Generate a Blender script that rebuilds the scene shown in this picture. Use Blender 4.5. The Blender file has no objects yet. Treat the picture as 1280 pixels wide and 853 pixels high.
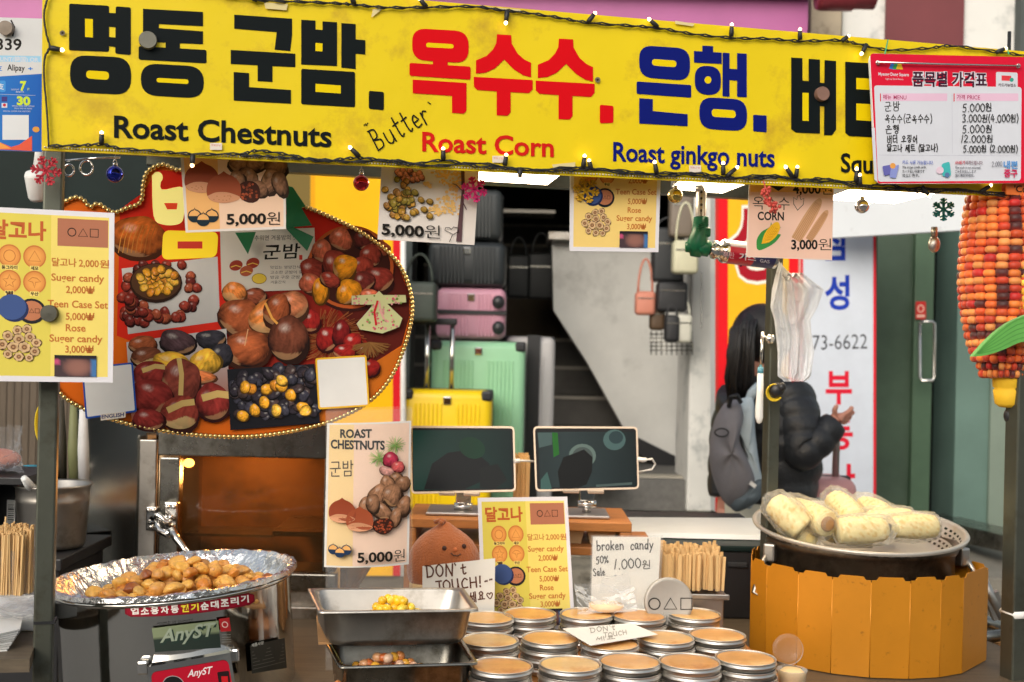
import bpy, bmesh, math, random
from mathutils import Vector, Matrix
from mathutils.geometry import tessellate_polygon
from mathutils import noise as mnoise
random.seed(7)
R = math.radians
sc = bpy.context.scene
COL = sc.collection
# ---------------------------------------------------------------- camera, sky, sun, exposure
F = 1450.0
ROLL = R(1.3)
CAMZ = 1.5
cam = bpy.data.cameras.new('camera'); camo = bpy.data.objects.new('camera', cam); COL.objects.link(camo)
cr, sr = math.cos(ROLL), math.sin(ROLL)
camo.matrix_world = Matrix(((cr, -sr, 0, 0), (0, 0, -1, 0), (sr, cr, 0, CAMZ), (0, 0, 0, 1)))
cam.sensor_width = 36; cam.lens = 36 * F / 1280; cam.clip_start = .05; cam.clip_end = 400
cam.dof.use_dof = True; cam.dof.focus_distance = 1.72; cam.dof.aperture_fstop = 7.0
sc.camera = camo
w = bpy.data.worlds.new('World'); sc.world = w; w.use_nodes = True
nt = w.node_tree; nt.nodes.clear()
sky = nt.nodes.new('ShaderNodeTexSky'); sky.sky_type = 'NISHITA'; sky.sun_disc = False
SUN_EL, SUN_AZ = R(27), R(203)       # azimuth measured clockwise from +Y
sky.sun_elevation = SUN_EL; sky.sun_rotation = SUN_AZ; sky.air_density = 1.6; sky.dust_density = 3.5; sky.ozone_density = 1.0
bg = nt.nodes.new('ShaderNodeBackground'); bg.inputs[1].default_value = 0.15
wo = nt.nodes.new('ShaderNodeOutputWorld')
hs = nt.nodes.new('ShaderNodeHueSaturation'); hs.inputs['Saturation'].default_value = .45      # overcast: most of the blue is gone
nt.links.new(sky.outputs[0], hs.inputs['Color']); nt.links.new(hs.outputs[0], bg.inputs[0]); nt.links.new(bg.outputs[0], wo.inputs[0])
sl = bpy.data.lights.new('sun', 'SUN'); sl.energy = 1.0; sl.angle = R(45); sl.color = (1, .95, .87)
so = bpy.data.objects.new('sun', sl); COL.objects.link(so)
sd = Vector((math.sin(SUN_AZ) * math.cos(SUN_EL), math.cos(SUN_AZ) * math.cos(SUN_EL), math.sin(SUN_EL)))
so.rotation_euler = sd.to_track_quat('Z', 'Y').to_euler(); so.location = sd * 20
vs = sc.view_settings; vs.view_transform = 'Standard'; vs.look = 'None'; vs.exposure = 0.2; vs.gamma = 1; vs.use_curve_mapping = False
sc.cycles.max_bounces = 8; sc.cycles.transparent_max_bounces = 24; sc.cycles.use_denoising = True
sc.cycles.caustics_reflective = False; sc.cycles.caustics_refractive = False; sc.cycles.sample_clamp_indirect = 6

# ---------------------------------------------------------------- helpers: photograph ray -> point in the place
def ray(px, py):
    a, b = (px - 640) / F, (426.5 - py) / F
    return Vector((a * cr - b * sr, 1.0, a * sr + b * cr))
C0 = Vector((0, 0, CAMZ))
def at(px, py, Y): return C0 + ray(px, py) * Y
def on(px, py, z):
    d = ray(px, py); return C0 + d * ((z - CAMZ) / d.z)
class Plane:
    """a vertical (or leaning) plane through one sighted point, turned by yaw; lean > 0 tips the top away"""
    def __init__(s, px, py, Y, yaw=0, lean=0):
        s.p = at(px, py, Y); y, l = R(yaw), R(lean)
        s.n = Vector((math.sin(y) * math.cos(l), -math.cos(y) * math.cos(l), math.sin(l)))
    def pt(s, px, py, off=0):
        d = ray(px, py); t = (s.p + s.n * off - C0).dot(s.n) / d.dot(s.n)
        return C0 + d * t
def srgb(r, g, b):
    f = lambda c: (c / 255) / 12.92 if c / 255 <= .04045 else ((c / 255 + .055) / 1.055) ** 2.4
    return (f(r), f(g), f(b), 1)
def jit(c, a): 
    k = 1 + random.uniform(-a, a); return (c[0] * k, c[1] * k, c[2] * k, 1)
def mixc(a, b, t): return tuple(a[i] * (1 - t) + b[i] * t for i in range(3)) + (1,)

# ---------------------------------------------------------------- materials
def pm(name, col, rough=.5, metal=0, var=.18, scale=14, bump=0, bscale=60, coat=0, emit=None, estr=0, trans=0, alpha=1, sheen=0, rvar=0, attr=False, stretch=None, spec=.5, dirt=None):
    m = bpy.data.materials.new(name); m.use_nodes = True; n = m.node_tree.nodes; L = m.node_tree.links
    b = n['Principled BSDF']
    tc = n.new('ShaderNodeTexCoord'); mp = n.new('ShaderNodeMapping'); L.new(tc.outputs['Object'], mp.inputs[0])
    if stretch: mp.inputs['Scale'].default_value = stretch
    no = n.new('ShaderNodeTexNoise'); no.inputs['Scale'].default_value = scale; no.inputs['Detail'].default_value = 6; no.inputs['Roughness'].default_value = .62
    L.new(mp.outputs[0], no.inputs['Vector'])
    mr = n.new('ShaderNodeMapRange'); mr.inputs[1].default_value = .25; mr.inputs[2].default_value = .75
    mr.inputs[3].default_value = 1 - var; mr.inputs[4].default_value = 1 + var; L.new(no.outputs[0], mr.inputs[0])
    mx = n.new('ShaderNodeMix'); mx.data_type = 'RGBA'; mx.blend_type = 'MULTIPLY'; mx.inputs[0].default_value = 1
    if attr:
        at_ = n.new('ShaderNodeAttribute'); at_.attribute_name = 'Col'; L.new(at_.outputs['Color'], mx.inputs[6])
    else: mx.inputs[6].default_value = col if len(col) == 4 else (*col, 1)
    L.new(mr.outputs[0], mx.inputs[7])
    out = mx.outputs[2]
    if dirt:   # blotches of another colour: (colour, amount 0..1, scale)
        n2 = n.new('ShaderNodeTexNoise'); n2.inputs['Scale'].default_value = dirt[2]; n2.inputs['Detail'].default_value = 9; n2.inputs['Roughness'].default_value = .7
        L.new(mp.outputs[0], n2.inputs['Vector'])
        r2 = n.new('ShaderNodeMapRange'); r2.inputs[1].default_value = .64 - .3 * dirt[1]; r2.inputs[2].default_value = .78 - .2 * dirt[1]; L.new(n2.outputs[0], r2.inputs[0])
        m2 = n.new('ShaderNodeMix'); m2.data_type = 'RGBA'; L.new(r2.outputs[0], m2.inputs[0]); L.new(out, m2.inputs[6]); m2.inputs[7].default_value = dirt[0]; out = m2.outputs[2]
    L.new(out, b.inputs['Base Color'])
    b.inputs['Roughness'].default_value = rough; b.inputs['Metallic'].default_value = metal; b.inputs['Specular IOR Level'].default_value = spec
    if rvar:
        r3 = n.new('ShaderNodeMapRange'); r3.inputs[3].default_value = max(.02, rough - rvar); r3.inputs[4].default_value = rough + rvar
        L.new(no.outputs[0], r3.inputs[0]); L.new(r3.outputs[0], b.inputs['Roughness'])
    if coat: b.inputs['Coat Weight'].default_value = coat; b.inputs['Coat Roughness'].default_value = .12
    if trans: b.inputs['Transmission Weight'].default_value = trans
    if alpha < 1: b.inputs['Alpha'].default_value = alpha
    if sheen: b.inputs['Sheen Weight'].default_value = sheen
    if emit: b.inputs['Emission Color'].default_value = emit; b.inputs['Emission Strength'].default_value = estr
    if bump:
        nb = n.new('ShaderNodeTexNoise'); nb.inputs['Scale'].default_value = bscale; nb.inputs['Detail'].default_value = 5; L.new(mp.outputs[0], nb.inputs['Vector'])
        bp = n.new('ShaderNodeBump'); bp.inputs['Strength'].default_value = min(1, bump); bp.inputs['Distance'].default_value = .004 * max(1, bump)
        L.new(nb.outputs[0], bp.inputs['Height']); L.new(bp.outputs[0], b.inputs['Normal'])
    return m
def clear(name, tint=(.95, .97, .98, 1), amount=.18, rough=.12, bump=0, bscale=30):
    """thin clear plastic: mostly see-through, with a sheen"""
    m = bpy.data.materials.new(name); m.use_nodes = True; n = m.node_tree.nodes; L = m.node_tree.links
    o = n['Material Output']; b = n['Principled BSDF']; b.inputs['Base Color'].default_value = tint; b.inputs['Roughness'].default_value = rough; b.inputs['Specular IOR Level'].default_value = .9
    t = n.new('ShaderNodeBsdfTransparent'); t.inputs[0].default_value = (.97, .97, .97, 1)
    lw = n.new('ShaderNodeLayerWeight'); lw.inputs[0].default_value = .35
    ad = n.new('ShaderNodeMath'); ad.operation = 'MULTIPLY_ADD'; ad.inputs[1].default_value = .3; ad.inputs[2].default_value = amount; ad.use_clamp = True
    L.new(lw.outputs['Fresnel'], ad.inputs[0])
    mx = n.new('ShaderNodeMixShader'); L.new(ad.outputs[0], mx.inputs[0]); L.new(t.outputs[0], mx.inputs[1]); L.new(b.outputs[0], mx.inputs[2]); L.new(mx.outputs[0], o.inputs[0])
    if bump:
        tc = n.new('ShaderNodeTexCoord'); nb = n.new('ShaderNodeTexNoise'); nb.inputs['Scale'].default_value = bscale; nb.inputs['Detail'].default_value = 3; nb.inputs['Distortion'].default_value = 1.5
        L.new(tc.outputs['Object'], nb.inputs['Vector']); bp = n.new('ShaderNodeBump'); bp.inputs['Strength'].default_value = bump; bp.inputs['Distance'].default_value = .01
        L.new(nb.outputs[0], bp.inputs['Height']); L.new(bp.outputs[0], b.inputs['Normal']); L.new(bp.outputs[0], lw.inputs['Normal'])
    return m
M = {}
M['print'] = pm('print', (1, 1, 1), .5, 0, .06, 9, attr=True, spec=.16)
M['paint'] = pm('paint', (1, 1, 1), .6, 0, .12, 25, attr=True)
M['vinyl'] = pm('vinyl', (1, 1, 1), .5, 0, .06, 4, attr=True, spec=.08)
M['steel'] = pm('steel', (.66, .64, .60), .1, 1, .10, 5, rvar=.05, bump=.5, bscale=4)
M['steel_dull'] = pm('steel_dull', (.47, .44, .40), .38, 1, .22, 9, rvar=.12, dirt=((.2, .16, .11, 1), .35, 7))
M['steel_brushed'] = pm('steel_brushed', (.55, .52, .48), .3, 1, .12, 10, stretch=(1, 1, 18), rvar=.1)
M['steel_dark'] = pm('steel_dark', (.30, .29, .26), .27, 1, .25, 6, rvar=.12, dirt=((.09, .08, .06, 1), .5, 9))
M['tin'] = pm('tin', (.62, .60, .56), .4, 1, .10, 20, rvar=.08)
M['foil'] = pm('foil', (.82, .82, .82), .2, 1, .06, 12, bump=1.3, bscale=55)
M['chrome'] = pm('chrome', (.75, .73, .70), .1, 1, .05)
M['post'] = pm('post', srgb(96, 98, 88), .42, .75, .22, 8, bump=.1, bscale=40, dirt=(srgb(70, 62, 48), .35, 6))
M['black'] = pm('black', (.018, .018, .02), .4)
M['black_matt'] = pm('black_matt', (.022, .022, .024), .75)
M['rubber'] = pm('rubber', (.014, .014, .015), .55)
M['wood'] = pm('wood', srgb(176, 112, 54), .5, 0, .3, 3, stretch=(3, 26, 26), bump=.1, bscale=30, dirt=(srgb(110, 62, 26), .3, 3))
M['wood_pale'] = pm('wood_pale', srgb(214, 178, 126), .6, 0, .22, 30, stretch=(30, 30, 2))
M['wood_dark'] = pm('wood_dark', srgb(92, 80, 64), .55, 0, .3, 5, stretch=(2, 18, 18), bump=.1)
M['slats'] = pm('slats', srgb(82, 68, 52), .6, 0, .3, 5, stretch=(18, 18, 1.5))
M['card_brown'] = pm('card_brown', srgb(168, 126, 82), .8, 0, .12, 30)
M['white'] = pm('white', (.78, .77, .74), .5, 0, .05)
M['white_metal'] = pm('white_metal', (.74, .76, .76), .32, 0, .08, 3)
M['white_glossy'] = pm('white_glossy', (.82, .82, .8), .2, 0, .04)
M['paper'] = pm('paper', (.78, .75, .68), .7, 0, .05)
M['plaster'] = pm('plaster', (.60, .59, .55), .8, 0, .14, 3, dirt=((.3, .29, .26, 1), .45, 2.2), bump=.08)
M['plaster_white'] = pm('plaster_white', (.74, .73, .69), .75, 0, .08, 3, dirt=((.34, .36, .35, 1), .38, 4.5))
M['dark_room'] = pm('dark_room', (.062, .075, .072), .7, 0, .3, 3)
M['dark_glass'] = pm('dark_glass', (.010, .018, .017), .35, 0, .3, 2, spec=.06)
M['green_glass'] = pm('green_glass', (.070, .105, .072), .2, 0, .4, 1.6, spec=.5)
M['teal_panel'] = pm('teal_panel', srgb(104, 130, 120), .35, 0, .22, 2)
M['maroon'] = pm('maroon', srgb(112, 50, 54), .6, 0, .1, 4)
M['pink_fascia'] = pm('pink_fascia', srgb(178, 96, 152), .5, 0, .1, 3)
M['yellow_sheet'] = pm('yellow_sheet', srgb(240, 178, 18), .4, 0, .06, 3)
M['red_trim'] = pm('red_trim', srgb(205, 30, 40), .4, 0, .08)
M['stone'] = pm('stone', srgb(138, 132, 120), .8, 0, .2, 9, bump=.15, bscale=80)
M['asphalt'] = pm('asphalt', (.15, .145, .135), .85, 0, .25, 30, bump=.3, bscale=150)
M['skin'] = pm('skin', srgb(214, 150, 128), .5, 0, .06)
M['hair'] = pm('hair', (.012, .009, .008), .38, 0, .4, 60, stretch=(8, 8, 1), bump=.5, bscale=80)
M['puffer'] = pm('puffer', (.022, .023, .026), .42, 0, .2, 9, bump=1, bscale=34)
M['jeans'] = pm('jeans', (.05, .05, .06), .8)
M['bag_grey'] = pm('bag_grey', srgb(126, 123, 128), .75, 0, .12, 14, bump=.2, bscale=40)
M['bag_pale'] = pm('bag_pale', srgb(182, 196, 204), .7, 0, .1, 14, bump=.2, bscale=40)
M['cream_cloth'] = pm('cream_cloth', srgb(214, 208, 186), .8, 0, .08, 20, bump=.3, bscale=30)
M['clear'] = clear('clear', amount=.07, rough=.06)
M['acrylic'] = clear('acrylic', amount=.05, rough=.04)
M['film'] = clear('film', (.74, .78, .84, 1), .07, .12, .6, 26)
M['wrap'] = clear('wrap', (.95, .94, .88, 1), .10, .08, 1, 38)
M['bulb_glow'] = pm('bulb_glow', (1, .8, .45), .4, emit=(1, .66, .28, 1), estr=8)
M['panel_glow'] = pm('panel_glow', (1, .95, .85), .4, emit=(1, .80, .54, 1), estr=12)
M['oven_glow'] = pm('oven_glow', (1, .7, .35), .4, emit=(1, .55, .18, 1), estr=25)
M['gold'] = pm('gold', (.75, .55, .22), .26, 1, .12, 30)
M['screen'] = pm('screen', (1, 1, 1), .22, 0, .1, 9, attr=True, spec=.1)
M['brass_sheet'] = pm('brass_sheet', srgb(212, 138, 32), .38, .35, .12, 5, rvar=.06, dirt=(srgb(150, 88, 22), .12, 60))
M['pot_burnt'] = pm('pot_burnt', (.19, .145, .10), .36, .9, .3, 8, rvar=.12, dirt=((.03, .026, .022, 1), .62, 7))
M['enamel'] = pm('enamel', (.52, .48, .42), .32, .5, .1, 8, dirt=((.45, .36, .24, 1), .2, 12))
M['plush_brown'] = pm('plush_brown', srgb(158, 86, 40), .9, 0, .14, 40, bump=.6, bscale=280, sheen=.4)
M['green_plastic'] = pm('green_plastic', srgb(10, 110, 74), .35, 0, .1)
M['leaf_felt'] = pm('leaf_felt', srgb(96, 170, 74), .8, 0, .12, 20, sheen=.3)
M['green_satin'] = pm('green_satin', srgb(14, 112, 62), .38, 0, .12, 20, bump=.3, bscale=25)
M['tile'] = pm('tile', (.1, .1, .1), .5)

# ---------------------------------------------------------------- mesh collector
class MB:
    def __init__(s): s.v = []; s.f = []; s.m = []; s.c = []; s.sm = []
    def add(s, vs_, fs, mat=0, col=None, smooth=False):
        o = len(s.v); s.v += [Vector(p) for p in vs_]
        if callable(col): s.c += [col(Vector(p)) for p in vs_]
        elif isinstance(col, list): s.c += col
        else: s.c += [col or (1, 1, 1, 1)] * len(vs_)
        for f in fs: s.f.append([i + o for i in f]); s.m.append(mat); s.sm.append(smooth)
        return s
    def addbm(s, bm, M4=None, mat=0, col=None, smooth=False):
        bm.verts.ensure_lookup_table()
        for i, v_ in enumerate(bm.verts): v_.index = i
        vv = [(M4 @ v_.co) if M4 else v_.co.copy() for v_ in bm.verts]
        s.add(vv, [[x.index for x in f.verts] for f in bm.faces], mat, col, smooth); bm.free(); return s
    def box(s, c, d, rz=0, mat=0, col=None, rot=None, bev=0, seg=2):
        bm = bmesh.new(); bmesh.ops.create_cube(bm, size=1)
        for v_ in bm.verts: v_.co = Vector((v_.co.x * d[0], v_.co.y * d[1], v_.co.z * d[2]))
        if bev: bmesh.ops.bevel(bm, geom=bm.edges[:], offset=bev, segments=seg, profile=.5, affect='EDGES')
        m4 = Matrix.Translation(Vector(c)) @ (rot.to_4x4() if rot else Matrix.Rotation(rz, 4, 'Z'))
        return s.addbm(bm, m4, mat, col, bool(bev) and seg > 2)
    def tube(s, pts, r, seg=8, mat=0, col=None, cap=True):
        pts = [Vector(p) for p in pts]; n = len(pts); rr = r if isinstance(r, list) else [r] * n
        t0 = (pts[1] - pts[0]).normalized(); a = t0.orthogonal().normalized(); vs_ = []; fs = []
        for i in range(n):
            t = ((pts[min(i + 1, n - 1)] - pts[max(i - 1, 0)])).normalized()
            a = (a - t * a.dot(t)); a = a.normalized() if a.length > 1e-6 else t.orthogonal().normalized(); b = t.cross(a)
            for k in range(seg):
                q = 2 * math.pi * k / seg; vs_.append(pts[i] + (a * math.cos(q) + b * math.sin(q)) * rr[i])
        for i in range(n - 1):
            for k in range(seg): fs.append([i * seg + k, i * seg + (k + 1) % seg, (i + 1) * seg + (k + 1) % seg, (i + 1) * seg + k])
        if cap: fs += [list(range(seg))[::-1], [(n - 1) * seg + k for k in range(seg)]]
        return s.add(vs_, fs, mat, col, True)
    def lathe(s, prof, c=(0, 0, 0), seg=48, mat=0, col=None, rot=None, sx=1, sy=1, skip=None, wob=None, smooth=True):
        c = Vector(c); vs_ = []; fs = []; n = len(prof)
        for i, (r, z) in enumerate(prof):
            for k in range(seg):
                q = 2 * math.pi * k / seg; rr = r * (wob(i, q) if wob else 1)
                p = Vector((rr * math.cos(q) * sx, rr * math.sin(q) * sy, z)); vs_.append(c + (rot @ p if rot else p))
        for i in range(n - 1):
            for k in range(seg):
                if skip and skip(i, k): continue
                fs.append([i * seg + k, i * seg + (k + 1) % seg, (i + 1) * seg + (k + 1) % seg, (i + 1) * seg + k])
        return s.add(vs_, fs, mat, col, smooth)
    def ball(s, c, r, rot=None, seg=14, rings=9, mat=0, col=None, deform=None):
        c = Vector(c); r = r if hasattr(r, '__len__') else (r, r, r); vs_ = []; fs = []
        for i in range(rings + 1):
            th = math.pi * i / rings
            for k in range(seg):
                q = 2 * math.pi * k / seg; p = Vector((math.sin(th) * math.cos(q), math.sin(th) * math.sin(q), math.cos(th)))
                if deform: p = deform(p)
                p = Vector((p.x * r[0], p.y * r[1], p.z * r[2])); vs_.append(c + (rot @ p if rot else p))
        for i in range(rings):
            for k in range(seg): fs.append([i * seg + k, (i + 1) * seg + k, (i + 1) * seg + (k + 1) % seg, i * seg + (k + 1) % seg])
        return s.add(vs_, fs, mat, col, True)
    def slab(s, pts, d, mat=0, col=None):
        """outline (list of points) given thickness along vector d"""
        pts = [Vector(p) for p in pts]; n = len(pts); tri = tessellate_polygon([pts])
        vs_ = pts + [p + d for p in pts]
        fs = [list(t) for t in tri] + [[i + n for i in t][::-1] for t in tri] + [[i, (i + 1) % n, (i + 1) % n + n, i + n] for i in range(n)]
        return s.add(vs_, fs, mat, col)
    def build(s, name, mats, parent=None, loc=None, weld=False):
        mats = mats if isinstance(mats, (list, tuple)) else [mats]
        if parent is not None: o0 = parent_loc(parent)
        elif loc is not None: o0 = Vector(loc)
        else:
            xs = [p.x for p in s.v]; ys = [p.y for p in s.v]; zs = [p.z for p in s.v]
            o0 = Vector(((min(xs) + max(xs)) / 2, (min(ys) + max(ys)) / 2, min(zs)))
        me = bpy.data.meshes.new(name); me.from_pydata([p - o0 for p in s.v], [], s.f)
        me.polygons.foreach_set('material_index', s.m); me.polygons.foreach_set('use_smooth', s.sm)
        ca = me.color_attributes.new('Col', 'FLOAT_COLOR', 'POINT'); ca.data.foreach_set('color', [x for c in s.c for x in c])
        for m in mats: me.materials.append(M[m] if isinstance(m, str) else m)
        if weld or any(s.sm):
            bm = bmesh.new(); bm.from_mesh(me)
            if weld: bmesh.ops.remove_doubles(bm, verts=bm.verts[:], dist=1e-6)
            bmesh.ops.recalc_face_normals(bm, faces=bm.faces[:]); bm.to_mesh(me); bm.free()
        o = bpy.data.objects.new(name, me); COL.objects.link(o)
        if parent is not None: o.parent = parent
        else: o.location = o0
        return o
def parent_loc(p):
    v = Vector(p.location)
    while p.parent: p = p.parent; v += Vector(p.location)
    return v
def tag(o, label, cat, group=None):
    o['label'] = label; o['category'] = cat
    if group: o['group'] = group
    return o
def thing(name, label, cat, loc=(0, 0, 0), group=None):
    o = bpy.data.objects.new(name, None); o.empty_display_size = .05; COL.objects.link(o); o.location = loc
    return tag(o, label, cat, group)
def struct(o): o['kind'] = 'structure'; return o
def dup(root, loc, label=None, group=None, rz=0):
    r = root.copy(); COL.objects.link(r); r.location = loc; r.rotation_euler = (0, 0, rz)
    if label: r['label'] = label
    if group: r['group'] = group
    for ch in list(root.children):
        c = ch.copy(); COL.objects.link(c); c.parent = r
        for g in ch.children:
            d = g.copy(); COL.objects.link(d); d.parent = c
    return r

# ---------------------------------------------------------------- flat prints: everything drawn on signs, posters and papers
TXT = {}
def text_geo(s, bold):
    k = (s, bold)
    if k in TXT: return TXT[k]
    cu = bpy.data.curves.new('t', 'FONT'); cu.body = s; cu.size = 1; cu.offset = bold; cu.resolution_u = 3
    ob = bpy.data.objects.new('t', cu); COL.objects.link(ob); bpy.context.view_layer.update()
    dg = bpy.context.evaluated_depsgraph_get(); me = bpy.data.meshes.new_from_object(ob.evaluated_get(dg))
    vs_ = [v.co.copy() for v in me.vertices]; fs = [list(p.vertices) for p in me.polygons]
    bpy.data.objects.remove(ob); bpy.data.curves.remove(cu); bpy.data.meshes.remove(me)
    TXT[k] = (vs_, fs); return TXT[k]
def hangul(s): return any(ord(c) > 0x1100 for c in s)
STEP = .00001
class Canvas:
    """draws in photograph pixels (or through tf) on one real plane; pictures and lettering become two parts"""
    def __init__(s, pl, off=.0006, tf=None): s.pl = pl; s.off = off; s.pic = MB(); s.lets = [MB()]; s.tf = tf or (lambda x, y: (x, y)); s.bend = None; s.step = STEP
    def P(s, x, y, e=0):
        q = s.tf(x, y); p = s.pl.pt(q[0], q[1], s.off + e)
        return s.bend(p, x, y, s.off + e) if s.bend else p
    @property
    def let(s): return s.lets[-1]
    def word(s): s.lets.append(MB())
    def nxt(s): s.off += s.step
    def poly(s, pts, col, let=False):
        s.nxt(); v3 = [s.P(*p) for p in pts]; tri = tessellate_polygon([[Vector((p[0], p[1], 0)) for p in pts]])
        (s.let if let else s.pic).add(v3, [list(t) for t in tri], 0, col)
    def grid(s, q, col, n=10, m=10):
        """four corners TL TR BR BL, colour may be a function of (u, v)"""
        s.nxt(); vs_ = []; cs = []; fs = []
        for j in range(m + 1):
            for i in range(n + 1):
                u, v = i / n, j / m
                x = (q[0][0] * (1 - u) + q[1][0] * u) * (1 - v) + (q[3][0] * (1 - u) + q[2][0] * u) * v
                y = (q[0][1] * (1 - u) + q[1][1] * u) * (1 - v) + (q[3][1] * (1 - u) + q[2][1] * u) * v
                vs_.append(s.P(x, y)); cs.append(col(u, v) if callable(col) else col)
        for j in range(m):
            for i in range(n): a = j * (n + 1) + i; fs.append([a, a + 1, a + n + 2, a + n + 1])
        s.pic.add(vs_, fs, 0, cs)
    def rect(s, x0, y0, x1, y1, col, let=False): s.poly([(x0, y0), (x1, y0), (x1, y1), (x0, y1)], col, let)
    def rr(s, q, r, col, let=False, n=6):
        pts = []
        for i in range(4):
            p = Vector(q[i]); a = (Vector(q[i - 1]) - p); b = (Vector(q[(i + 1) % 4]) - p)
            ra = min(r, a.length * .49); rb = min(r, b.length * .49); A = p + a.normalized() * ra; B = p + b.normalized() * rb
            for k in range(n + 1):
                t = k / n; pts.append(tuple(A * (1 - t) ** 2 + p * 2 * t * (1 - t) * (1 - .0) + B * t * t if False else (A * (1 - t) ** 2 + p * (2 * t * (1 - t)) + B * t ** 2)))
        s.poly(pts, col, let)
    def disc(s, cx, cy, rx, ry=None, col=(1, 1, 1, 1), rot=0, n=20, rings=1, shade=None, let=False, lump=0, radial=None):
        s.nxt(); ry = ry or rx; vs_ = [s.P(cx, cy)]; cs = [shade(0, 0) if shade else col]; fs = []; ph = random.random() * 6
        for j in range(1, rings + 1):
            for k in range(n):
                q = 2 * math.pi * k / n; k_ = (1 + lump * math.sin(2 * q + ph) + lump * .6 * math.sin(3 * q + 2 * ph)) * (radial(q) if radial else 1)
                u, v = math.cos(q) * j / rings, math.sin(q) * j / rings
                x, y = u * rx * k_, v * ry * k_
                vs_.append(s.P(cx + x * math.cos(rot) - y * math.sin(rot), cy + x * math.sin(rot) + y * math.cos(rot)))
                cs.append(shade(u, v) if shade else col)
        for k in range(n): fs.append([0, 1 + k, 1 + (k + 1) % n])
        for j in range(rings - 1):
            for k in range(n): a = 1 + j * n; fs.append([a + k, a + n + k, a + n + (k + 1) % n, a + (k + 1) % n])
        (s.let if let else s.pic).add(vs_, fs, 0, cs)
    def nut(s, cx, cy, rx, ry, base, rot=0, gloss=.35, lump=.05, scar=None, dark=.62):
        """a printed photograph of a nut: round tone, highlight"""
        ph = random.random() * 6
        big = rx > 11; a0 = random.uniform(3.6, 5.8)          # where the shell comes to its point
        tip = lambda q: 1 + (.13 if rx > 6 else .05) * math.exp(-((q - a0) / .38) ** 2) - (.06 * math.exp(-((q - a0 + 3.1) / .9) ** 2))
        s.disc(cx + rx * .06, cy + ry * .16, rx * 1.08, ry * 1.04, tuple(base[q] * .10 for q in range(3)) + (1,), rot, 14, lump=lump)
        ca, sa = math.cos(a0), math.sin(a0)
        def sh(u, v):
            d = math.sqrt(u * u + v * v); al, ac = u * ca + v * sa, -u * sa + v * ca
            n1 = mnoise.noise(Vector((u * 2.2 + ph * 9, v * 2.2, ph))); n2 = mnoise.noise(Vector((al * 2 + ph, ac * 9 / (1.25 - .5 * al) + ph * 7, ph * 3))); n3 = mnoise.noise(Vector((u * 13, v * 13, ph * 5)))
            k = 1.14 - dark * d ** 2.6 - .30 * v + .34 * n1 + .42 * n2 + .22 * n3
            h = max(0, 1 - math.hypot((u + .30) / 1.3, v + .42) / .26) ** 1.1 * gloss * (1 + .9 * n3)
            c = mixc(tuple(max(.003, base[i] * k ** 1.25 if k > 0 else .003) for i in range(3)), (.95, .88, .78), min(.95, max(0, h)))
            if big and al < -.70 + .1 * n1: c = mixc(c, srgb(186, 140, 98), .55)
            if scar and (v + .25 * math.sin(3 * u + ph)) > .35: c = mixc(c, scar, .75 * max(.3, 1 - d * .5))
            return c
        s.disc(cx, cy, rx, ry, rot=rot, n=44 if big else 22, rings=15 if big else 8, shade=sh, lump=lump, radial=tip)
    def stroke(s, pts, wd, col, closed=False, let=True, n=1):
        s.nxt(); P2 = [Vector(p) for p in pts]
        if closed: P2 = P2 + [P2[0]]
        vs_ = []; fs = []; N = len(P2)
        for i in range(N):
            if closed and i in (0, N - 1): t = (P2[1] - P2[0]).normalized() + (P2[-1] - P2[-2]).normalized()
            else:
                t = Vector((0, 0))
                if i: t += (P2[i] - P2[i - 1]).normalized()
                if i < N - 1: t += (P2[i + 1] - P2[i]).normalized()
            if t.length < 1e-4: t = Vector((1, 0))
            t.normalize(); nn = Vector((-t.y, t.x)) * wd / 2
            e = t * wd * .4 if not closed and i == N - 1 else (t * -wd * .4 if not closed and i == 0 else Vector((0, 0)))
            vs_ += [s.P(*(P2[i] + nn + e), STEP * .9 * i / N), s.P(*(P2[i] - nn + e), STEP * .9 * i / N)]
            if i: a = 2 * i; fs.append([a - 2, a - 1, a + 1, a])
        (s.let if let else s.pic).add(vs_, fs, 0, col)
    def ring(s, cx, cy, rx, ry, wd, col, n=20, let=False):
        s.stroke([(cx + rx * math.cos(2 * math.pi * k / n), cy + ry * math.sin(2 * math.pi * k / n)) for k in range(n)], wd, col, True, let)
    def text(s, t, x0, y0, x1, y1, h, col, bold=.0, box=None, italic=0):
        """baseline from (x0,y0) to (x1,y1); h = cap height (Latin) or full height (Hangul)"""
        vs_, fs = text_geo(t, bold)
        if not vs_: return
        s.word(); s.nxt(); a, b = min(v.x for v in vs_), max(v.x for v in vs_)
        if box is None: box = hangul(t)
        if box: lo, hi = min(v.y for v in vs_), max(v.y for v in vs_)
        else:
            H = text_geo('H', bold)[0]; lo, hi = 0, max(v.y for v in H)
        out = []
        for v in vs_:
            u = (v.x - a) / max(1e-6, b - a); q = (v.y - lo) / (hi - lo)
            out.append(s.P(x0 + (x1 - x0) * u + italic * q * h, y0 + (y1 - y0) * u - q * h))
        s.let.add(out, fs, 0, col)
    def hand(s, t, x0, y0, x1, y1, h, wd, col, j=.06, aw=.72):
        """felt-tip handwriting from pen strokes"""
        s.word(); d = Vector((x1 - x0, y1 - y0)); ln = d.length; d.normalize(); up = Vector((d.y, -d.x))
        ws = [PEN[c][0] if c in PEN else .5 for c in t]; k = ln / sum(ws); x = 0
        for c, w_ in zip(t, ws):
            if c in PEN:
                dy = random.uniform(-j, j); tl = random.uniform(-j, j)
                for st in PEN[c][1]:
                    s.stroke([tuple(Vector((x0, y0)) + d * (x + (p[0] * .86 + tl * p[1]) * w_ * k) + up * ((p[1] + dy) * h)) for p in smooth(st)], wd, col)
            x += w_ * k
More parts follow.
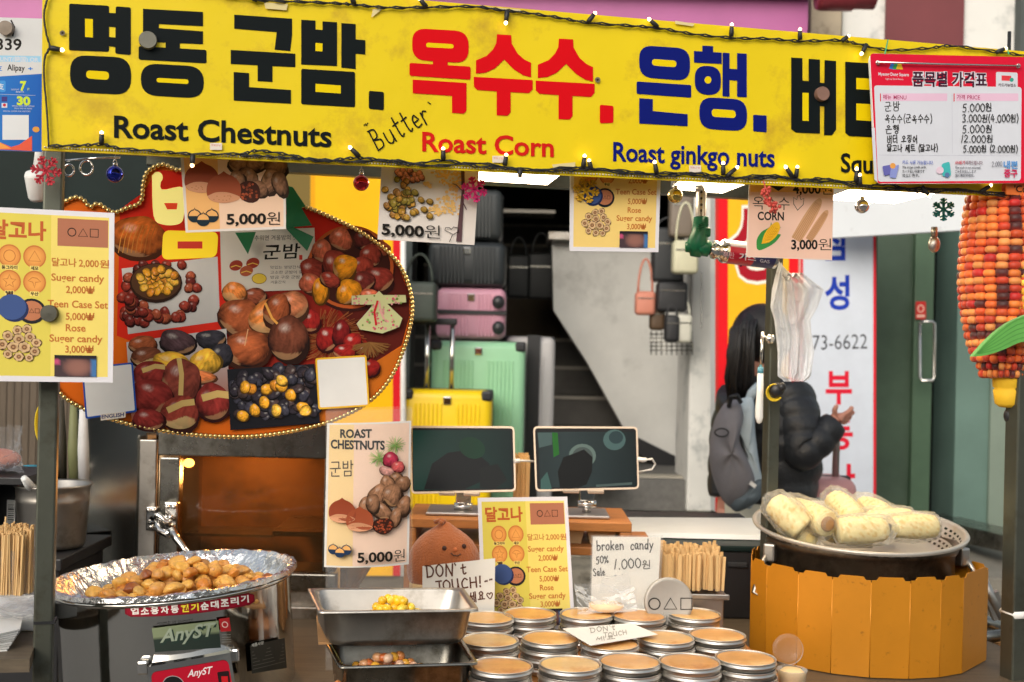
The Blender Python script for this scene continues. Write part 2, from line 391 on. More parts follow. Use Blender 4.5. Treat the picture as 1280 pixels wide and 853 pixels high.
    def finish(s, parent, mat='print', pname='printed_picture', lname='lettering'):
        o = []
        if s.pic.v: o.append(s.pic.build(pname, mat, parent))
        for l in s.lets:
            if l.v: o.append(l.build(lname, mat, parent))
        return o
def smooth(p):
    if len(p) < 3: return p
    out = []
    for i in range(len(p) - 1):
        p0 = Vector(p[max(i - 1, 0)]); p1 = Vector(p[i]); p2 = Vector(p[i + 1]); p3 = Vector(p[min(i + 2, len(p) - 1)])
        sharp = (p1 - p0).length > 0 and (p2 - p1).normalized().dot((p1 - p0).normalized()) < -.5
        for k in range(4):
            t = k / 4; out.append(.5 * ((2 * p1) + (p2 - p0) * t + (2 * p0 - 5 * p1 + 4 * p2 - p3) * t * t + (3 * p1 - p0 - 3 * p2 + p3) * t ** 3) if not sharp else p1 * (1 - t) + p2 * t)
    out.append(Vector(p[-1])); return out
O_ = [(.5, 1), (.12, .75), (.1, .3), (.45, 0), (.85, .25), (.88, .72), (.5, 1)]
o_ = [(.5, .6), (.1, .4), (.2, .05), (.6, 0), (.88, .3), (.7, .58), (.5, .6)]
WON = [[(.3, 1), (.12, .84), (.3, .66), (.5, .82), (.3, 1)], [(.02, .52), (.6, .56)], [(.3, .54), (.3, .3)], [(.58, .42), (.85, .45)], [(.87, 1), (.86, .2)], [(.2, .3), (.2, .02), (.9, .05)]]
PEN = {'D': (.9, [[(.15, 1), (.13, 0)], [(.0, .98), (.6, .92), (.9, .55), (.65, .1), (.1, .02)]]), 'O': (.85, [O_]), 'N': (.9, [[(.08, 0), (.1, 1)], [(.1, 1), (.8, .02)], [(.8, .02), (.85, 1)]]),
 "'": (.3, [[(.4, 1.02), (.6, .82)]]), 't': (.6, [[(.45, 1), (.42, .2), (.6, 0), (.85, .1)], [(.1, .64), (.85, .7)]]), 'T': (.8, [[(.02, 1), (.95, 1)], [(.45, 1), (.45, .05), (.2, .02)]]),
 'J': (.7, [[(.1, 1), (.95, 1)], [(.6, 1), (.6, .2), (.4, 0), (.1, .1)]]), 'U': (.85, [[(.1, 1), (.1, .3), (.4, 0), (.75, .25), (.8, 1)], [(.8, .6), (.85, 0)]]), 'C': (.8, [[(.85, .85), (.5, 1), (.12, .6), (.25, .1), (.85, .1)]]), 'H': (.85, [[(.1, 1), (.1, 0)], [(.85, 1), (.85, 0)], [(.1, .5), (.85, .52)]]), '!': (.4, [[(.6, 1.05), (.4, .35)], [(.35, .1), (.38, 0)]]),
 'b': (.7, [[(.12, 1.1), (.1, 0)], [(.1, .4), (.5, .58), (.85, .3), (.5, 0), (.1, .05)]]), 'r': (.55, [[(.15, .6), (.15, 0)], [(.15, .4), (.5, .62), (.85, .55)]]), 'o': (.65, [o_]), 'k': (.65, [[(.12, 1.05), (.12, 0)], [(.8, .62), (.15, .28)], [(.3, .36), (.85, 0)]]),
 'e': (.65, [[(.15, .3), (.8, .36), (.55, .62), (.15, .4), (.3, .03), (.85, .08)]]), 'n': (.7, [[(.12, .6), (.12, 0)], [(.12, .4), (.5, .6), (.78, .4), (.8, 0)]]), 'c': (.6, [[(.85, .5), (.5, .62), (.12, .3), (.4, 0), (.88, .1)]]), 'a': (.7, [[(.75, .5), (.35, .6), (.1, .25), (.4, 0), (.75, .4)], [(.75, .58), (.78, .1), (.92, 0)]]),
 'd': (.7, [[(.75, .4), (.4, .58), (.1, .25), (.4, 0), (.75, .3)], [(.78, 1.1), (.78, 0)]]), 'y': (.7, [[(.1, .6), (.4, .15)], [(.85, .62), (.4, .0), (.1, -.35)]]), 'u': (.75, [[(.1, .6), (.12, .15), (.45, 0), (.75, .2), (.78, .6)], [(.78, .6), (.82, 0)]]), 'l': (.4, [[(.4, 1.05), (.4, .1), (.7, 0)]]),
 'B': (.8, [[(.15, 1), (.12, 0)], [(.05, 1), (.6, .95), (.6, .6), (.18, .5), (.75, .42), (.75, .08), (.1, 0)]]), 'S': (.75, [[(.85, .85), (.5, 1), (.15, .78), (.5, .5), (.8, .25), (.5, 0), (.08, .12)]]), '%': (.9, [[(.85, 1), (.15, 0)], [(.25, .95), (.1, .8), (.25, .65), (.4, .8), (.25, .95)], [(.75, .35), (.6, .2), (.75, .05), (.9, .2), (.75, .35)]]),
 '0': (.7, [O_]), '1': (.45, [[(.75, 1), (.3, 0)]]), '2': (.7, [[(.1, .8), (.45, 1), (.8, .75), (.4, .3), (.05, .02), (.9, .05)]]), '3': (.7, [[(.12, .92), (.55, 1), (.75, .75), (.35, .52), (.8, .3), (.5, 0), (.08, .08)]]), '4': (.75, [[(.5, 1), (.08, .35), (.9, .38)], [(.65, .75), (.62, 0)]]), '5': (.7, [[(.3, .95), (.2, .55), (.6, .6), (.8, .3), (.5, 0), (.1, .05)], [(.28, .95), (.85, 1)]]), '.': (.35, [[(.4, .06), (.5, 0)]]), ',': (.3, [[(.5, .08), (.3, -.15)]]), '(': (.4, [[(.8, 1.1), (.3, .5), (.75, -.1)]]), ')': (.4, [[(.2, 1.1), (.7, .5), (.25, -.1)]]),
 '원': (.95, WON), '세': (1, [[(.3, .95), (.05, .2)], [(.25, .7), (.45, .25)], [(.45, .6), (.65, .62)], [(.65, 1), (.65, .0)], [(.88, 1.05), (.88, -.05)]]), '요': (1, [[(.45, 1), (.2, .8), (.45, .58), (.7, .8), (.45, 1)], [(.3, .5), (.3, .2)], [(.6, .5), (.6, .2)], [(.05, .15), (.9, .2)]]), '♡': (1, [[(.5, .75), (.25, .98), (.05, .7), (.48, .05), (.95, .7), (.75, 1), (.5, .75)]]), '"': (.5, [[(.3, 1), (.2, .85)], [(.6, 1), (.5, .85)]]), '^': (.5, [[(.1, .8), (.4, 1.02), (.3, .75)], [(.5, .8), (.8, 1), (.72, .7)]]),
 '군': (1, [[(.2, 1), (.75, 1), (.7, .65)], [(.02, .55), (.95, .6)], [(.5, .56), (.5, .3)], [(.2, .35), (.2, .02), (.85, .05)]]), '밤': (1, [[(.1, 1), (.12, .5), (.5, .5), (.5, 1)], [(.12, .75), (.5, .75)], [(.75, 1.05), (.75, .4)], [(.75, .72), (.98, .74)], [(.2, .35), (.2, 0), (.75, 0), (.75, .36), (.2, .35)]]),
 '옥': (1, [[(.5, 1), (.3, .85), (.5, .68), (.7, .85), (.5, 1)], [(.5, .66), (.5, .5)], [(.05, .48), (.95, .52)], [(.2, .34), (.75, .34), (.72, 0)]]), '수': (1, [[(.5, 1), (.15, .6)], [(.45, .85), (.85, .6)], [(.02, .42), (.95, .46)], [(.5, .42), (.48, 0)]]), '은': (1, [[(.5, 1), (.3, .85), (.5, .68), (.7, .85), (.5, 1)], [(.05, .5), (.95, .54)], [(.2, .38), (.2, .02), (.85, .05)]]), '행': (1, [[(.2, 1), (.45, 1)], [(.05, .86), (.55, .88)], [(.3, .8), (.12, .65), (.3, .5), (.48, .65), (.3, .8)], [(.66, 1), (.66, .42)], [(.66, .7), (.85, .7)], [(.86, 1.05), (.86, .4)], [(.5, .34), (.3, .18), (.5, .0), (.75, .18), (.5, .34)]]),
 '버': (1, [[(.1, .95), (.12, .1), (.5, .12), (.5, .98)], [(.12, .55), (.5, .55)], [(.5, .6), (.8, .62)], [(.82, 1.05), (.82, -.05)]]), '터': (1, [[(.5, .95), (.1, .95), (.1, .1), (.55, .12)], [(.1, .52), (.5, .54)], [(.52, .6), (.8, .62)], [(.82, 1.05), (.82, -.05)]]), '오': (1, [[(.5, .95), (.25, .75), (.5, .5), (.75, .75), (.5, .95)], [(.5, .48), (.5, .2)], [(.05, .15), (.95, .2)]]), '징': (1, [[(.1, .95), (.6, .95), (.05, .5)], [(.35, .75), (.6, .5)], [(.82, 1.05), (.82, .4)], [(.5, .35), (.3, .18), (.5, 0), (.75, .18), (.5, .35)]]), '어': (1, [[(.3, .9), (.08, .5), (.3, .15), (.52, .5), (.3, .9)], [(.55, .55), (.8, .57)], [(.82, 1.05), (.82, -.05)]]),
 '달': (1, [[(.5, .98), (.1, .95), (.1, .6), (.55, .62)], [(.75, 1.05), (.75, .45)], [(.75, .75), (.98, .77)], [(.15, .36), (.75, .36), (.75, .2), (.15, .2), (.15, .02), (.8, .04)]]), '고': (1, [[(.15, .9), (.8, .9), (.75, .5)], [(.45, .6), (.45, .2)], [(.02, .15), (.95, .2)]]), '나': (1, [[(.1, .9), (.12, .25), (.55, .35)], [(.75, 1.05), (.75, -.05)], [(.75, .55), (.98, .57)]]), '트': (1, [[(.8, .95), (.2, .95), (.2, .4), (.82, .42)], [(.2, .68), (.78, .7)], [(.02, .12), (.95, .16)]]), ' ': (.45, [])}
def quad_map(TL, TR, BR, BL):
    def f(u, v): return ((TL[0] * (1 - u) + TR[0] * u) * (1 - v) + (BL[0] * (1 - u) + BR[0] * u) * v, (TL[1] * (1 - u) + TR[1] * u) * (1 - v) + (BL[1] * (1 - u) + BR[1] * u) * v)
    return f
def panel(mb, pl, q, th=.002, mat=0, col=None, off=0):
    """a thin board whose corners are sighted on plane pl"""
    pts = [pl.pt(x, y, off) for x, y in q]; mb.slab(pts, -pl.n * th, mat, col)
def base_of(pl, q):
    ps = [pl.pt(*p) for p in q]; c = sum(ps, Vector()) / len(ps); c.z = min(p.z for p in ps); return c
# ================================================================= THE SETTING
def pbox(mb, x0, y0, x1, y1, Y, d, mat=0, col=None, bev=0, yaw=0):
    """a box whose front face covers this sighted rectangle at distance Y and that is d deep"""
    c = at((x0 + x1) / 2, (y0 + y1) / 2, Y); wd = (x1 - x0) / F * Y; h = (y1 - y0) / F * Y
    rz = R(yaw); dv = Vector((-math.sin(rz), math.cos(rz), 0)) * d / 2
    return mb.box(c + dv, (wd, d, h), rz, mat, col, bev=bev)
g = MB(); g.add([(-60, -60, 0), (60, -60, 0), (60, 90, 0), (-60, 90, 0)], [[0, 1, 2, 3]]); struct(g.build('ground', 'asphalt', loc=(0, 0, 0)))
# raised pavement in front of the shops, with a kerb edge
g = MB(); g.box((0, 12.4, .06), (40, 15.6, .12), bev=.01); struct(g.build('pavement', 'stone'))

shop = thing('shop_building', 'shopfront behind the stall with pink fascia, open luggage doorway, stairs and green glass door', 'building', (0, 6, .12))
S = lambda: MB()
m = S(); m.box((-1.47, 5.8, 3.28), (5.7, .5, .60)); f = m.build('fascia', 'pink_fascia', shop)
m = S(); m.box((-1.47, 5.50, 3.19), (5.72, .10, .05), bev=.01); m.build('gutter', 'steel_dull', f)
m = S(); m.box((-1.47, 5.86, 2.79), (5.7, .5, .36)); m.build('transom', 'dark_glass', shop)
# upper masonry right of the fascia
m = S(); pbox(m, 1014, -90, 1052, 120, 5.9, .4); m.build('pilaster', pm('beige_paint', srgb(176, 162, 138), .7, 0, .15, 4, dirt=(srgb(90, 78, 60), .4, 5)), shop)
m = S(); pbox(m, 1052, -90, 1108, 235, 5.98, .3); pbox(m, 1204, -90, 1268, 200, 5.98, .3); m.build('upper_wall', 'plaster_white', shop)
m = S(); pbox(m, 1107.5, -90, 1204.5, 200, 5.95, .3); m.build('wall_panel', 'maroon', shop)
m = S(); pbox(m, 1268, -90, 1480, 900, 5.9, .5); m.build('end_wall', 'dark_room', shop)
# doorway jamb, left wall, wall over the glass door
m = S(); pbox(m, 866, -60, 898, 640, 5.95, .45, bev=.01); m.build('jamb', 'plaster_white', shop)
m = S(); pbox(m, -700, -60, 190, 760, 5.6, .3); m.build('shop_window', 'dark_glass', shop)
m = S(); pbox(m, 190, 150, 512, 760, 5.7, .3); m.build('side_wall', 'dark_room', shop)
m = S(); pbox(m, 196, 190, 206, 300, 5.55, .05); pbox(m, 60, 180, 66, 500, 5.55, .05); pbox(m, -60, 600, 190, 620, 5.55, .06); m.build('window_mullion', 'steel_dark', shop)
m = S()
for i in range(14): pbox(m, -40 + i * 9.5, 470, -31.5 + i * 9.5, 640, 4.6, .02)
slw = m.build('slatted_screen', 'slats'); tag(slw, 'brown vertical slat screen behind the steaming pots at the left edge', 'screen')
# interior: floor, stairs climbing away, walls
m = S(); m.box((.1, 7.6, .72), (2.3, 3.2, .16)); m.build('shop_floor', 'asphalt', shop)
m = S()
for z, y0 in ((.62, 5.72), (.44, 5.42), (.26, 5.12)): m.box((.55, y0 + .45, z - .09), (2.3, .9, .178))
m.box((.55, 6.14, .79), (2.3, .12, .035), bev=.008)
step_mat = pm('tread_plate', srgb(176, 168, 152), .42, .12, .2, 6, dirt=(srgb(90, 84, 74), .4, 8))
nt_ = step_mat.node_tree; n_ = nt_.nodes
tc_ = n_.new('ShaderNodeTexCoord'); sp_ = n_.new('ShaderNodeSeparateXYZ'); nt_.links.new(tc_.outputs['Object'], sp_.inputs[0])
def mth(op, a, b=None):
    q = n_.new('ShaderNodeMath'); q.operation = op
    for i, v in enumerate((a, b)):
        if v is None: continue
        if isinstance(v, (int, float)): q.inputs[i].default_value = v
        else: nt_.links.new(v, q.inputs[i])
    return q.outputs[0]
zy = mth('ADD', sp_.outputs[2], sp_.outputs[1])
da = mth('SINE', mth('MULTIPLY', mth('ADD', sp_.outputs[0], zy), 52)); db = mth('SINE', mth('MULTIPLY', mth('SUBTRACT', sp_.outputs[0], zy), 52))
hh = mth('GREATER_THAN', mth('MULTIPLY', da, db), .28)
bp_ = n_.new('ShaderNodeBump'); bp_.inputs['Strength'].default_value = .9; bp_.inputs['Distance'].default_value = .006
nt_.links.new(hh, bp_.inputs['Height']); nt_.links.new(bp_.outputs[0], n_['Principled BSDF'].inputs['Normal'])
m.build('entrance_step', step_mat, shop)
m = S()
for i in range(9): m.box((.08, 7.0 + .27 * i + .7, .80 + .18 * (i + .5)), (1.5, 1.4, .178), bev=.004)
st = m.build('inner_stair', pm('stair_tread', (.15, .14, .125), .7, 0, .25, 5), shop)
m = S()
for i in range(9): m.box((.08, 6.995 + .27 * i, .80 + .18 * (i + 1) - .006), (1.5, .018, .022))
m.build('stair_nosing', pm('nosing', (.42, .38, .32), .5, .2, .1), st)
pl = Plane(780, 450, 6.75)
m = S(); m.slab([pl.pt(*p) for p in ((690, 300), (876, 300), (876, 590), (862, 588), (785, 545), (735, 455), (692, 388))], Vector((0, .12, 0)))
m.build('stair_wall', pm('stair_plaster', (.72, .71, .67), .8, 0, .14, 2.5, dirt=((.46, .45, .42, 1), .42, 2.2), bump=.12), shop)
m = S(); pbox(m, 686, 292, 876, 301, 6.62, .5); m.build('wall_ledge', 'steel_dull', shop)
m = S(); m.slab([pl.pt(*p, .004) for p in ((640, 300), (690, 388), (735, 455), (785, 545), (862, 589), (876, 592), (876, 640), (640, 640))], Vector((0, .05, 0)))
bpy.data.objects.remove(m.build('tmp', 'black'))
m = S(); m.slab([pl.pt(*p, .03) for p in ((785, 541), (864, 580), (870, 612), (790, 562))], Vector((0, .05, 0))); m.build('skirting', 'black', shop)
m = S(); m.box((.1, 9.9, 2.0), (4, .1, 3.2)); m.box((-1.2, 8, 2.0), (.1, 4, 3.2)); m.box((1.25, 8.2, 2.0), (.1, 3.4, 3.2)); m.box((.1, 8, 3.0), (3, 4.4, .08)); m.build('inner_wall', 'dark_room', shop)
m = S(); pbox(m, 600, 374, 700, 462, 7.9, .12); m.build('wall_board', pm('board_brown', srgb(98, 84, 66), .7, 0, .1), shop)
m = S(); pbox(m, 612, 262, 694, 266, 7.2, .3); m.build('shelf', 'steel_dull', shop)
m = S(); m.box((.28, 5.83, .83), (.55, .30, .012)); m.build('doormat', 'black_matt', shop)
# luggage platform in front of the doorway
m = S(); m.box((-.62, 5.42, .40), (1.5, .85, .56), bev=.01); t = m.build('display_platform', 'wood_dark'); tag(t, 'low dark platform carrying the yellow and green suitcases', 'platform')
# glass door on the right
m = S(); pbox(m, 1094, 210, 1143, 668, 5.86, .05); d = m.build('glass_door', 'green_glass', shop)
m = S(); pbox(m, 1142, 210, 1166, 668, 5.82, .08, bev=.004); m.build('door_stile', pm('green_frame', srgb(80, 104, 82), .35, .1, .2, 3), d)
m = S(); pts = [at(1150, 409, 5.74), at(1150, 405, 5.70), at(1153, 402, 5.68), at(1165, 402, 5.68), at(1168, 405, 5.68), at(1168, 472, 5.68), at(1165, 476, 5.68), at(1153, 476, 5.68), at(1150, 472, 5.70), at(1150, 405, 5.70)]
m.tube(pts, .009, 8); m.build('handle', 'steel', d)
dl = Plane(1151, 386, 5.80); cv = Canvas(dl); cv.rr([(1144.5, 377), (1157.5, 377), (1157.5, 399), (1144.5, 399)], 2, srgb(204, 52, 48)); cv.ring(1151, 386, 3.6, 4.2, 1.6, srgb(235, 190, 170)); cv.rect(1146, 393.5, 1156, 397, srgb(235, 190, 170)); cv.finish(d, pname='sticker')
m = S(); pbox(m, 1166, 210, 1198, 668, 6.25, .1); m.build('doorway_shade', 'black_matt', shop)  # black slab stands in for the shade inside the open doorway
m = S(); pbox(m, 1196, 200, 1240, 668, 5.78, .3); m.build('door_panel', 'teal_panel', shop)
m = S(); pbox(m, 1240, 200, 1262, 668, 5.76, .3); m.build('door_panel', pm('sage_panel', srgb(128, 142, 128), .5, 0, .15, 2), shop)
m = S(); a, b = at(1166, 648, 5.75), at(1264, 672, 5.05); m.slab([a, b, b + Vector((0, 0, -.07)), a + Vector((0, 0, -.09))], Vector((.12, .2, 0))); m.build('threshold', 'steel_dark', shop)
m = S(); z0 = at(1230, 668, 5.6).z
m.box((2.3, 5.5, z0 - .115), (1.7, 1.3, .10), bev=.006); m.box((2.3, 5.65, z0 - .29), (1.6, 1.3, .25), bev=.006); m.box((2.3, 5.3, z0 - .48), (1.8, 1.4, .12), bev=.006); m.box((2.3, 5.35, z0 - .66), (1.75, 1.3, .24)); m.build('stone_step', 'stone', shop)
# lintel board over the green door
ln = Plane(1130, 270, 4.9, -20); q = [(1030, 225), (1225, 222), (1225, 286.5), (1030, 298)]
e = thing('lintel_board', 'scuffed white board above the green glass door', 'board', base_of(ln, q)); m = S(); panel(m, ln, q, .05); m.build('board', pm('scuffed_white', (.60, .63, .66), .5, 0, .05, 3, dirt=((.3, .3, .3, 1), .12, 10)), e)
# red and grey drum over the fascia's end
m = S(); rt = Matrix.Rotation(R(90), 3, 'Y'); c = at(1060, -8, 5.3)
m.lathe([(.0, -.14), (.075, -.14), (.08, -.12), (.08, .02), (.07, .03), (.07, .12), (.0, .13)], c, 28, 0, rot=rt); o = m.build('awning_drum', pm('drum_red', srgb(150, 56, 66), .4, .2, .2, 9)); tag(o, 'dusty red and grey awning roller drum above the pillar', 'roller')

ob = thing('unseen_building', 'unseen shopfront row across the street, shaped for reflections and light', 'building', (0, -9, 0))  # unseen row behind the camera, put in for steel reflections and light
m = MB(); m.box((.5, -9.5, 1.9), (15, 1, 3.8)); m.build('wall', pm('opposite_wall', (.58, .56, .52), .8, 0, .2, 2), ob)
for x_, w_ in ((-5.2, 2.6), (-1.6, 3.2), (2.6, 2.2), (6.2, 3.0)): m = MB(); m.box((x_, -8.96, 1.35), (w_, .06, 2.7)); m.build('shop_window', 'black', ob)
for x_ in (-4, 4): m = MB(); m.box((x_, -8.9, 3.2), (4.6, .2, .6)); m.build('sign_band', pm('pale_band', (.6, .58, .54), .5), ob)
# vertical shop signs
def vsign(name, lab, q, pl, field, border, th=.09):
    e = thing(name, lab, 'sign', base_of(pl, q)); m = S(); panel(m, pl, q, th); m.build('cabinet', 'white_metal', e); return e
p1 = Plane(945, 400, 5.25, 4)
e = vsign('shop_sign', 'tall yellow shop sign with red edges and dark red lettering behind the woman', [(894, 190), (1000, 190), (1000, 640), (894, 640)], p1, 0, 0)
cv = Canvas(p1); cv.rect(894, 190, 1000, 640, srgb(196, 48, 44)); cv.rect(898, 190, 997, 640, srgb(226, 24, 34)); cv.rect(910, 190, 986, 640, srgb(244, 184, 34))
for yy in (318, 500): cv.rect(910, yy, 986, yy + .8, srgb(222, 160, 30))
cv.text('상', 908, 360 - 4, 984, 360 - 4, 104, srgb(248, 240, 226), .075); cv.text('상', 912, 356 - 4, 980, 356 - 4, 96, srgb(166, 22, 38), .035); cv.finish(e, pname='face')
p2 = Plane(1050, 400, 5.2, -3)
e = vsign('shop_sign', 'tall white estate agent sign with blue and red lettering beside the green door', [(1001, 190), (1095, 190), (1095, 640), (1001, 640)], p2, 0, 0)
cv = Canvas(p2); cv.rect(1001, 190, 1095, 640, srgb(214, 36, 52)); cv.rect(1004, 190, 1091.5, 640, srgb(206, 212, 222))
bl, rd = srgb(28, 58, 168), srgb(216, 26, 52)
for t, x0, x1, y1, h, c in (('삼', 1026, 1062, 326, 46, bl), ('성', 1031, 1062, 388, 44, bl), ('부', 1032, 1065, 506, 42, rd), ('동', 1032, 1066, 563, 40, rd), ('산', 1033, 1069, 622, 42, rd)): cv.text(t, x0, y1, x1, y1, h, c, .03)
cv.text('773-6622', 1005, 438, 1084, 436, 18, srgb(28, 28, 32), -.005); cv.finish(e, pname='face')
p3 = Plane(430, 350, 4.95, 6)
q = [(352, 190), (501, 190), (501, 720), (352, 720)]; e = vsign('shop_sign', 'plain yellow shop sign panel with red edge behind the round chestnut sign', q, p3, 0, 0, .03)
cv = Canvas(p3); cv.rect(352, 190, 501, 720, srgb(208, 24, 36)); cv.rect(352, 190, 491, 720, srgb(246, 182, 12)); cv.rect(352, 190, 388, 720, srgb(120, 100, 50)); cv.rect(388, 190, 394, 720, srgb(226, 160, 10)); cv.finish(e, 'yellow_sheet' if False else 'print', pname='face')
m = S(); m.tube([at(504, 180, 4.9), at(504, 720, 4.9)], .012, 10); o = m.build('drain_pipe', 'white'); tag(o, 'thin white pipe beside the red edge of the yellow sign', 'pipe')

# ---------------------------------------------------------------- luggage and bags of the shop behind
def case(name, lab, x0, y0, x1, y1, Y, d, col, vert=True, tele=None, guards=True, group='suitcases on show at the doorway'):
    c = at((x0 + x1) / 2, (y0 + y1) / 2, Y); W = (x1 - x0) / F * Y; H = (y1 - y0) / F * Y; b = c - Vector((0, 0, H / 2))
    e = thing(name, lab, 'suitcase', b, group); mt = pm(name + '_shell', col, .38, 0, .06, 5)
    m = MB(); m.box(c + Vector((0, d / 2, 0)), (W, d, H), bev=.035, seg=4)
    m.build('shell', mt, e)
    m = MB(); n = int(W / .024)
    for i in range(n):
        x = c.x - W / 2 + .05 + (W - .1) * (i + .5) / n
        if abs(i - n / 2) > 1.2: m.box((x, c.y - .0005, c.z - H * .03), (.011, .008, H * .84), bev=.003)
    m.build('rib', mt, e)
    m = MB(); m.box(c + Vector((0, d * .5, 0)), (W + .006, .02, H + .006), bev=.009); m.build('zip_band', 'black', e)
    if guards:
        for sx in (-1, 1): m = MB(); m.box(c + Vector((sx * (W / 2 - .024), .012, H / 2 - .022)), (.05, .036, .046), bev=.012); m.build('corner_guard', 'black', e)
    m = MB(); m.box(c + Vector((0, -.004, H / 2 - .045)), (.036, .012, .036), bev=.005); m.build('latch', 'steel', e)
    for sx in (-1, 1): m = MB(); m.lathe([(0, -.014), (.026, -.014), (.03, -.006), (.03, .006), (.026, .014), (0, .014)], b + Vector((sx * (W / 2 - .05), .05, -.028)), 18, rot=Matrix.Rotation(R(90), 3, 'Y')); m.build('wheel', 'black', e)
    if tele:
        h = MB(); xa, xb, yt = tele; pa, pb = at(xa, y0 + 4, Y + d * .55), at(xb, y0 + 4, Y + d * .55); top = at(xa, yt, Y + d * .55).z
        for p in (pa, pb): h.tube([p, Vector((p.x, p.y, top))], .011, 8, 0)
        hh = h.build('telescopic_rod', 'steel', e); g_ = MB(); g_.box(((pa.x + pb.x) / 2 - .03, pa.y, top + .008), (pb.x - pa.x + .1, .035, .03), bev=.008); g_.build('grip', 'black', e)
    return e
case('suitcase', 'bright yellow ribbed cabin suitcase with raised trolley handle', 501, 488, 614, 640, 5.05, .24, srgb(238, 200, 6), tele=(533, 564, 404))
case('suitcase', 'large mint green ribbed suitcase behind the yellow one', 537, 427, 655, 642, 5.35, .26, srgb(150, 202, 160))
e = case('suitcase', 'large silver grey suitcase with black band beside the mint one', 630, 421, 692, 642, 5.62, .25, srgb(188, 184, 182), guards=False)
m = MB(); pbox(m, 657, 419, 673, 642, 5.6, .03); m.build('strap', 'black', e)
e = case('suitcase', 'pink hard suitcase lying flat on top of the mint suitcase', 545, 360, 632, 424, 5.5, .5, srgb(208, 150, 168), guards=False)
for yy in (378, 410): m = MB(); m.ball(at(623, yy, 5.46), (.03, .02, .032)); m.build('wheel', 'black', e)
m = MB(); pbox(m, 545, 388, 633, 393, 5.49, .04); m.build('seam', 'black', e)
case('suitcase', 'black suitcase lying flat on top of the pink one', 535, 302, 632, 358, 5.5, .5, (.02, .024, .026, 1), guards=False)
case('suitcase', 'dark grey suitcase at the very top of the stack', 540, 236, 628, 300, 5.55, .5, (.03, .034, .034, 1), guards=False)
def hbag(name, lab, x0, y0, x1, y1, Y, d, mt, strap=0, cat='handbag', group=None, bev=.02):
    c = at((x0 + x1) / 2, (y0 + y1) / 2, Y); W = (x1 - x0) / F * Y; H = (y1 - y0) / F * Y
    e = thing(name, lab, cat, c - Vector((0, 0, H / 2)), group); m = MB(); m.box(c + Vector((0, d / 2, 0)), (W, d, H), bev=min(bev, W * .3, H * .3, d * .4), seg=4); m.build('bag_body', mt, e)
    m = MB(); m.box(c + Vector((0, .0, H * .2)), (W * .82, .006, H * .04)); m.build('zip', 'steel_dark', e)
    if strap:
        m = MB(); zt = strap / F * Y; pts = [c + Vector((W * .36 * math.cos(t), d * .5, H * .46 + zt * math.sin(t))) for t in [math.pi * k / 12 for k in range(13)]]; m.tube(pts, .006, 6); m.build('strap', mt, e)
    return e
bm_ = lambda n, c: pm(n, c, .55, 0, .12, 9, bump=.15)
hbag('handbag', 'grey green boston bag with arched handle left of the luggage stack', 499, 352, 545, 402, 5.0, .16, bm_('olive_bag', srgb(58, 66, 58)), 38)
hbag('tote_bag', 'left of two black tote bags on the shelf in the dark doorway', 634, 318, 662, 372, 7.0, .12, bm_('black_tote', (.02, .022, .022)), 24, 'tote bag', 'black totes on the back shelf')
hbag('tote_bag', 'right of two black tote bags on the shelf in the dark doorway', 660, 316, 692, 374, 7.02, .12, bm_('black_tote2', (.024, .026, .026)), 28, 'tote bag', 'black totes on the back shelf')
hbag('backpack', 'tall pale beige bag standing on the ledge in the shop', 740, 317, 765, 292 + 80, 6.85, .14, bm_('beige_bag', srgb(136, 130, 108)), 0, 'backpack')
hbag('backpack', 'tall navy bag standing on the ledge in the shop', 767, 318, 796, 372, 6.8, .14, bm_('navy_bag', srgb(26, 32, 58)), 0, 'backpack')
hbag('handbag', 'small salmon pink box bag hanging by the stair wall', 795, 364, 820, 394, 5.75, .09, bm_('salmon_bag', srgb(206, 132, 110)), 42)
hbag('handbag', 'black quilted bag hanging in the middle of the doorway rack', 822, 352, 860, 390, 5.72, .1, bm_('black_bag', (.02, .02, .022)), 30)
hbag('handbag', 'small dark brown bag hanging below the black quilted bag', 813, 384, 832, 413, 5.78, .08, bm_('brown_bag', srgb(86, 66, 46)), 20)
hbag('handbag', 'white and black sling bag lowest on the doorway rack', 846, 393, 866, 429, 5.7, .08, bm_('white_bag', srgb(206, 204, 190)), 20)
hbag('handbag', 'black front half bag next to the white sling bag', 832, 394, 850, 428, 5.68, .09, bm_('black_bag2', (.02, .02, .022)), 14)
hbag('backpack', 'big black backpack hanging behind the gas torch', 817, 284, 856, 352, 5.74, .14, bm_('black_pack', (.022, .024, .026)), 16, 'backpack')
hbag('handbag', 'cream ruffled shoulder bag hanging next to the torch head', 842, 300, 874, 342, 5.55, .1, bm_('cream_bag', srgb(206, 202, 172)), 50)
hbag('handbag', 'taupe shoulder bag hanging at the top of the doorway rack', 838, 238, 868, 296, 5.6, .1, bm_('taupe_bag', srgb(122, 110, 98)), 10)
m = MB()
for i in range(5): m.tube([at(812, 418 + 5 * i, 5.85), at(866, 418 + 5 * i, 5.85)], .003, 6)
for i in range(9): m.tube([at(814 + 6.4 * i, 414, 5.85), at(814 + 6.4 * i, 444, 5.85)], .003, 6)
o = m.build('wire_rack', 'steel_dark'); tag(o, 'small grey wire rack fixed to the stair wall under the bags', 'rack')
m = MB(); 
for i in range(16): m.ball(at(877, 342 + 4.4 * i, 5.85), (.006, .006, .010), seg=6, rings=4)
o = m.build('chain', 'steel'); tag(o, 'thin chain hanging down the white door jamb', 'chain')
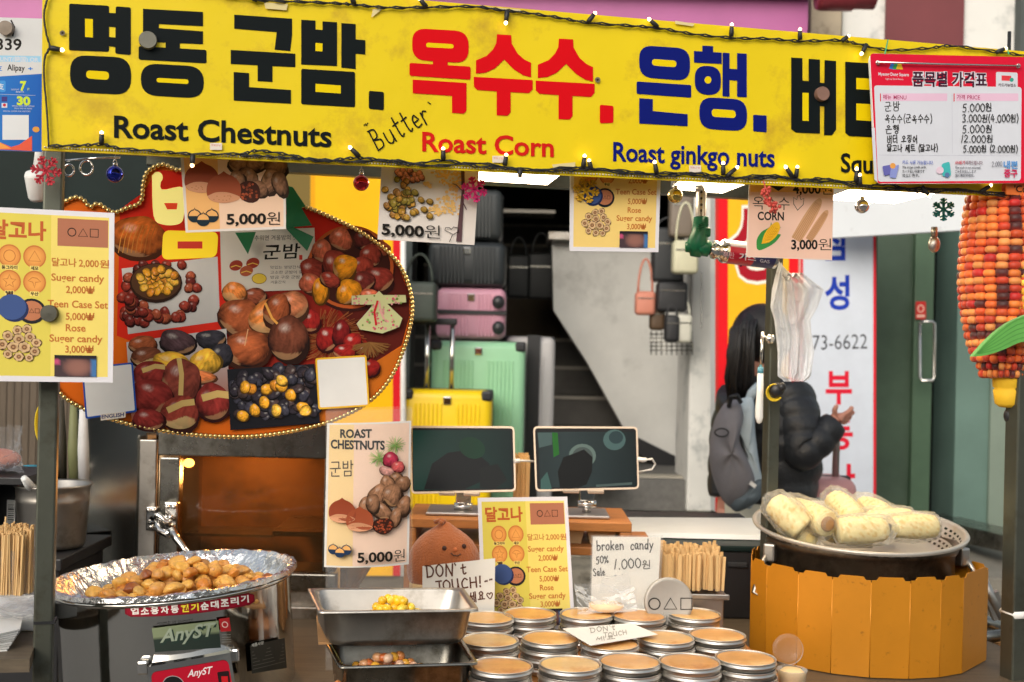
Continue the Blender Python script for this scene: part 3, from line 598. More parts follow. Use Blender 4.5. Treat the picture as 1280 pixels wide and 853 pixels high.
# ================================================================= THE STALL
YAW = 14.6
BP = Plane(55, 426, 1.56, YAW)          # plane of the yellow banner
rx_ = Vector((math.cos(R(YAW)), math.sin(R(YAW)), 0)); ry_ = Vector((-math.sin(R(YAW)), math.cos(R(YAW)), 0))
RZ = R(YAW)
stall = thing('market_stall', 'steel framed street food stall with grey posts, counter and flat roof', 'stall', (0, 1.9, 0))
ZC = .945
def stbox(mb, x0, x1, y0, y1, z0, z1, mat=0, bev=0):   # in stall axes, origin at (0,1.75)
    o = Vector((0, 1.75, 0)); c = o + rx_ * (x0 + x1) / 2 + ry_ * (y0 + y1) / 2; c.z = (z0 + z1) / 2
    return mb.box(c, (x1 - x0, y1 - y0, z1 - z0), RZ, mat, bev=bev)
m = MB(); stbox(m, -.40, 1.02, -.10, .62, ZC - .03, ZC, bev=.004); m.build('countertop', 'wood_dark', stall)
m = MB(); stbox(m, -.38, 1.0, -.08, -.06, .08, ZC - .035); m.build('front_panel', 'steel_dark', stall)
m = MB(); stbox(m, -.85, -.41, -.2, .42, .70, .73, bev=.004); m.build('low_shelf', 'wood_dark', stall)
m = MB(); stbox(m, -.95, -.42, .43, .45, .1, .80); m.build('back_panel', 'steel_dark', stall)
def post(px0, py0, px1, py1, Y, w_, z0=0, z1=1.93, name='post'):
    a = at((px0 + px1) / 2, (py0 + py1) / 2, Y); m = MB(); m.box((a.x, a.y, (z0 + z1) / 2), (w_, w_, z1 - z0), RZ, bev=.003); return m.build(name, 'post', stall)
pL = post(58, 650, 58, 650, 1.66, .026)
m = MB(); c = at(57, 776, 1.66); m.box(c, (.0285, .0285, .004), RZ); m.build('joint', 'black', pL)
pR = post(1272, 650, 1272, 650, 1.98, .034); m = MB(); c = at(1272, 766, 1.98); m.lathe([(.026, -.006), (.03, 0), (.026, .006)], c, 4, rot=Matrix.Rotation(RZ + R(45), 3, 'Z')); m.build('cable_tie', 'white', pR)
pM = post(965, 480, 965, 480, 2.16, .024, ZC)
m = MB(); stbox(m, -.60, 1.06, .0, .95, 1.90, 1.93); rm = pm('translucent_roof', (.8, .79, .74), .7, 0, .06); rn = rm.node_tree; tl_ = rn.nodes.new('ShaderNodeBsdfTranslucent'); tl_.inputs[0].default_value = (.86, .84, .78, 1); ms_ = rn.nodes.new('ShaderNodeMixShader'); ms_.inputs[0].default_value = .7  # unseen sheet roof, made translucent so daylight reaches the goods
rn.links.new(rn.nodes['Principled BSDF'].outputs[0], ms_.inputs[1]); rn.links.new(tl_.outputs[0], ms_.inputs[2]); rn.links.new(ms_.outputs[0], rn.nodes['Material Output'].inputs[0]); m.build('roof', rm, stall)
m = MB(); stbox(m, -.58, 1.04, .0, .03, 1.86, 1.895); stbox(m, -.58, 1.04, .90, .93, 1.86, 1.895); m.build('cross_bar', 'post', stall)
# flat lamps under the roof
for i, (x0, x1, y, lab) in enumerate(((597, 706, 226, 'lit flat lamp left of the three under the stall roof'), (842, 925, 237, 'lit flat lamp in the middle under the stall roof'), (1040, 1140, 250, 'lit flat lamp right of the three under the stall roof'))):
    Yf = 2.35 + .08 * i; a, b = at(x0, y, Yf), at(x1 - 22, y, Yf + .04); z = a.z; fr = -.42
    qa = [a, b, b + Vector((.06, fr, 0)), a + Vector((.02, fr, 0))]
    for p in qa: p.z = z
    e = thing('ceiling_lamp', lab, 'lamp', a, 'lit lamps under the stall roof'); m = MB(); m.slab(qa, Vector((0, 0, .006))); m.build('diffuser', 'panel_glow', e)
    cc = sum(qa, Vector()) / 4; m = MB(); m.slab([cc + (p - cc) * 1.06 + Vector((0, 0, .0065)) for p in qa], Vector((0, 0, .02))); m.build('housing', 'white_metal', e)

# ---------------------------------------------------------------- the long yellow banner
YEL, BLK, RED, NAV = srgb(232, 202, 10), (.006, .009, .010, 1), srgb(214, 10, 22), srgb(14, 26, 112)
bq = [(53, -40), (1300, 66), (1300, 248), (52, 188)]
ban = thing('banner', 'long yellow banner with black red and blue lettering across the stall front', 'banner', base_of(BP, bq))
m = MB(); panel(m, BP, bq, .006); bt = m.build('panel', pm('banner_yellow', srgb(232, 203, 10), .45, 0, .07, 2.5, spec=.3, bump=1.2, bscale=5, dirt=(srgb(186, 146, 36), .34, 6)), ban)
cv = Canvas(BP)
class Z:   # zoomed drawing coordinates -> photograph
    def __init__(s, ox, oy): s.o = (ox, oy)
    def __call__(s, pts): return [(s.o[0] + x / 2.972, s.o[1] + y / 2.972) for x, y in pts]
z1, z2, z3 = Z(0, 0), Z(425, 0), Z(850, 0)
BY = srgb(232, 203, 10)
def P_(z, c, *pts): cv.poly(z(pts), c, True)
def Rr(z, c, r, *pts): cv.rr(z(pts), r / 2.972, c, True)
Rr(z1, BLK, 8, (257, 14), (405, 22), (405, 193), (256, 188)); P_(z1, BY, (316, 70), (345, 72), (345, 140), (316, 138))
P_(z1, BLK, (404, 48), (431, 50), (431, 102), (404, 100)); P_(z1, BLK, (404, 138), (431, 140), (431, 176), (404, 172)); Rr(z1, BLK, 8, (430, 24), (486, 28), (486, 205), (428, 200))
Rr(z1, BLK, 62, (260, 204), (487, 215), (487, 354), (260, 343)); Rr(z1, BY, 16, (320, 262), (405, 267), (405, 298), (320, 292))
P_(z1, BLK, (531, 33), (754, 45), (754, 98), (590, 90), (590, 105), (754, 117), (754, 165), (531, 155)); P_(z1, BLK, (615, 158), (668, 161), (668, 184), (615, 180)); Rr(z1, BLK, 8, (515, 172), (767, 186), (767, 236), (515, 222))
Rr(z1, BLK, 62, (523, 235), (757, 248), (757, 367), (523, 354)); Rr(z1, BY, 9, (582, 290), (700, 296), (700, 313), (582, 306))
cv.word(); P_(z1, BLK, (870, 55), (1085, 70), (1085, 130), (1078, 190), (1020, 185), (1028, 120), (870, 107)); P_(z1, BLK, (857, 186), (1097, 200), (1097, 250), (1012, 246), (1012, 305), (957, 302), (957, 243), (857, 238)); P_(z1, BLK, (868, 268), (925, 272), (925, 324), (1081, 335), (1081, 386), (868, 374))
P_(z1, BLK, (1119, 74), (1172, 77), (1172, 110), (1198, 112), (1198, 80), (1252, 83), (1252, 246), (1119, 240)); P_(z1, BY, (1172, 160), (1198, 162), (1198, 192), (1172, 190))
P_(z2, BLK, (5, 86), (58, 90), (58, 147), (94, 150), (94, 203), (58, 200), (58, 257), (5, 252)); Rr(z1, BLK, 8, (1119, 256), (1319, 268), (1319, 399), (1119, 388)); P_(z1, BY, (1172, 312), (1266, 318), (1266, 348), (1172, 342))
Rr(z2, BLK, 8, (107, 338), (163, 342), (163, 410), (107, 405))
cv.word(); Rr(z2, RED, 52, (268, 105), (478, 117), (478, 236), (268, 223)); Rr(z2, BY, 10, (320, 159), (422, 165), (422, 181), (320, 176)); P_(z2, RED, (345, 222), (400, 226), (400, 245), (345, 242)); Rr(z2, RED, 8, (258, 234), (485, 248), (485, 297), (258, 282)); P_(z2, RED, (270, 296), (470, 309), (470, 412), (460, 423), (416, 420), (416, 357), (270, 347))
for dx, dy in ((0, 0), (230, 16)):
    P_(z2, RED, *[(x + dx, y + dy) for x, y in ((583, 128), (636, 131), (638, 162), (660, 200), (685, 222), (710, 234), (710, 288), (680, 280), (645, 258), (610, 222), (575, 255), (540, 271), (505, 274), (505, 225), (545, 208), (568, 185), (581, 160))])
    P_(z2, RED, *[(x + dx, y + dy - (2 if dx else 0)) for x, y in ((497, 286), (716, 298), (716, 332), (702, 347), (634, 343), (634, 418), (622, 431), (582, 429), (582, 340), (510, 335), (497, 322))])
Rr(z2, RED, 8, (965, 390), (1016, 394), (1016, 457), (965, 459))
def pr(c, r, *p): cv.rr(list(p), r, c, True)
cv.word(); pr(NAV, 17, (799, 56.5), (862.5, 61), (862.5, 101.5), (799, 96.5)); pr(BY, 4.6, (815, 74), (845.5, 76), (845.5, 84.5), (815, 82)); pr(NAV, 2, (795.8, 102), (864, 106.5), (864, 122.3), (795.8, 117.5)); cv.poly([(799, 123), (816, 124), (816, 139), (859.5, 143), (859.5, 158), (799, 154.5)], NAV, True)
P_(z3, NAV, (83, 170), (123, 172), (123, 194), (155, 196), (155, 238), (52, 233), (52, 190), (83, 192)); Rr(z3, NAV, 46, (55, 243), (152, 248), (152, 355), (55, 350)); cv.disc(850 + 104 / 2.972, 298 / 2.972, 4.2, 4.6, BY, let=True)
P_(z3, NAV, (158, 196), (184, 198), (184, 256), (212, 258), (212, 198), (248, 200), (248, 362), (212, 360), (212, 300), (184, 298), (184, 360), (158, 358)); Rr(z3, NAV, 52, (72, 360), (249, 371), (249, 489), (72, 478)); Rr(z3, BY, 14, (118, 405), (207, 411), (207, 440), (118, 434)); Rr(z3, NAV, 4, (272, 427), (322, 430), (322, 492), (272, 488))
cv.word(); P_(z3, BLK, (413, 214), (455, 217), (455, 300), (478, 302), (478, 219), (520, 222), (520, 497), (430, 493), (413, 480)); P_(z3, BY, (455, 345), (478, 346), (478, 450), (455, 449)); P_(z3, BLK, (519, 308), (538, 309), (538, 396), (519, 394)); P_(z3, BLK, (537, 224), (580, 227), (580, 482), (565, 503), (535, 503))
P_(z3, BLK, (614, 230), (770, 239), (770, 513), (628, 506), (614, 494)); P_(z3, BY, (655, 290), (770, 296), (770, 338), (655, 332)); P_(z3, BY, (655, 385), (770, 391), (770, 454), (655, 447))
cv.text('Roast Chestnuts', 142.5, 171.5, 414.5, 183.6, 27, BLK, .022); cv.text('Roast Corn', 527.8, 188.8, 692.3, 196, 24, srgb(206, 30, 24), .022)
cv.text('Roast ginkgo nuts', 766.5, 201, 968.5, 208.8, 23.5, NAV, .022); cv.text('Squid', 1051, 215, 1112, 218, 23.5, BLK, .022)
cv.hand('Butter', 471, 188, 541, 150, 27, 1.9, srgb(24, 24, 24)); cv.stroke([(455, 157), (457, 155)], 1.2, BLK); cv.stroke([(458, 157), (459.5, 154)], 1.2, BLK); cv.stroke([(535, 128), (538, 130)], 1.4, BLK)
cv.finish(ban, 'vinyl')
def bit(name, f, off=.0034):
    c_ = Canvas(BP, off); f(c_); c_.finish(ban, 'vinyl', name, name + '_print')
for x, y in ((270, 183), (623, 199), (869, 211)):
    bit('price_sticker', lambda c_: (c_.rect(x - 7.5, y - 4, x + 7.5, y + 4.5, srgb(226, 214, 200)), c_.text('명동군밤', x - 6, y, x + 6, y + .4, 2.6, srgb(206, 96, 90))))
for q in (((601, 8), (650, 12), (652, 15), (600, 10)), ((690, 206), (719, 203), (719, 211), (692, 211)), ((943, 220), (971, 221), (971, 226), (943, 224)), ((480, 10), (466, 12), (464, 22), (466, 21)), ((844, 26), (868, 30), (866, 33), (844, 30)), ((330, 3), (360, 5), (358, 13), (332, 11))): bit('tape_scrap', lambda c_: c_.poly(list(q), srgb(222, 206, 150)))
for x, y in ((78, 41.5), (747, 100)): bit('screw_head', lambda c_: (c_.disc(x, y, 3.4, col=srgb(120, 110, 90)), c_.disc(x, y, 1.5, col=srgb(50, 44, 36))))

m = MB(); N = 330
for i in range(N):
    t = i / (N - 1); x = 56 + (1290 - 56) * t; y = 185.5 + (246 - 185.5) * t - 2.0; m.ball(BP.pt(x, y + .6, .002), .0014, seg=6, rings=4)
o = m.build('bead_trim', pm('bead', (.82, .76, .58), .3), ban)
for x, y, r, lab, c in ((185, 51, 11, 'round grey magnet on the second syllable of the yellow banner', None), (1027, 118, 9, 'round coppery magnet on the last black letter of the banner', None)):
    mm = MB(); mt = pm('magnet_face', srgb(118, 116, 104) if x < 500 else srgb(140, 106, 92), .6, .2, .15, 60); k = BP.pt(x, y, .004); rr = r / F * (k.y)
    rot = Matrix(((rx_.x, 0, -ry_.x), (rx_.y, 0, -ry_.y), (0, 1, 0))); mm.lathe([(0, -.004), (rr, -.004), (rr, .004), (rr * .94, .006), (0, .006)], k, 28, rot=rot, smooth=False); tag(mm.build('magnet', mt), lab, 'magnet')

# ---------------------------------------------------------------- string lights
def cable_pts(pts, off, ph=0):
    out = []; n = len(pts)
    for i in range(n - 1):
        for k in range(6):
            t = k / 6; p0, p1, p2, p3 = [Vector(pts[max(0, min(n - 1, i + d))]) for d in (-1, 0, 1, 2)]
            q = .5 * ((2 * p1) + (p2 - p0) * t + (2 * p0 - 5 * p1 + 4 * p2 - p3) * t * t + (3 * p1 - p0 - 3 * p2 + p3) * t ** 3)
            a = len(out) * 2.1 + ph; out.append(BP.pt(q.x, q.y + 1.1 * math.sin(a), off + .0016 * math.cos(a)))
    out.append(BP.pt(*pts[-1], off)); return out
top = [(70, -24), (130, -20), (200, -14), (260, -8), (330, 0), (380, 2), (425, 4), (445, 5.5), (480, 9), (530, 9), (590, 8), (625, 12), (660, 16), (700, 22), (735, 28), (790, 32), (825, 35), (865, 42), (915, 47), (960, 48), (1000, 51), (1050, 50), (1070, 54), (1110, 62), (1160, 60), (1190, 57), (1250, 65), (1290, 70)]
left = [(66, -20), (60, -4), (55, 18), (58, 42), (62, 58), (56, 72), (55, 95), (58, 130), (60, 160), (61, 181)]
bot = [(60, 182), (100, 181.5), (127, 180), (150, 185), (200, 189), (240, 192), (300, 192), (322, 188), (360, 193), (400, 201), (430, 198), (455, 197), (490, 202), (515, 205), (555, 200), (600, 208), (640, 210), (700, 213), (740, 211), (790, 214), (830, 220), (870, 216), (905, 221), (940, 223), (975, 221), (1000, 225), (1030, 223), (1070, 232), (1110, 230), (1140, 238), (1160, 240), (1200, 237), (1240, 243), (1290, 247)]
def light_string(lab, ptsl, bulbs):
    e = thing('string_lights', lab, 'string lights', BP.pt(*ptsl[0][len(ptsl[0]) // 2], .004)); m = MB()
    for i, pts in enumerate(ptsl): m.tube(cable_pts(pts, .005, i), .00125, 5); m.tube(cable_pts([(x, y + 1.2) for x, y in pts], .0055, i + 2), .00125, 5)
    m.build('cable', 'rubber', e)
    for (x0, y0), (x1, y1) in bulbs:
        a, b = BP.pt(x0, y0, .006), BP.pt(x1, y1, .012); d = (b - a)
        h = MB(); h.tube([a, a + d * .25, a + d * .8], [.0035, .0038, .003], 8); k = h.build('bulb_socket', 'rubber', e)
        h = MB(); h.tube([a + d * .8, a + d * .92, b + d * .02], [.0026, .0028, .0008], 8); h.build('bulb', 'bulb_glow', k)
light_string('black string of tiny lit bulbs along the top edge of the yellow banner', [top], [((318, 2), (322, -12)), ((443, 5), (437, -8)), ((533, 9), (523, -3)), ((634, 14), (632, 31)), ((735, 28), (745, 15)), ((822, 34), (810, 23)), ((914, 46), (915, 29)), ((1000, 50), (1000, 35)), ((1052, 52), (1062, 44)), ((1083, 56), (1076, 69)), ((1245, 66), (1259, 60))])
light_string('black string of tiny lit bulbs along the bottom of the yellow banner', [left, bot, [(300, 194), (330, 195), (360, 197), (400, 199), (440, 202), (490, 200), (540, 207), (600, 204), (660, 213), (720, 209), (790, 217), (850, 216), (900, 223), (960, 219), (1010, 226), (1060, 227), (1100, 235), (1180, 236), (1290, 244)]], [((62, 60), (80, 63)), ((127, 180), (127, 164)), ((241, 194), (240, 209)), ((449, 196), (436, 183)), ((554, 200), (554, 184)), ((631, 207), (633, 192)), ((650, 211), (650, 226)), ((729, 210), (731, 193)), ((739, 212), (736, 199)), ((821, 217), (818, 201)), ((904, 219), (904, 202)), ((908, 221), (923, 208)), ((991, 222), (981, 207)), ((995, 222), (997, 207)), ((1070, 228), (1071, 209)), ((1075, 232), (1075, 217)), ((1152, 233), (1163, 247)), ((1226, 240), (1240, 231))])
# baubles and snowflakes
def bauble(lab, x, y, r, col, Y, metal=.85):
    c = at(x, y, Y); rr = r / F * Y; e = thing('bauble', lab, 'bauble', c); m = MB(); m.ball(c, rr, seg=24, rings=14); m.build('ball', pm('bauble_glass', col, .1, metal, .08, coat=.6), e)
    m = MB(); m.tube([c + Vector((0, 0, rr * .96)), c + Vector((0, 0, rr * 1.35))], rr * .3, 12, 0); m.tube([c + Vector((rr * .2 * math.cos(t), 0, rr * 1.5 + rr * .25 * math.sin(t))) for t in [k * math.pi / 6 for k in range(13)]], rr * .05, 5, 0); m.tube([c + Vector((0, 0, rr * 1.7)), c + Vector((0, 0, rr * 1.7 + .018))], .0006, 5); m.build('cap', 'chrome', e)
bauble('shiny dark blue bauble hanging under the banner at the left', 143.5, 218, 10.5, srgb(20, 40, 170), 1.66)
bauble('shiny red bauble hanging in front of the plain yellow sign', 451.5, 229, 10, srgb(190, 14, 34), 1.74)
bauble('small gold bauble hanging right of the caramel menu card', 844, 245, 9.5, srgb(206, 180, 96), 1.86)
bauble('silver mirror bauble hanging in front of the white lintel board', 1077.5, 258, 9, srgb(214, 206, 204), 1.93)
bauble('small red bauble hanging in front of the roasted corn plush', 1241, 265, 9, srgb(196, 16, 24), 1.96)
for x, y in ((86, 213), (108, 210), (1168, 302)):
    pass
def flake(lab, x, y, r, col, Y, spin=0, hang=True):
    pl_ = Plane(x, y, Y, YAW); m = MB(); 
    def seg(a, b, wd): 
        a, b = Vector(a), Vector(b); t = (b - a).normalized(); n = Vector((-t.y, t.x)) * wd / 2
        m.slab([pl_.pt(*(a + n)), pl_.pt(*(a - n)), pl_.pt(*(b - n)), pl_.pt(*(b + n))], -pl_.n * (.0024 + random.random() * .0004))
    for k in range(6):
        t = k * math.pi / 3 + spin; d = Vector((math.cos(t), math.sin(t))); c = Vector((x, y)); seg(c + d * r * .02, c + d * r, r * .17)
        for f_, l_ in ((.45, .36), (.72, .3)):
            for sg in (-1, 1): tt = t + sg * .95; seg(c + d * r * f_, c + d * r * f_ + Vector((math.cos(tt), math.sin(tt))) * r * l_, r * .14)
    o = m.build('snowflake', pm('glitter', col, .35, .3, .35, 300, bump=.5, bscale=400)); tag(o, lab, 'snowflake')
flake('dark red glitter snowflake below the banner at the far left', 57.5, 213.5, 19.5, srgb(168, 18, 40), 1.60, .15)
flake('magenta glitter snowflake at the right edge of the ginkgo price card', 593, 237, 16.5, srgb(206, 14, 110), 1.76, .3)
flake('gold glitter snowflake on the top corner of the hanging caramel menu card', 733, 238, 16.5, srgb(216, 166, 24), 1.80, .2)
flake('teal glitter snowflake hanging in front of the white lintel board', 1180, 262, 14.5, srgb(10, 110, 112), 1.97, .52)
m = MB(); random.seed(3)
for i in range(46): t = random.random(); m.ball(at(955 + 14 * t + random.gauss(0, 3), 238 + 26 * t + random.gauss(0, 2), 1.80 + random.uniform(-.006, .006)), random.uniform(.0018, .0032), seg=7, rings=5)
m.tube([at(954, 226, 1.8), at(960, 245, 1.8), at(968, 265, 1.8)], .001, 5); tag(m.build('berry_sprig', pm('coral_glitter', srgb(200, 74, 62), .5, 0, .3, 200)), 'coral red glitter berry sprig hanging on the corn price card', 'ornament')
# curtain rings and camera at far left
m = MB()
for x, y, r in ((86, 213, 6.5), (108, 210, 8)): c = at(x, y, 1.70); rr = r / F * 1.7; m.tube([c + Vector((rr * math.cos(k * math.pi / 10), 0, rr * 1.1 * math.sin(k * math.pi / 10))) for k in range(21)], .0016, 6)
m.tube([at(80, 201, 1.69), at(115, 198, 1.69), at(150, 197, 1.69)], .0015, 6); tag(m.build('ring_clip', 'chrome'), 'pair of steel clip rings on a wire beside the red snowflake', 'ring')
m = MB(); c = at(1168, 300, 2.05); m.tube([at(1168, 284, 2.05), at(1168, 296, 2.05)], .006, 8); m.ball(c + Vector((0, 0, -.008)), (.011, .007, .015)); tag(m.build('hanging_hook', 'steel_dull'), 'small steel hook hanging in front of the green door', 'hook')
c = at(46, 236, 2.0); e = thing('security_camera', 'white barrel security camera with dark lens behind the red snowflake', 'camera', c); m = MB(); rt = Matrix.Rotation(R(28), 3, 'X')
m.lathe([(0, .03), (.014, .03), (.0165, .024), (.0165, -.014), (.014, -.02), (.0, -.018)], c, 28, rot=rt); m.build('housing', 'white', e); m = MB(); m.ball(c + rt @ Vector((0, 0, -.018)), (.0125, .0125, .007)); m.build('lens', 'black', e); m = MB(); m.tube([c + Vector((0, 0, .03)), c + Vector((0, .02, .12))], .008, 8); m.build('bracket', 'white', e)
# ================================================================= MENUS, PRICE CARDS AND PAPERS
random.seed(11)
INK, BRN = srgb(30, 26, 22), srgb(178, 92, 44)
def dark(u, v): return (.02, .02, .02, 1)
def candy(cv, x, y, r, mark, base=srgb(236, 164, 82)):
    cv.disc(x, y, r, r, rings=4, n=24, shade=lambda u, v: mixc(base, srgb(200, 110, 52), max(0, math.hypot(u, v) - .55) * 1.6)); c = srgb(196, 112, 56)
    cv.ring(x, y, r * .93, r * .93, 1, c, 22)
    if mark == 'o': cv.ring(x, y, r * .5, r * .5, 1.1, c, 18)
    elif mark == 't': cv.stroke([(x, y - r * .5), (x + r * .52, y + r * .38), (x - r * .52, y + r * .38)], 1.2, c, True, False)
    elif mark == 's': cv.stroke([(x + r * (.6 if i % 2 == 0 else .27) * math.sin(i * math.pi / 5), y - r * (.6 if i % 2 == 0 else .27) * math.cos(i * math.pi / 5)) for i in range(10)], 1.1, c, True, False)
    else: cv.stroke([(x - r * .55, y - r * .1), (x - r * .2, y - r * .4), (x + r * .2, y - r * .35), (x + r * .55, y - r * .05), (x + r * .1, y), (x, y + r * .5), (x - r * .15, y)], 1.1, c, True, False)
def shapes3(cv, x0, x1, y, r, wd, col):
    d = (x1 - x0) / 2; cv.ring(x0, y, r, r, wd, col, 22, True)
    cv.stroke([(x0 + d, y - r * 1.02), (x0 + d + r * 1.15, y + r * .95), (x0 + d - r * 1.15, y + r * .95)], wd, col, True); cv.stroke([(x1 - r, y - r), (x1 + r, y - r), (x1 + r, y + r), (x1 - r, y + r)], wd, col, True)
def rose(cv, x, y, r):
    base = srgb(206, 172, 128); cv.disc(x, y, r, r * .92, srgb(86, 54, 38), lump=.08)
    for k in range(6): a = k * 1.05 + x; cv.disc(x + math.cos(a) * r * .5, y + math.sin(a) * r * .45, r * .46, r * .4, jit(base, .15), lump=.06)
    cv.disc(x, y, r * .5, r * .45, srgb(176, 134, 94)); cv.ring(x, y, r * .3, r * .26, r * .14, srgb(104, 68, 46), 12)
def menu(name, lab, quad, pl, th=.002, hang=False, field=srgb(238, 214, 112), field2=srgb(222, 204, 88)):
    e = thing(name, lab, 'menu', base_of(pl, quad)); m = MB(); panel(m, pl, quad, th); m.build('board', 'white', e)
    qm = quad_map(*quad); cv = Canvas(pl, tf=lambda x, y: qm((x + 25) / 168, (y - 260) / 217))
    cv.rect(-25, 260, 143, 477, srgb(226, 222, 226)); cv.rect(-18, 266.5, 136.5, 470, field)
    cv.rect(-18, 266.5, 64, 470, field2 if field2 else field)
    cv.rect(72, 270, 135.5, 305, srgb(176, 112, 84)); shapes3(cv, 90, 118, 287, 5, 1.3, INK)
    cv.text('달고나', -12, 300, 58, 300, 25, srgb(190, 92, 44), .035)
    for x, y, k, t in ((12, 320, 'o', '동그라미'), (43.5, 320, 't', '세모'), (12, 352, 's', '별'), (43.5, 352, 'u', '우산')):
        candy(cv, x, y, 14.5, k); cv.rect(x - (11 if len(t) > 3 else 6), y + 11.5, x + (11 if len(t) > 3 else 6), y + 17.5, srgb(240, 214, 120)); cv.text(t, x - (10 if len(t) > 3 else 5), y + 17, x + (10 if len(t) > 3 else 5), y + 17, 5, srgb(60, 34, 24), .04)
    tx = srgb(196, 116, 54)
    for t, x0, x1, y, h in (('달고나', 65, 96, 331, 11), ('2,000', 99, 124, 330, 8.6), ('원', 125, 137, 331, 10.5), ('Suger candy', 64.5, 131, 349, 9), ('2,000₩', 83, 119, 364, 8.8), ('Teen Case Set', 60, 136, 382.5, 9), ('5,000₩', 83, 119, 398, 8.8), ('Rose', 83, 108, 412.5, 9), ('Suger candy', 62.5, 129.5, 426, 9), ('3,000₩', 82.5, 118.5, 439.5, 8.8)):
        cv.text(t, x0, y, x1, y, h, tx, .018, box=hangul(t) and t != '₩' and '0' not in t)
    cv.disc(40, 388.5, 18, 16, srgb(30, 30, 36)); cv.disc(40, 388, 14.5, 12.5, srgb(190, 120, 84)); shapes3(cv, 33, 47, 388, 2.6, .9, INK)
    cv.disc(18, 386.5, 18.5, 16, srgb(34, 46, 84)); cv.disc(15, 384, 18.5, 16, srgb(62, 84, 136))
    rr_ = random.Random(5); k = 0
    for x, y, r in ((22, 413, 6.5), (34, 411, 6.5), (10, 420, 7), (24, 424, 7.5), (38, 421, 7), (46, 428, 6.5), (3, 431, 7), (17, 434, 8), (31, 434, 8), (44, 439, 6.5), (10, 443, 6), (24, 446, 6.5), (37, 447, 5.5)): rose(cv, x, y, r)
    # a small snapshot, as unreadable soft patches
    def snap(u, v):
        b = srgb(74, 58, 62); d = math.hypot((u - .55) / .38, (v - .55) / .5)
        if d < 1: b = mixc(srgb(150, 104, 92), b, d ** 3)
        if u > .85: b = srgb(70, 116, 168)
        if u < .16 and v < .5: b = srgb(196, 80, 120)
        if v < .22: b = srgb(40, 34, 40)
        return b
    cv.grid([(69, 443), (122, 443), (122, 470), (69, 470)], snap, 12, 8)
    cv.finish(e); return e
PLm = Plane(60, 370, 1.60, 9)
menu('menu_board', 'laminated yellow caramel candy menu on the grey post at far left', [(-25, 258), (143, 266.5), (141, 478.5), (-25, 476.5)], PLm)
mm = MB(); k = PLm.pt(62, 392, .004); mm.lathe([(0, -.003), (.0115, -.003), (.0115, .004), (.0, .005)], k, 24, rot=Matrix.Rotation(R(90), 3, 'X'), smooth=False); tag(mm.build('magnet', pm('magnet_dark', srgb(72, 70, 58), .6, .1, .25, 60)), 'dark round magnet holding the left caramel menu to the post', 'magnet')
menu('menu_card', 'yellow caramel menu card hanging from the banner in the middle', [(713.5, 149), (828, 151), (823, 315.5), (712, 314)], Plane(768, 260, 1.815, 12), field=srgb(240, 206, 122), field2=None)
menu('menu_stand', 'yellow caramel menu standing on the counter behind the candy tins', [(597, 622.5), (709, 621), (719, 786), (603, 790)], Plane(655, 700, 2.09, 3, 6))

def won(cv, t, x0, x1, x2, y0, y1, y2, h, col=INK):
    """bold figures followed by the thin won sign"""
    cv.text(t, x0, y0, x1, y1, h, col, .03); cv.text('원', x1 + 1, y1 + h * .12, x2, y2 + h * .12, h * 1.25, col, -.004)
def chestnut_pair(cv, x, y, s, c1=srgb(146, 66, 40), c2=srgb(160, 78, 48), tip=srgb(212, 150, 112)):
    def one(cx, cy, col):
        pts = [(0, -1.1), (.25, -.92), (.62, -.75), (.95, -.4), (1.05, .05), (.98, .45), (.7, .72), (0, .85), (-.7, .72), (-.98, .45), (-1.05, .05), (-.95, -.4), (-.62, -.75), (-.25, -.92)]
        P = [(cx + a * s, cy + b * s) for a, b in smooth(pts + [pts[0]])[:-1]]; cv.poly(P, col)
        cv.poly([(cx + a * s, cy + b * s) for a, b in smooth([(-1.0, .42), (-.5, .2), (.1, .18), (.6, .3), (1.0, .5), (.72, .72), (0, .84), (-.7, .72), (-1.0, .42)])[:-1]], tip)
        for i in range(10): a, b = random.uniform(-.6, .6), random.uniform(.38, .68); cv.disc(cx + a * s, cy + b * s, s * .05, s * .025, srgb(176, 110, 70), n=6)
    one(x, y, c1); one(x + 1.35 * s, y + .62 * s, c2)
def icon3(cv, x, y, s, col=srgb(28, 44, 54)):
    for dx, dy in ((-1.25, 0), (1.25, 0), (0, .55)):
        cx, cy = x + dx * s, y + dy * s; pts = smooth([(0, -1.25), (.10, -.98), (.5, -.82), (.86, -.48), (1.0, .02), (.9, .45), (.5, .85), (0, .95), (-.5, .85), (-.9, .45), (-1.0, .02), (-.86, -.48), (-.5, -.82), (-.10, -.98), (0, -1.25)])[:-1]
        cv.poly([(cx + a * s, cy + b * s) for a, b in pts], col); cv.poly([(cx + a * s * .84, cy + .02 * s + b * s * .84) for a, b in pts if b < .1] , srgb(236, 176, 104))
def walnuts(cv, pts, lo=.85):
    for x, y, a, b, r in pts: cv.nut(x, y, a, b, jit(srgb(148, 106, 78), .2), r, .3, .08, None, .7)
def price_card(name, lab, q, pl, bg, th=.0016):
    e = thing(name, lab, 'price card', base_of(pl, q)); m = MB(); panel(m, pl, q, th); m.build('board', 'white', e); cv = Canvas(pl); return e, cv
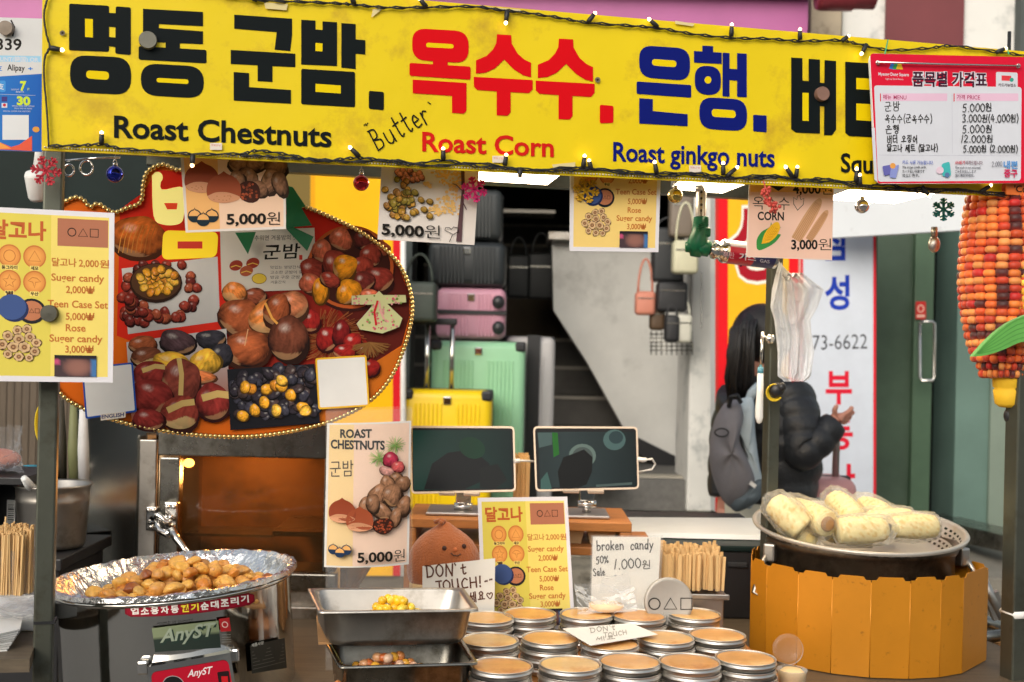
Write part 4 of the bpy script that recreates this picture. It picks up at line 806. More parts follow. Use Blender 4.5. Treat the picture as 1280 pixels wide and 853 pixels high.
# A: chestnuts
pl = Plane(292, 250, 1.675, YAW); q = [(224, 170), (357, 174), (357.5, 286.5), (232, 291)]
e, cv = price_card('price_card', 'peach chestnut price card hanging in front of the round sign', q, pl, 0)
cv.poly(q, srgb(226, 214, 204)); cv.poly([(228, 170), (354, 174), (354.5, 283.5), (235, 288)], srgb(240, 202, 172)); cv.poly([(228, 170), (271, 172), (275, 286.5), (235, 288)], srgb(242, 182, 112))
walnuts(cv, [(300, 206, 15, 12, .3), (322, 203, 14, 11, -.2), (345, 208, 14, 13, .4), (309, 222, 13, 12, 1), (338, 226, 12, 16, .3), (350, 230, 10, 15, -.4), (320, 236, 15, 10, .5), (297, 225, 10, 11, 0)]); cv.disc(311, 240, 16, 13, srgb(66, 34, 24), lump=.08)
for i in range(40): a = random.random() * 6.3; r = random.random() ** .5; cv.disc(311 + 15 * r * math.cos(a), 240 + 11 * r * math.sin(a), 1.6, 1.4, jit(srgb(150, 70, 40), .5), n=7)
chestnut_pair(cv, 252, 224, 20.5); icon3(cv, 254, 270, 8.6); won(cv, '5,000', 283, 332.5, 350, 280.5, 279.5, 279.5, 12.8); cv.finish(e)
# B: ginkgo
pl = Plane(536, 260, 1.765, YAW); q = [(478, 190), (600, 194), (593, 306.5), (472, 299.5)]
e, cv = price_card('price_card', 'white ginkgo nut price card with autumn tree hanging from the banner', q, pl, 0)
cv.poly(q, srgb(232, 222, 214)); LF = srgb(242, 196, 120)
for x, y, r in ((562, 222, 15), (548, 216, 8), (570, 212, 14), (565, 246, 14), (555, 258, 14), (545, 262, 9), (568, 262, 9), (572, 232, 10), (535, 231, 5)):
    for i in range(int(r * 2.2)): a = random.random() * 6.3; k = random.random() ** .6; cv.disc(x + r * k * math.cos(a), y + r * .8 * k * math.sin(a), random.uniform(1, 2.6), random.uniform(1, 2.2), jit(LF, .1), n=7)
cv.poly([(576, 200), (580, 200), (581, 230), (579, 262), (577, 302.5), (570, 302), (573, 275), (577, 240)], srgb(96, 70, 74)); cv.stroke([(577, 250), (583, 262)], 1.2, srgb(96, 70, 74), let=False); cv.stroke([(577, 238), (570, 231), (566, 230)], 1, srgb(96, 70, 74), let=False)
for x, y in ((497, 215), (503, 213), (508, 218), (513, 215), (504, 222), (511, 224), (519, 219), (524, 217), (516, 225), (522, 224), (527, 222), (506, 228), (512, 213), (500, 218)): cv.nut(x, y, 4, 4, jit(srgb(222, 140, 110), .15), 0, .5)
for i in range(52): x, y = random.gauss(502, 11), random.gauss(250, 11); cv.nut(max(481, x), min(272, y), random.uniform(3.4, 5), random.uniform(3.6, 4.8), jit(random.choice((srgb(190, 140, 50), srgb(170, 120, 60), srgb(150, 130, 50))), .2), random.random() * 3, .4)
for x, y in ((530, 262), (537, 252), (537, 270), (508, 272), (516, 266), (526, 250)): cv.nut(x, y, 4.4, 3.8, jit(srgb(176, 136, 54), .15), .5, .4)
won(cv, '5,000', 477, 530, 550, 293, 296, 297, 13.2); cv.stroke([(562, 302), (566, 293), (556, 288), (557, 285), (562, 285), (564, 287), (567, 284), (572, 285), (573, 290), (567, 293)], 1, INK); cv.finish(e)
# D: corn
pl = Plane(988, 280, 1.885, YAW); q = [(938, 190), (1043, 193), (1040, 325.5), (933, 321.5)]
e, cv = price_card('price_card', 'peach corn price card hanging in front of the white shop sign', q, pl, 0)
cv.poly(q, srgb(236, 206, 190)); cv.poly([(939, 190), (1042, 193), (1039.5, 324), (935, 320.5)], srgb(238, 196, 174)); cv.poly([(939, 190), (1042, 193), (1041, 241), (938, 240)], srgb(238, 184, 106)); cv.poly([(958, 230), (985, 231), (973, 239)], srgb(40, 44, 46))
won(cv, '4,000', 991, 1026, 1040, 242, 242, 242, 11.5)
cv.text('옥수수', 941, 262, 987, 263, 16, INK, -.004); cv.text('CORN', 947, 275, 980, 275.5, 10.2, INK, .03)
cv.stroke([(997, 263), (992, 255), (992, 247), (996, 250), (997, 245), (1000, 245), (1001, 250), (1005, 248), (1004, 256), (997, 263)], .8, INK)
gn, yl = srgb(60, 140, 66), srgb(244, 186, 40)
cv.poly(smooth([(946, 311), (946, 300), (952, 290), (962, 284), (964, 278), (966, 288), (976, 284), (972, 292), (976, 294), (968, 304), (956, 311), (949, 313), (946, 311)])[:-1], gn)
cv.poly(smooth([(952, 305), (956, 292), (966, 280), (973, 278), (975, 286), (970, 296), (961, 303), (952, 305)])[:-1], yl)
for i in range(6): cv.stroke([(953 + 3.2 * i, 304 - 3.6 * i), (962 + 2.2 * i, 303 - 3.4 * i)], .5, srgb(214, 150, 30), let=False); cv.stroke([(953 + 1.9 * i, 303.5 - .6 * i), (964 + 1.9 * i, 281 + 1.2 * i)], .5, srgb(214, 150, 30), let=False)
for (x0, y0), (x1, y1), wd in (((995, 300), (1025, 250), 13), ((1011, 300), (1034, 264), 9)):
    d = Vector((x1 - x0, y1 - y0)); L_ = d.length; d.normalize(); n = Vector((-d.y, d.x)); c0 = Vector((x0, y0))
    out = smooth([tuple(c0 + n * wd * .5), tuple(c0 + d * L_ * .5 + n * wd * .55), tuple(c0 + d * L_ * .9 + n * wd * .4), tuple(c0 + d * L_ * 1.03), tuple(c0 + d * L_ * .9 - n * wd * .4), tuple(c0 + d * L_ * .5 - n * wd * .55), tuple(c0 - n * wd * .5)]); cv.poly(out, srgb(206, 158, 116))
    for k in (-.36, -.18, 0, .18, .36): cv.stroke([tuple(c0 + n * wd * k), tuple(c0 + d * L_ * .92 + n * wd * k * .7)], .7, srgb(176, 126, 88), let=False)
won(cv, '3,000', 989, 1022, 1039, 311.5, 311.5, 311.5, 11.5); cv.finish(e)

# price list on the banner, hung on a wire
pl = BP; OFF = .03
q = [(1087, 66), (1290, 71), (1290, 229), (1096, 230)]
e = thing('price_list', 'white and red whiteboard price list hung over the right end of the banner', 'price list', base_of(pl, q)); cv = Canvas(pl, OFF)
m = MB(); m.slab([pl.pt(*p, OFF) for p in ((1092, 67), (1292, 72), (1292, 229), (1101, 230), (1095, 226), (1087, 76), (1088.5, 70))], -pl.n * .004); m.build('board', 'white_glossy', e)
CR, WH, DK = srgb(218, 22, 54), srgb(214, 216, 224), srgb(62, 20, 44)
cv.rr([(1087.5, 67), (1300, 72), (1300, 229), (1096, 229.5)], 5, CR); cv.rr([(1092.5, 107), (1277, 109), (1276, 226), (1097.5, 227.5)], 4, WH); cv.poly([(1089.5, 160), (1093.5, 160), (1097, 228), (1093, 224)], WH); cv.rr([(1245, 90), (1272, 91), (1272, 111), (1245, 110)], 2.5, WH)
for i, c in enumerate((srgb(60, 120, 200), srgb(60, 160, 90), srgb(240, 190, 40))): cv.poly([(1111 + 4.6 * i, 86), (1114 + 4.6 * i, 78.5), (1117 + 4.6 * i, 79), (1119.5 + 4.6 * i, 87), (1116 + 4.6 * i, 87)], c)
cv.text('Myeong Dong Square', 1098, 94.5, 1136, 95.5, 4, WH, .02); cv.text('Light up Seoul Korea', 1107, 99.6, 1129, 100.3, 2.2, WH, 0)
for b, c in ((.11, WH), (.03, DK)):
    cv.text('품목별', 1140.5 - b * 6, 108.5 + b * 8, 1184 + b * 6, 109 + b * 8, 19 + b * 14, c, b); cv.text('가격표', 1190 - b * 6, 109 + b * 8, 1233.5 + b * 6, 109.5 + b * 8, 19 + b * 14, c, b)
cv.poly([(1252, 94.5), (1264, 95), (1264, 101.5), (1252, 101)], srgb(222, 60, 70)); cv.disc(1264.5, 100, 2.6, col=srgb(50, 160, 140)); cv.text('카드가능업소', 1248, 108.5, 1270, 109, 4.2, DK, .03)
for x0, x1, a, b in ((1100, 1186, '메뉴', 'MENU'), (1192, 1275, '가격', 'PRICE')):
    cv.rect(x0 + 3, 117, x1 - 2, 126.5, srgb(228, 190, 212)); cv.rect(x0, 117, x0 + 1.2, 127, CR); cv.text(a, x0 + 4, 124.5, x0 + 14, 124.7, 6, srgb(170, 40, 90), .02); cv.text(b, x0 + 17, 124.3, x0 + 33, 124.6, 5, srgb(170, 40, 90), .01)
cv.stroke([(1190, 117), (1190.5, 192)], .4, srgb(190, 190, 204)); cv.stroke([(1098, 194), (1277, 195)], .4, srgb(190, 190, 204))
hd = lambda t, x0, x1, y, h, w_=1.05: cv.hand(t, x0, y, x1, y, h, w_, INK)
for t, x0, x1, y, h in (('군밤', 1106, 1126, 139, 11), ('옥수수(군옥수수)', 1106, 1166, 154, 10), ('은행', 1107, 1126, 168, 10.5), ('버터 오징어', 1109, 1148, 178.5, 9), ('달고나 세트 (달고나)', 1109, 1173, 189.5, 8.5), ('5.000원', 1203, 1241, 139.5, 10), ('3.000원(4.000원)', 1203, 1274, 153, 9.5), ('5.000원', 1203, 1241, 166, 9.5), ('12.000원', 1201, 1242, 178, 9), ('5.000원 (2.000원)', 1204, 1273, 190.5, 8.5)): hd(t, x0, x1, y, h)
cv.rr([(1103, 208), (1119, 205), (1120, 217), (1105, 220)], 1.5, srgb(104, 104, 176)); cv.rr([(1114, 208), (1124, 206), (1120, 223), (1112, 222)], 1.5, srgb(140, 150, 210)); cv.disc(1116, 207.5, 3.6, col=srgb(230, 160, 80)); cv.text('카드 사용 가능합니다.', 1128, 205.5, 1167, 206, 5, srgb(90, 110, 190), .01)
for y, t in ((210.5, 'We accept credit cards.'), (216, 'カード払い可能です'), (221, '可以使用卡。')): cv.text(t, 1128, y, 1128 + min(30, 2.2 * len(t) + 8), y, 3, INK, .01, box=False)
cv.rr([(1177, 205), (1187, 202), (1189, 220), (1178, 221)], 3, srgb(70, 180, 180)); cv.disc(1175, 213, 4.6, col=srgb(224, 200, 214)); cv.disc(1184, 219, 3.2, col=srgb(90, 120, 160)); cv.text('쓰레기', 1194, 206, 1206, 206, 5, srgb(200, 40, 60), .02); cv.text('버려드립니다.', 1207, 206, 1229, 206.3, 5, srgb(110, 50, 70), .01)
for y, t in ((211, 'The trash is not returned.'), (216, 'ごみをお出しします'), (221, '我们帮您扔垃圾。')): cv.text(t, 1194, y, 1194 + min(32, 2 * len(t) + 8), y, 3, srgb(90, 90, 100), .01, box=False)
cv.hand('2.000', 1240, 208, 1253, 208, 6, .6, srgb(120, 120, 130)); cv.text('내편', 1254.5, 211, 1272, 211.5, 10, srgb(90, 150, 210), .03); cv.text('중구', 1255, 222, 1272, 222.5, 10, srgb(206, 40, 90), .03)
cv.finish(e)
m = MB(); m.tube([pl.pt(1097, 78, OFF + .006), pl.pt(1180, 80.5, OFF + .006), pl.pt(1275, 82.5, OFF + .006)], .0016, 6)
for x, y in ((1097.5, 78.5), (1273, 82.5)): m.lathe([(.002, 0), (.0035, .001), (.0035, -.003)], pl.pt(x, y, OFF + .003), 12, rot=Matrix.Rotation(R(90), 3, 'X'))
m.build('hanging_wire', 'steel', e)
for x in (1107, 1262):
    m = MB(); m.tube([pl.pt(x - 1, 68, OFF), pl.pt(x + (3 if x < 1200 else -3), 50 if x < 1200 else 60, .008)], .0011, 5); tag(m.build('plastic_tie', pm('green_tie', srgb(60, 180, 120), .4)), 'green plastic tie at the %s top corner of the price list' % ('left' if x < 1200 else 'right'), 'tie')
# orange corner card under the price list
q = [(1258, 229), (1300, 230), (1300, 247), (1258, 243)]; ev = thing('corner_card', 'orange card corner peeping out below the price list', 'card', base_of(pl, q)); m = MB(); panel(m, pl, q, .002, off=.016); m.build('board', pm('orange_card', srgb(222, 110, 40), .6), ev); cv = Canvas(pl, .0175); cv.text("'Corn'", 1268, 240, 1296, 241, 8, INK, .01); cv.finish(ev)

# pay board at the top left corner
pl = Plane(26, 105, 1.70, YAW); q = [(-70, 20), (54, 23.5), (52.5, 190), (-70, 186)]
e = thing('pay_board', 'white and blue mobile payment board left of the yellow banner', 'sign', base_of(pl, q)); m = MB(); panel(m, pl, q, .003); m.build('board', 'white', e); cv = Canvas(pl)
cv.poly(q, srgb(214, 214, 214)); cv.grid([(-70, 100), (52.5, 92.5), (52.5, 190), (-70, 186)], lambda u, v: mixc(srgb(52, 140, 216), srgb(30, 96, 186), u), 6, 6)
cv.text('339', -5, 62, 27, 63, 14, INK, .02); cv.stroke([(14, 26), (18, 34), (16, 45)], 2, INK); cv.stroke([(9, 30), (11.5, 36), (10, 43)], 2, INK)
cv.poly([(-70, 68), (51, 70.5), (51, 78), (-70, 76)], srgb(158, 206, 234)); cv.text('DISCOUNT(韓国) QR', -22, 76, 48, 77.5, 5, WH, .02, box=False); cv.text('Alipay', 9, 88, 31, 89, 7.5, INK, .02); cv.text('支', -6, 89, 3, 89, 7, srgb(40, 120, 210), .02); cv.text('+', 35, 88.5, 41, 88.7, 5, srgb(40, 120, 210), .03)
cv.rr([(-12, 101), (7, 101), (7, 115), (-12, 115)], 2, srgb(70, 150, 220)); cv.text('支', -3, 112.5, 5, 112.5, 8, WH, .02); cv.text('7', 25, 113, 33, 113, 11.5, srgb(206, 226, 60), .05); cv.text('折', 34, 113, 37, 113, 3, srgb(206, 226, 60), 0); cv.text('DISCOUNT', 14, 113, 24, 113, 1.8, WH, 0); cv.text('BENEFITS', 20, 116, 30, 116, 1.8, WH, 0)
cv.stroke([(0, 118), (44, 119.5)], .4, WH, let=False); cv.text('30', 21, 131, 38, 131.5, 10.5, srgb(206, 226, 60), .05); cv.rect(2, 121, 9, 127, srgb(70, 60, 130)); cv.rect(2, 129, 9, 135, WH); cv.disc(5.5, 131.5, 2, col=srgb(206, 40, 60))
for y, x0, x1 in ((133.5, 15, 43), (136.5, 18, 40), (140, 4, 38)): cv.text('SPECIAL OFFER FOR VISITORS', x0, y, x1, y + .4, 1.7, WH, 0)
cv.rect(3, 144, 36, 175, srgb(226, 228, 230)); cv.poly([(-20, 186), (-20, 170), (0, 178), (14, 184), (24, 181), (40, 170), (40, 189)], srgb(232, 96, 70)); cv.poly([(-20, 186), (0, 178), (14, 186)], srgb(244, 164, 80)); cv.disc(45, 162, 4.4, 3.6, srgb(226, 160, 70)); cv.finish(e)
mm = MB(); mm.lathe([(0, -.003), (.0105, -.003), (.0105, .005), (0, .006)], pl.pt(8, 36, .004), 24, rot=Matrix.Rotation(R(90), 3, 'X'), smooth=False); tag(mm.build('magnet', pm('magnet_worn', srgb(126, 112, 98), .6, .1, .25, 60)), 'worn round magnet on the mobile payment board', 'magnet')

# acrylic holder with the roast chestnut sheet (bulging a little towards the street)
pl = Plane(461, 620, 1.83, 6); cx = 461
e = thing('acrylic_holder', 'clear acrylic holder with bowed roast chestnuts price sheet on the counter', 'price holder', base_of(pl, [(408, 780), (515, 780)]))
bul = lambda x: .016 * (1 - ((x - cx) / 56) ** 2)
cv = Canvas(pl, .0012); cv.step = .00004; cv.bend = lambda p, x, y, o: p + pl.n * bul(x)
def strips(q, col):
    cv.grid(q, col, 14, 3)
strips([(409, 529), (514, 526), (511, 705), (405, 709)], srgb(228, 222, 216)); 
# lower edge bows down as the sheet curves
strips([(412, 531), (443, 530), (441, 706), (408, 706.5)], srgb(240, 206, 146)); strips([(443, 530), (511.5, 528.5), (508, 702), (441, 706)], srgb(238, 204, 180))
cv.off += .0007; cv.text('ROAST', 425.5, 546.5, 465, 546, 10.4, INK, .035); cv.text('CHESTNUTS', 413.5, 560, 481, 561, 10.8, INK, .035); cv.text('군밤', 412.5, 596, 442, 594, 20, srgb(60, 44, 36), -.004)
for i in range(150): a = random.random() * 6.3; k = random.random() ** .5; c = srgb(120, 168, 86) if i % 3 else srgb(176, 176, 110); x, y = (494, 556) if i % 2 else (474, 572); cv.stroke([(x, y), (x + 14 * k * math.cos(a), y + 12 * k * math.sin(a))], .5, jit(c, .2), let=False)
for x, y, a, b, c in ((488, 574, 9, 10, srgb(164, 46, 70)), (497, 583, 8, 7, srgb(196, 86, 86)), (483, 588, 9, 6, srgb(196, 140, 130))): cv.nut(x, y, a, b, c, .3, .4)
walnuts(cv, [(496, 598, 8, 8, 0), (484, 603, 9, 9, 0), (503, 604, 9, 10, .4), (456, 632, 8, 13, .3), (472, 617, 11.5, 13, .5), (490, 618, 12.5, 13, -.3), (504, 632, 8, 13, .2), (478, 638, 12, 9.5, .5), (494, 646, 7, 12, .3), (466, 628, 9, 11, 0)])
cv.disc(479, 656, 12.5, 11, srgb(60, 32, 24), lump=.08)
for i in range(40): a = random.random() * 6.3; r = random.random() ** .5; cv.disc(479 + 11 * r * math.cos(a), 656 + 9.5 * r * math.sin(a), 1.4, 1.2, jit(srgb(146, 66, 40), .5), n=7)
chestnut_pair(cv, 428, 639, 16.2); icon3(cv, 425, 686, 6.6, srgb(26, 48, 78)); won(cv, '5,000', 447, 491, 506, 701, 699.5, 699, 12)
cv.finish(e, pname='printed_sheet')
m = MB(); n = 14
def shellrow(y0l, y0r, inset, dz):
    return [pl.pt(407.0 + 108.5 * i / n, y0l + (y0r - y0l) * i / n, .004 + dz + bul(407 + 108.5 * i / n)) for i in range(n + 1)]
ra, rb = shellrow(514, 511, 0, 0), shellrow(838, 836, 0, 0); vs_ = ra + rb; m.add(vs_, [[i, i + 1, n + 2 + i, n + 1 + i] for i in range(n)])
ra, rb = [p - pl.n * .07 for p in shellrow(514, 511, 0, 0)], [p - pl.n * .07 for p in shellrow(838, 836, 0, 0)]; m.add(ra + rb, [[i, i + 1, n + 2 + i, n + 1 + i] for i in range(n)])
for k in (0, n): m.add([shellrow(514, 511, 0, 0)[k], shellrow(838, 836, 0, 0)[k], shellrow(838, 836, 0, 0)[k] - pl.n * .07, shellrow(514, 511, 0, 0)[k] - pl.n * .07], [[0, 1, 2, 3]])
m.build('acrylic_shell', 'acrylic', e)

# handwritten papers
def note(name, lab, q, pl, mt='paper', film=True, th=.0008):
    e = thing(name, lab, 'note', base_of(pl, q)); m = MB(); panel(m, pl, q, th); m.build('sheet', mt, e)
    return e, Canvas(pl)
pl = Plane(575, 730, 2.03, -4, 8); q = [(528, 708), (619, 698), (617, 812), (528, 812)]
e, cv = note('handwritten_note', "handwritten note saying don't touch leaning against the chestnut plush", q, pl); PB = srgb(92, 52, 34)
cv.hand('DON', 533, 722, 569, 720, 15, 1.9, PB); cv.hand("'", 570, 717, 574, 716, 12, 1.6, PB); cv.hand('t', 576, 718.5, 585, 717.5, 12, 1.8, PB); cv.hand('JOUCH!', 545, 739.5, 604, 733, 12.5, 1.9, PB); cv.hand('^^', 606, 732, 618, 729, 6, 1.1, PB); cv.hand('요', 569, 751, 580, 750, 10, 1.4, PB); cv.hand('세요', 587, 752, 608, 751, 11.5, 1.6, PB); cv.hand('♡', 609, 750, 618, 749, 8, 1.4, PB); cv.stroke([(527, 741), (531, 739.5), (534, 741)], 1.2, PB); cv.finish(e)
pl = Plane(782, 705, 2.07, -2, 6); q = [(741, 671), (826, 671.5), (820, 790), (738, 790)]
e, cv = note('handwritten_note', 'handwritten broken candy half price note in a clear sleeve', q, pl); KB = srgb(34, 30, 28)
cv.hand('broken', 746, 688, 781, 687, 11, 1.5, KB); cv.hand('candy', 788, 687, 818, 687, 11.5, 1.5, KB); cv.hand('50%', 745, 705, 762, 704, 9, 1.3, KB); cv.hand('1.000', 767, 711.5, 803, 709.5, 12, 1.5, KB); cv.hand('원', 803, 711.5, 815, 711, 10.5, 1.2, KB); cv.hand('Sale', 742, 720.5, 757, 719, 9, 1.3, KB); cv.finish(e)
m = MB(); panel(m, pl, [(739, 669), (829, 669.5), (823, 790), (736, 790)], .0004, off=.004); m.build('sleeve', 'clear', e)
# ================================================================= THE ROUND CHESTNUT SIGN
random.seed(21)
RP = Plane(300, 400, 1.86, YAW)
out = [(72, 488), (85, 500), (105, 511), (130, 521), (165, 531), (200, 538), (250, 544), (300, 546), (340, 543), (380, 536), (420, 524), (460, 503), (487, 474), (505, 435), (515, 393), (512, 362), (500, 333), (480, 311), (450, 290), (420, 275), (395, 264), (375, 257), (362, 252), (345, 236), (300, 228), (262, 222), (232, 213), (222, 213), (214, 210), (204, 206), (193, 209), (183, 217), (179, 232), (176, 253), (160, 260), (143, 266), (132, 261), (122, 255), (112, 259), (104, 250), (94, 247), (84, 251), (76, 256), (62, 270), (48, 320), (44, 380), (50, 440)]
e = thing('round_sign', 'big round roast chestnut picture sign edged with gold beads', 'sign', base_of(RP, out))
sm = smooth(out + [out[0]])[:-1]
m = MB(); m.slab([RP.pt(*p) for p in sm], -RP.n * .022); m.build('panel', pm('sign_core', srgb(196, 84, 24), .5), e)
cv = Canvas(RP)
cv.poly([tuple(p) for p in sm], srgb(228, 106, 20))
cv.poly([(150, 262), (180, 240), (196, 212), (230, 216), (345, 238), (395, 266), (450, 292), (498, 334), (511, 365), (512, 395), (480, 455), (440, 470), (280, 470), (146, 420)], srgb(224, 44, 26))
cv.poly([(400, 300), (455, 296), (480, 313), (499, 336), (511, 366), (512, 394), (502, 432), (470, 452), (440, 440), (420, 380)], srgb(92, 26, 16)); cv.poly([(283, 430), (300, 360), (400, 360), (470, 440), (458, 470), (283, 466)], srgb(148, 34, 20))
cv.poly([(440, 470), (490, 440), (503, 434), (484, 474), (456, 504), (400, 530), (392, 500)], srgb(198, 104, 24))
lv = Canvas(RP, .0016)
# big letters
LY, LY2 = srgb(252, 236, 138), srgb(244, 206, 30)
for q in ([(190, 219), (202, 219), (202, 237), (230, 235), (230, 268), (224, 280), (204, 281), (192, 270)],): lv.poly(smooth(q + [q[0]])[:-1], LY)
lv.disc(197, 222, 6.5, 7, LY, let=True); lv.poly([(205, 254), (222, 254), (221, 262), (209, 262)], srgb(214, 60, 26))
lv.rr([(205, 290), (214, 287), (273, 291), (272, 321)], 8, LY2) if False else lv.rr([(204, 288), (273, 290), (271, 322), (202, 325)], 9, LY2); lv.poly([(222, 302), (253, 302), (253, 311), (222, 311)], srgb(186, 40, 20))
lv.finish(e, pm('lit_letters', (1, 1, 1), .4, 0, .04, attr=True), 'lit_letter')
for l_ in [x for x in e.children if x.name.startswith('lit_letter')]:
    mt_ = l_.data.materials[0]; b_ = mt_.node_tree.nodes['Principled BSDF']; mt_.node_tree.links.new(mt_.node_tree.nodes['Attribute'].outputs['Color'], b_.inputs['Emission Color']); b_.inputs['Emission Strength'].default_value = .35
cv.nut(172, 297, 34, 26, srgb(206, 104, 34), .1, .5, .03, None, .8)
for i in range(9): x = 148 + 5.4 * i; cv.stroke([(x, 316), (x + 3, 298), (x + 9, 282)], .9, mixc(srgb(236, 160, 66), srgb(150, 64, 20), i / 9), let=False)
CN = [srgb(134, 46, 36), srgb(158, 58, 42), srgb(112, 40, 34), srgb(176, 86, 56)]; YN = [srgb(244, 172, 46), srgb(248, 192, 70), srgb(226, 146, 44)]
# picture 1: plate on a cloth
cv.grid([(152, 336), (272, 321), (275, 402), (160, 418)], lambda u, v: mixc(srgb(226, 222, 216), srgb(176, 172, 168), .5 * v + .2 * math.sin(9 * u)), 10, 8)
for i in range(30): cv.nut(random.uniform(154, 178) + i * .1, random.uniform(334, 404), 6.5, 6, random.choice(CN), random.random(), .4)
for i in range(26): t = .3 + i / 25 * 2.7; cv.nut(205 + 46 * math.cos(t) + random.uniform(-9, 6), 366 + 30 * math.sin(t) + random.uniform(-6, 6), 6.6, 6.1, random.choice(CN), random.random(), .45)
for x, y in ((227, 331), (208, 331), (194, 331), (238, 345), (238, 352), (236, 360), (246, 360), (179, 331)): cv.nut(x, y, 6, 5.6, random.choice(CN), 0, .45)
cv.disc(195, 354, 33, 25, srgb(50, 30, 20)); cv.disc(195, 352.5, 31, 22.5, srgb(92, 60, 38))
for i in range(28): a = i * 2.4; r = math.sqrt(i / 28); cv.nut(197 + 24 * r * math.cos(a), 351 + 16 * r * math.sin(a), 5.7, 5, random.choice(YN), a, .4)
# card with brush lettering
cv.grid([(275, 288), (393, 285), (396, 362), (277, 366)], lambda u, v: mixc(srgb(232, 224, 210), srgb(214, 204, 190), v), 4, 4)
cv.text('군밤', 328, 325, 374, 323, 19, INK, .012, italic=.1); cv.text('추워면 겨울밤의 맛', 318, 301, 372, 300, 6.5, INK, 0); cv.rect(374, 319, 378, 325, srgb(206, 60, 50))
for i, t in enumerate(('맛있는 영양간식', '고소한 군밤이 좋다', '방금 구운 군밤', '겨울간식')): cv.text(t, 338, 336.5 + 6.2 * i, 338 + 4.6 * len(t), 336 + 6.2 * i, 4, srgb(60, 50, 46), 0)
for x, y, c in ((295, 332, CN[1]), (316, 329, CN[1]), (308, 339, CN[3])): cv.disc(x, y, 8.5, 6.5, c, rot=-.3); cv.stroke([(x - 6, y + 2), (x, y), (x + 6, y + 2)], 1.2, srgb(230, 190, 80), let=False)
cv.disc(324, 348.5, 9, 6.4, srgb(230, 196, 70)); cv.ring(324, 348.5, 9, 6.4, .8, srgb(150, 110, 40), 18)
# bowl of nuts on the right
cv.disc(438, 338, 56, 52, srgb(60, 22, 14)); cv.ring(438, 334, 52, 50, 4, srgb(196, 92, 40), 40)
for x, y, a, b, c in ((476, 311, 12, 9, 3), (454, 300, 13, 12, 2), (463, 320, 14, 13, 1), (426, 300, 15, 13, 4), (402, 314, 13, 13, 4), (451, 333, 15, 12, 1), (392, 338, 15, 16, 1), (474, 349, 17, 16, 0), (455, 352, 14, 12, 2), (420, 332, 17, 18, 1), (430, 334, 14, 17, 9), (388, 355, 15, 12, 4), (400, 364, 10, 16, 9), (436, 365, 17, 14, 9), (412, 350, 13, 9, 1), (462, 372, 13, 10, 4)):
    cv.nut(x, y, a, b, jit(srgb(236, 150, 24), .08) if c == 9 else (jit(srgb(206, 104, 72), .1) if c == 4 else jit(CN[c], .2)), random.uniform(-.5, .5), .6, .06)
# spiny husk with open nuts
for i in range(260):
    a = random.uniform(0, 6.3); r0 = random.uniform(6, 26); r1 = r0 + random.uniform(6, 16); cv.stroke([(410 + r0 * math.cos(a) * 1.3, 423 + r0 * math.sin(a)), (410 + r1 * math.cos(a + .15) * 1.3, 423 + r1 * math.sin(a + .15))], .8, jit(srgb(150, 84, 44), .35), let=False)
for x, y, a, b, c in ((388, 402, 12, 14, 3), (409, 424, 13, 16, 1), (426, 416, 11, 15, 0), (440, 430, 12, 13, 1), (430, 440, 14, 9, 3), (462, 460, 12, 11, 1), (455, 440, 10, 9, 0)): cv.nut(x, y, a, b, jit(srgb(150, 30, 26), .2) if c else srgb(120, 22, 22), .2, .7)
for i in range(120): a = random.uniform(.4, 2.6); cv.stroke([(462, 428), (462 + 30 * math.cos(a) * random.uniform(.6, 1), 424 + 24 * math.sin(a) * random.uniform(.6, 1))], .6, jit(srgb(140, 96, 50), .3), let=False)
# big chestnuts in the centre
for x, y, a, b, c, r in ((318, 371, 15, 11, 3, 0), (293, 366, 15, 13, 9, .3), (365, 382, 20, 18, 8, .2), (299, 398, 28, 22, 7, .3), (334, 396, 24, 21, 9, -.4), (345, 388, 16, 20, 7, .5), (308, 436, 28, 24, 7, .15), (360, 424, 26, 26, 6, .3)):
    base = {3: srgb(150, 76, 50), 9: srgb(236, 140, 66), 8: srgb(206, 124, 82), 7: srgb(172, 88, 48), 6: srgb(120, 64, 44)}[c]; cv.nut(x, y, a, b, base, r, .45, .05, srgb(226, 178, 120) if c == 9 else None, .85)
cv.stroke([(310, 412), (306, 432)], 1.2, srgb(220, 170, 120), let=False); cv.stroke([(332, 380), (340, 398), (346, 404)], 3, srgb(236, 170, 80), let=False)
# picture 2
cv.grid([(158, 428), (283, 411), (288, 514), (165, 531)], lambda u, v: mixc(srgb(196, 192, 190), srgb(150, 70, 30), v), 6, 6)
for x, y, a, b, c in ((178, 431, 18, 11, 3), (222, 428, 22, 15, 10), (264, 424, 18, 12, 11), (183, 447, 20, 13, 12), (276, 444, 14, 14, 11), (214, 456, 24, 16, 9), (256, 453, 20, 15, 9), (248, 472, 22, 8, 13), (190, 470, 24, 18, 1), (172, 490, 16, 20, 0), (225, 478, 23, 31, 2), (190, 496, 26, 22, 1), (266, 503, 22, 22, 1), (224, 517, 24, 21, 14), (186, 525, 20, 13, 1)):
    base = {3: srgb(160, 84, 48), 10: srgb(86, 62, 66), 11: srgb(52, 50, 58), 12: srgb(126, 70, 46), 9: srgb(248, 190, 60), 13: srgb(234, 132, 74), 1: srgb(146, 48, 42), 0: srgb(130, 44, 40), 2: srgb(140, 64, 50), 14: srgb(156, 62, 48)}[c]; cv.nut(x, y, a, b, base, random.uniform(-.3, .3), .45, .04, srgb(232, 208, 140) if c in (14, 12) else None)
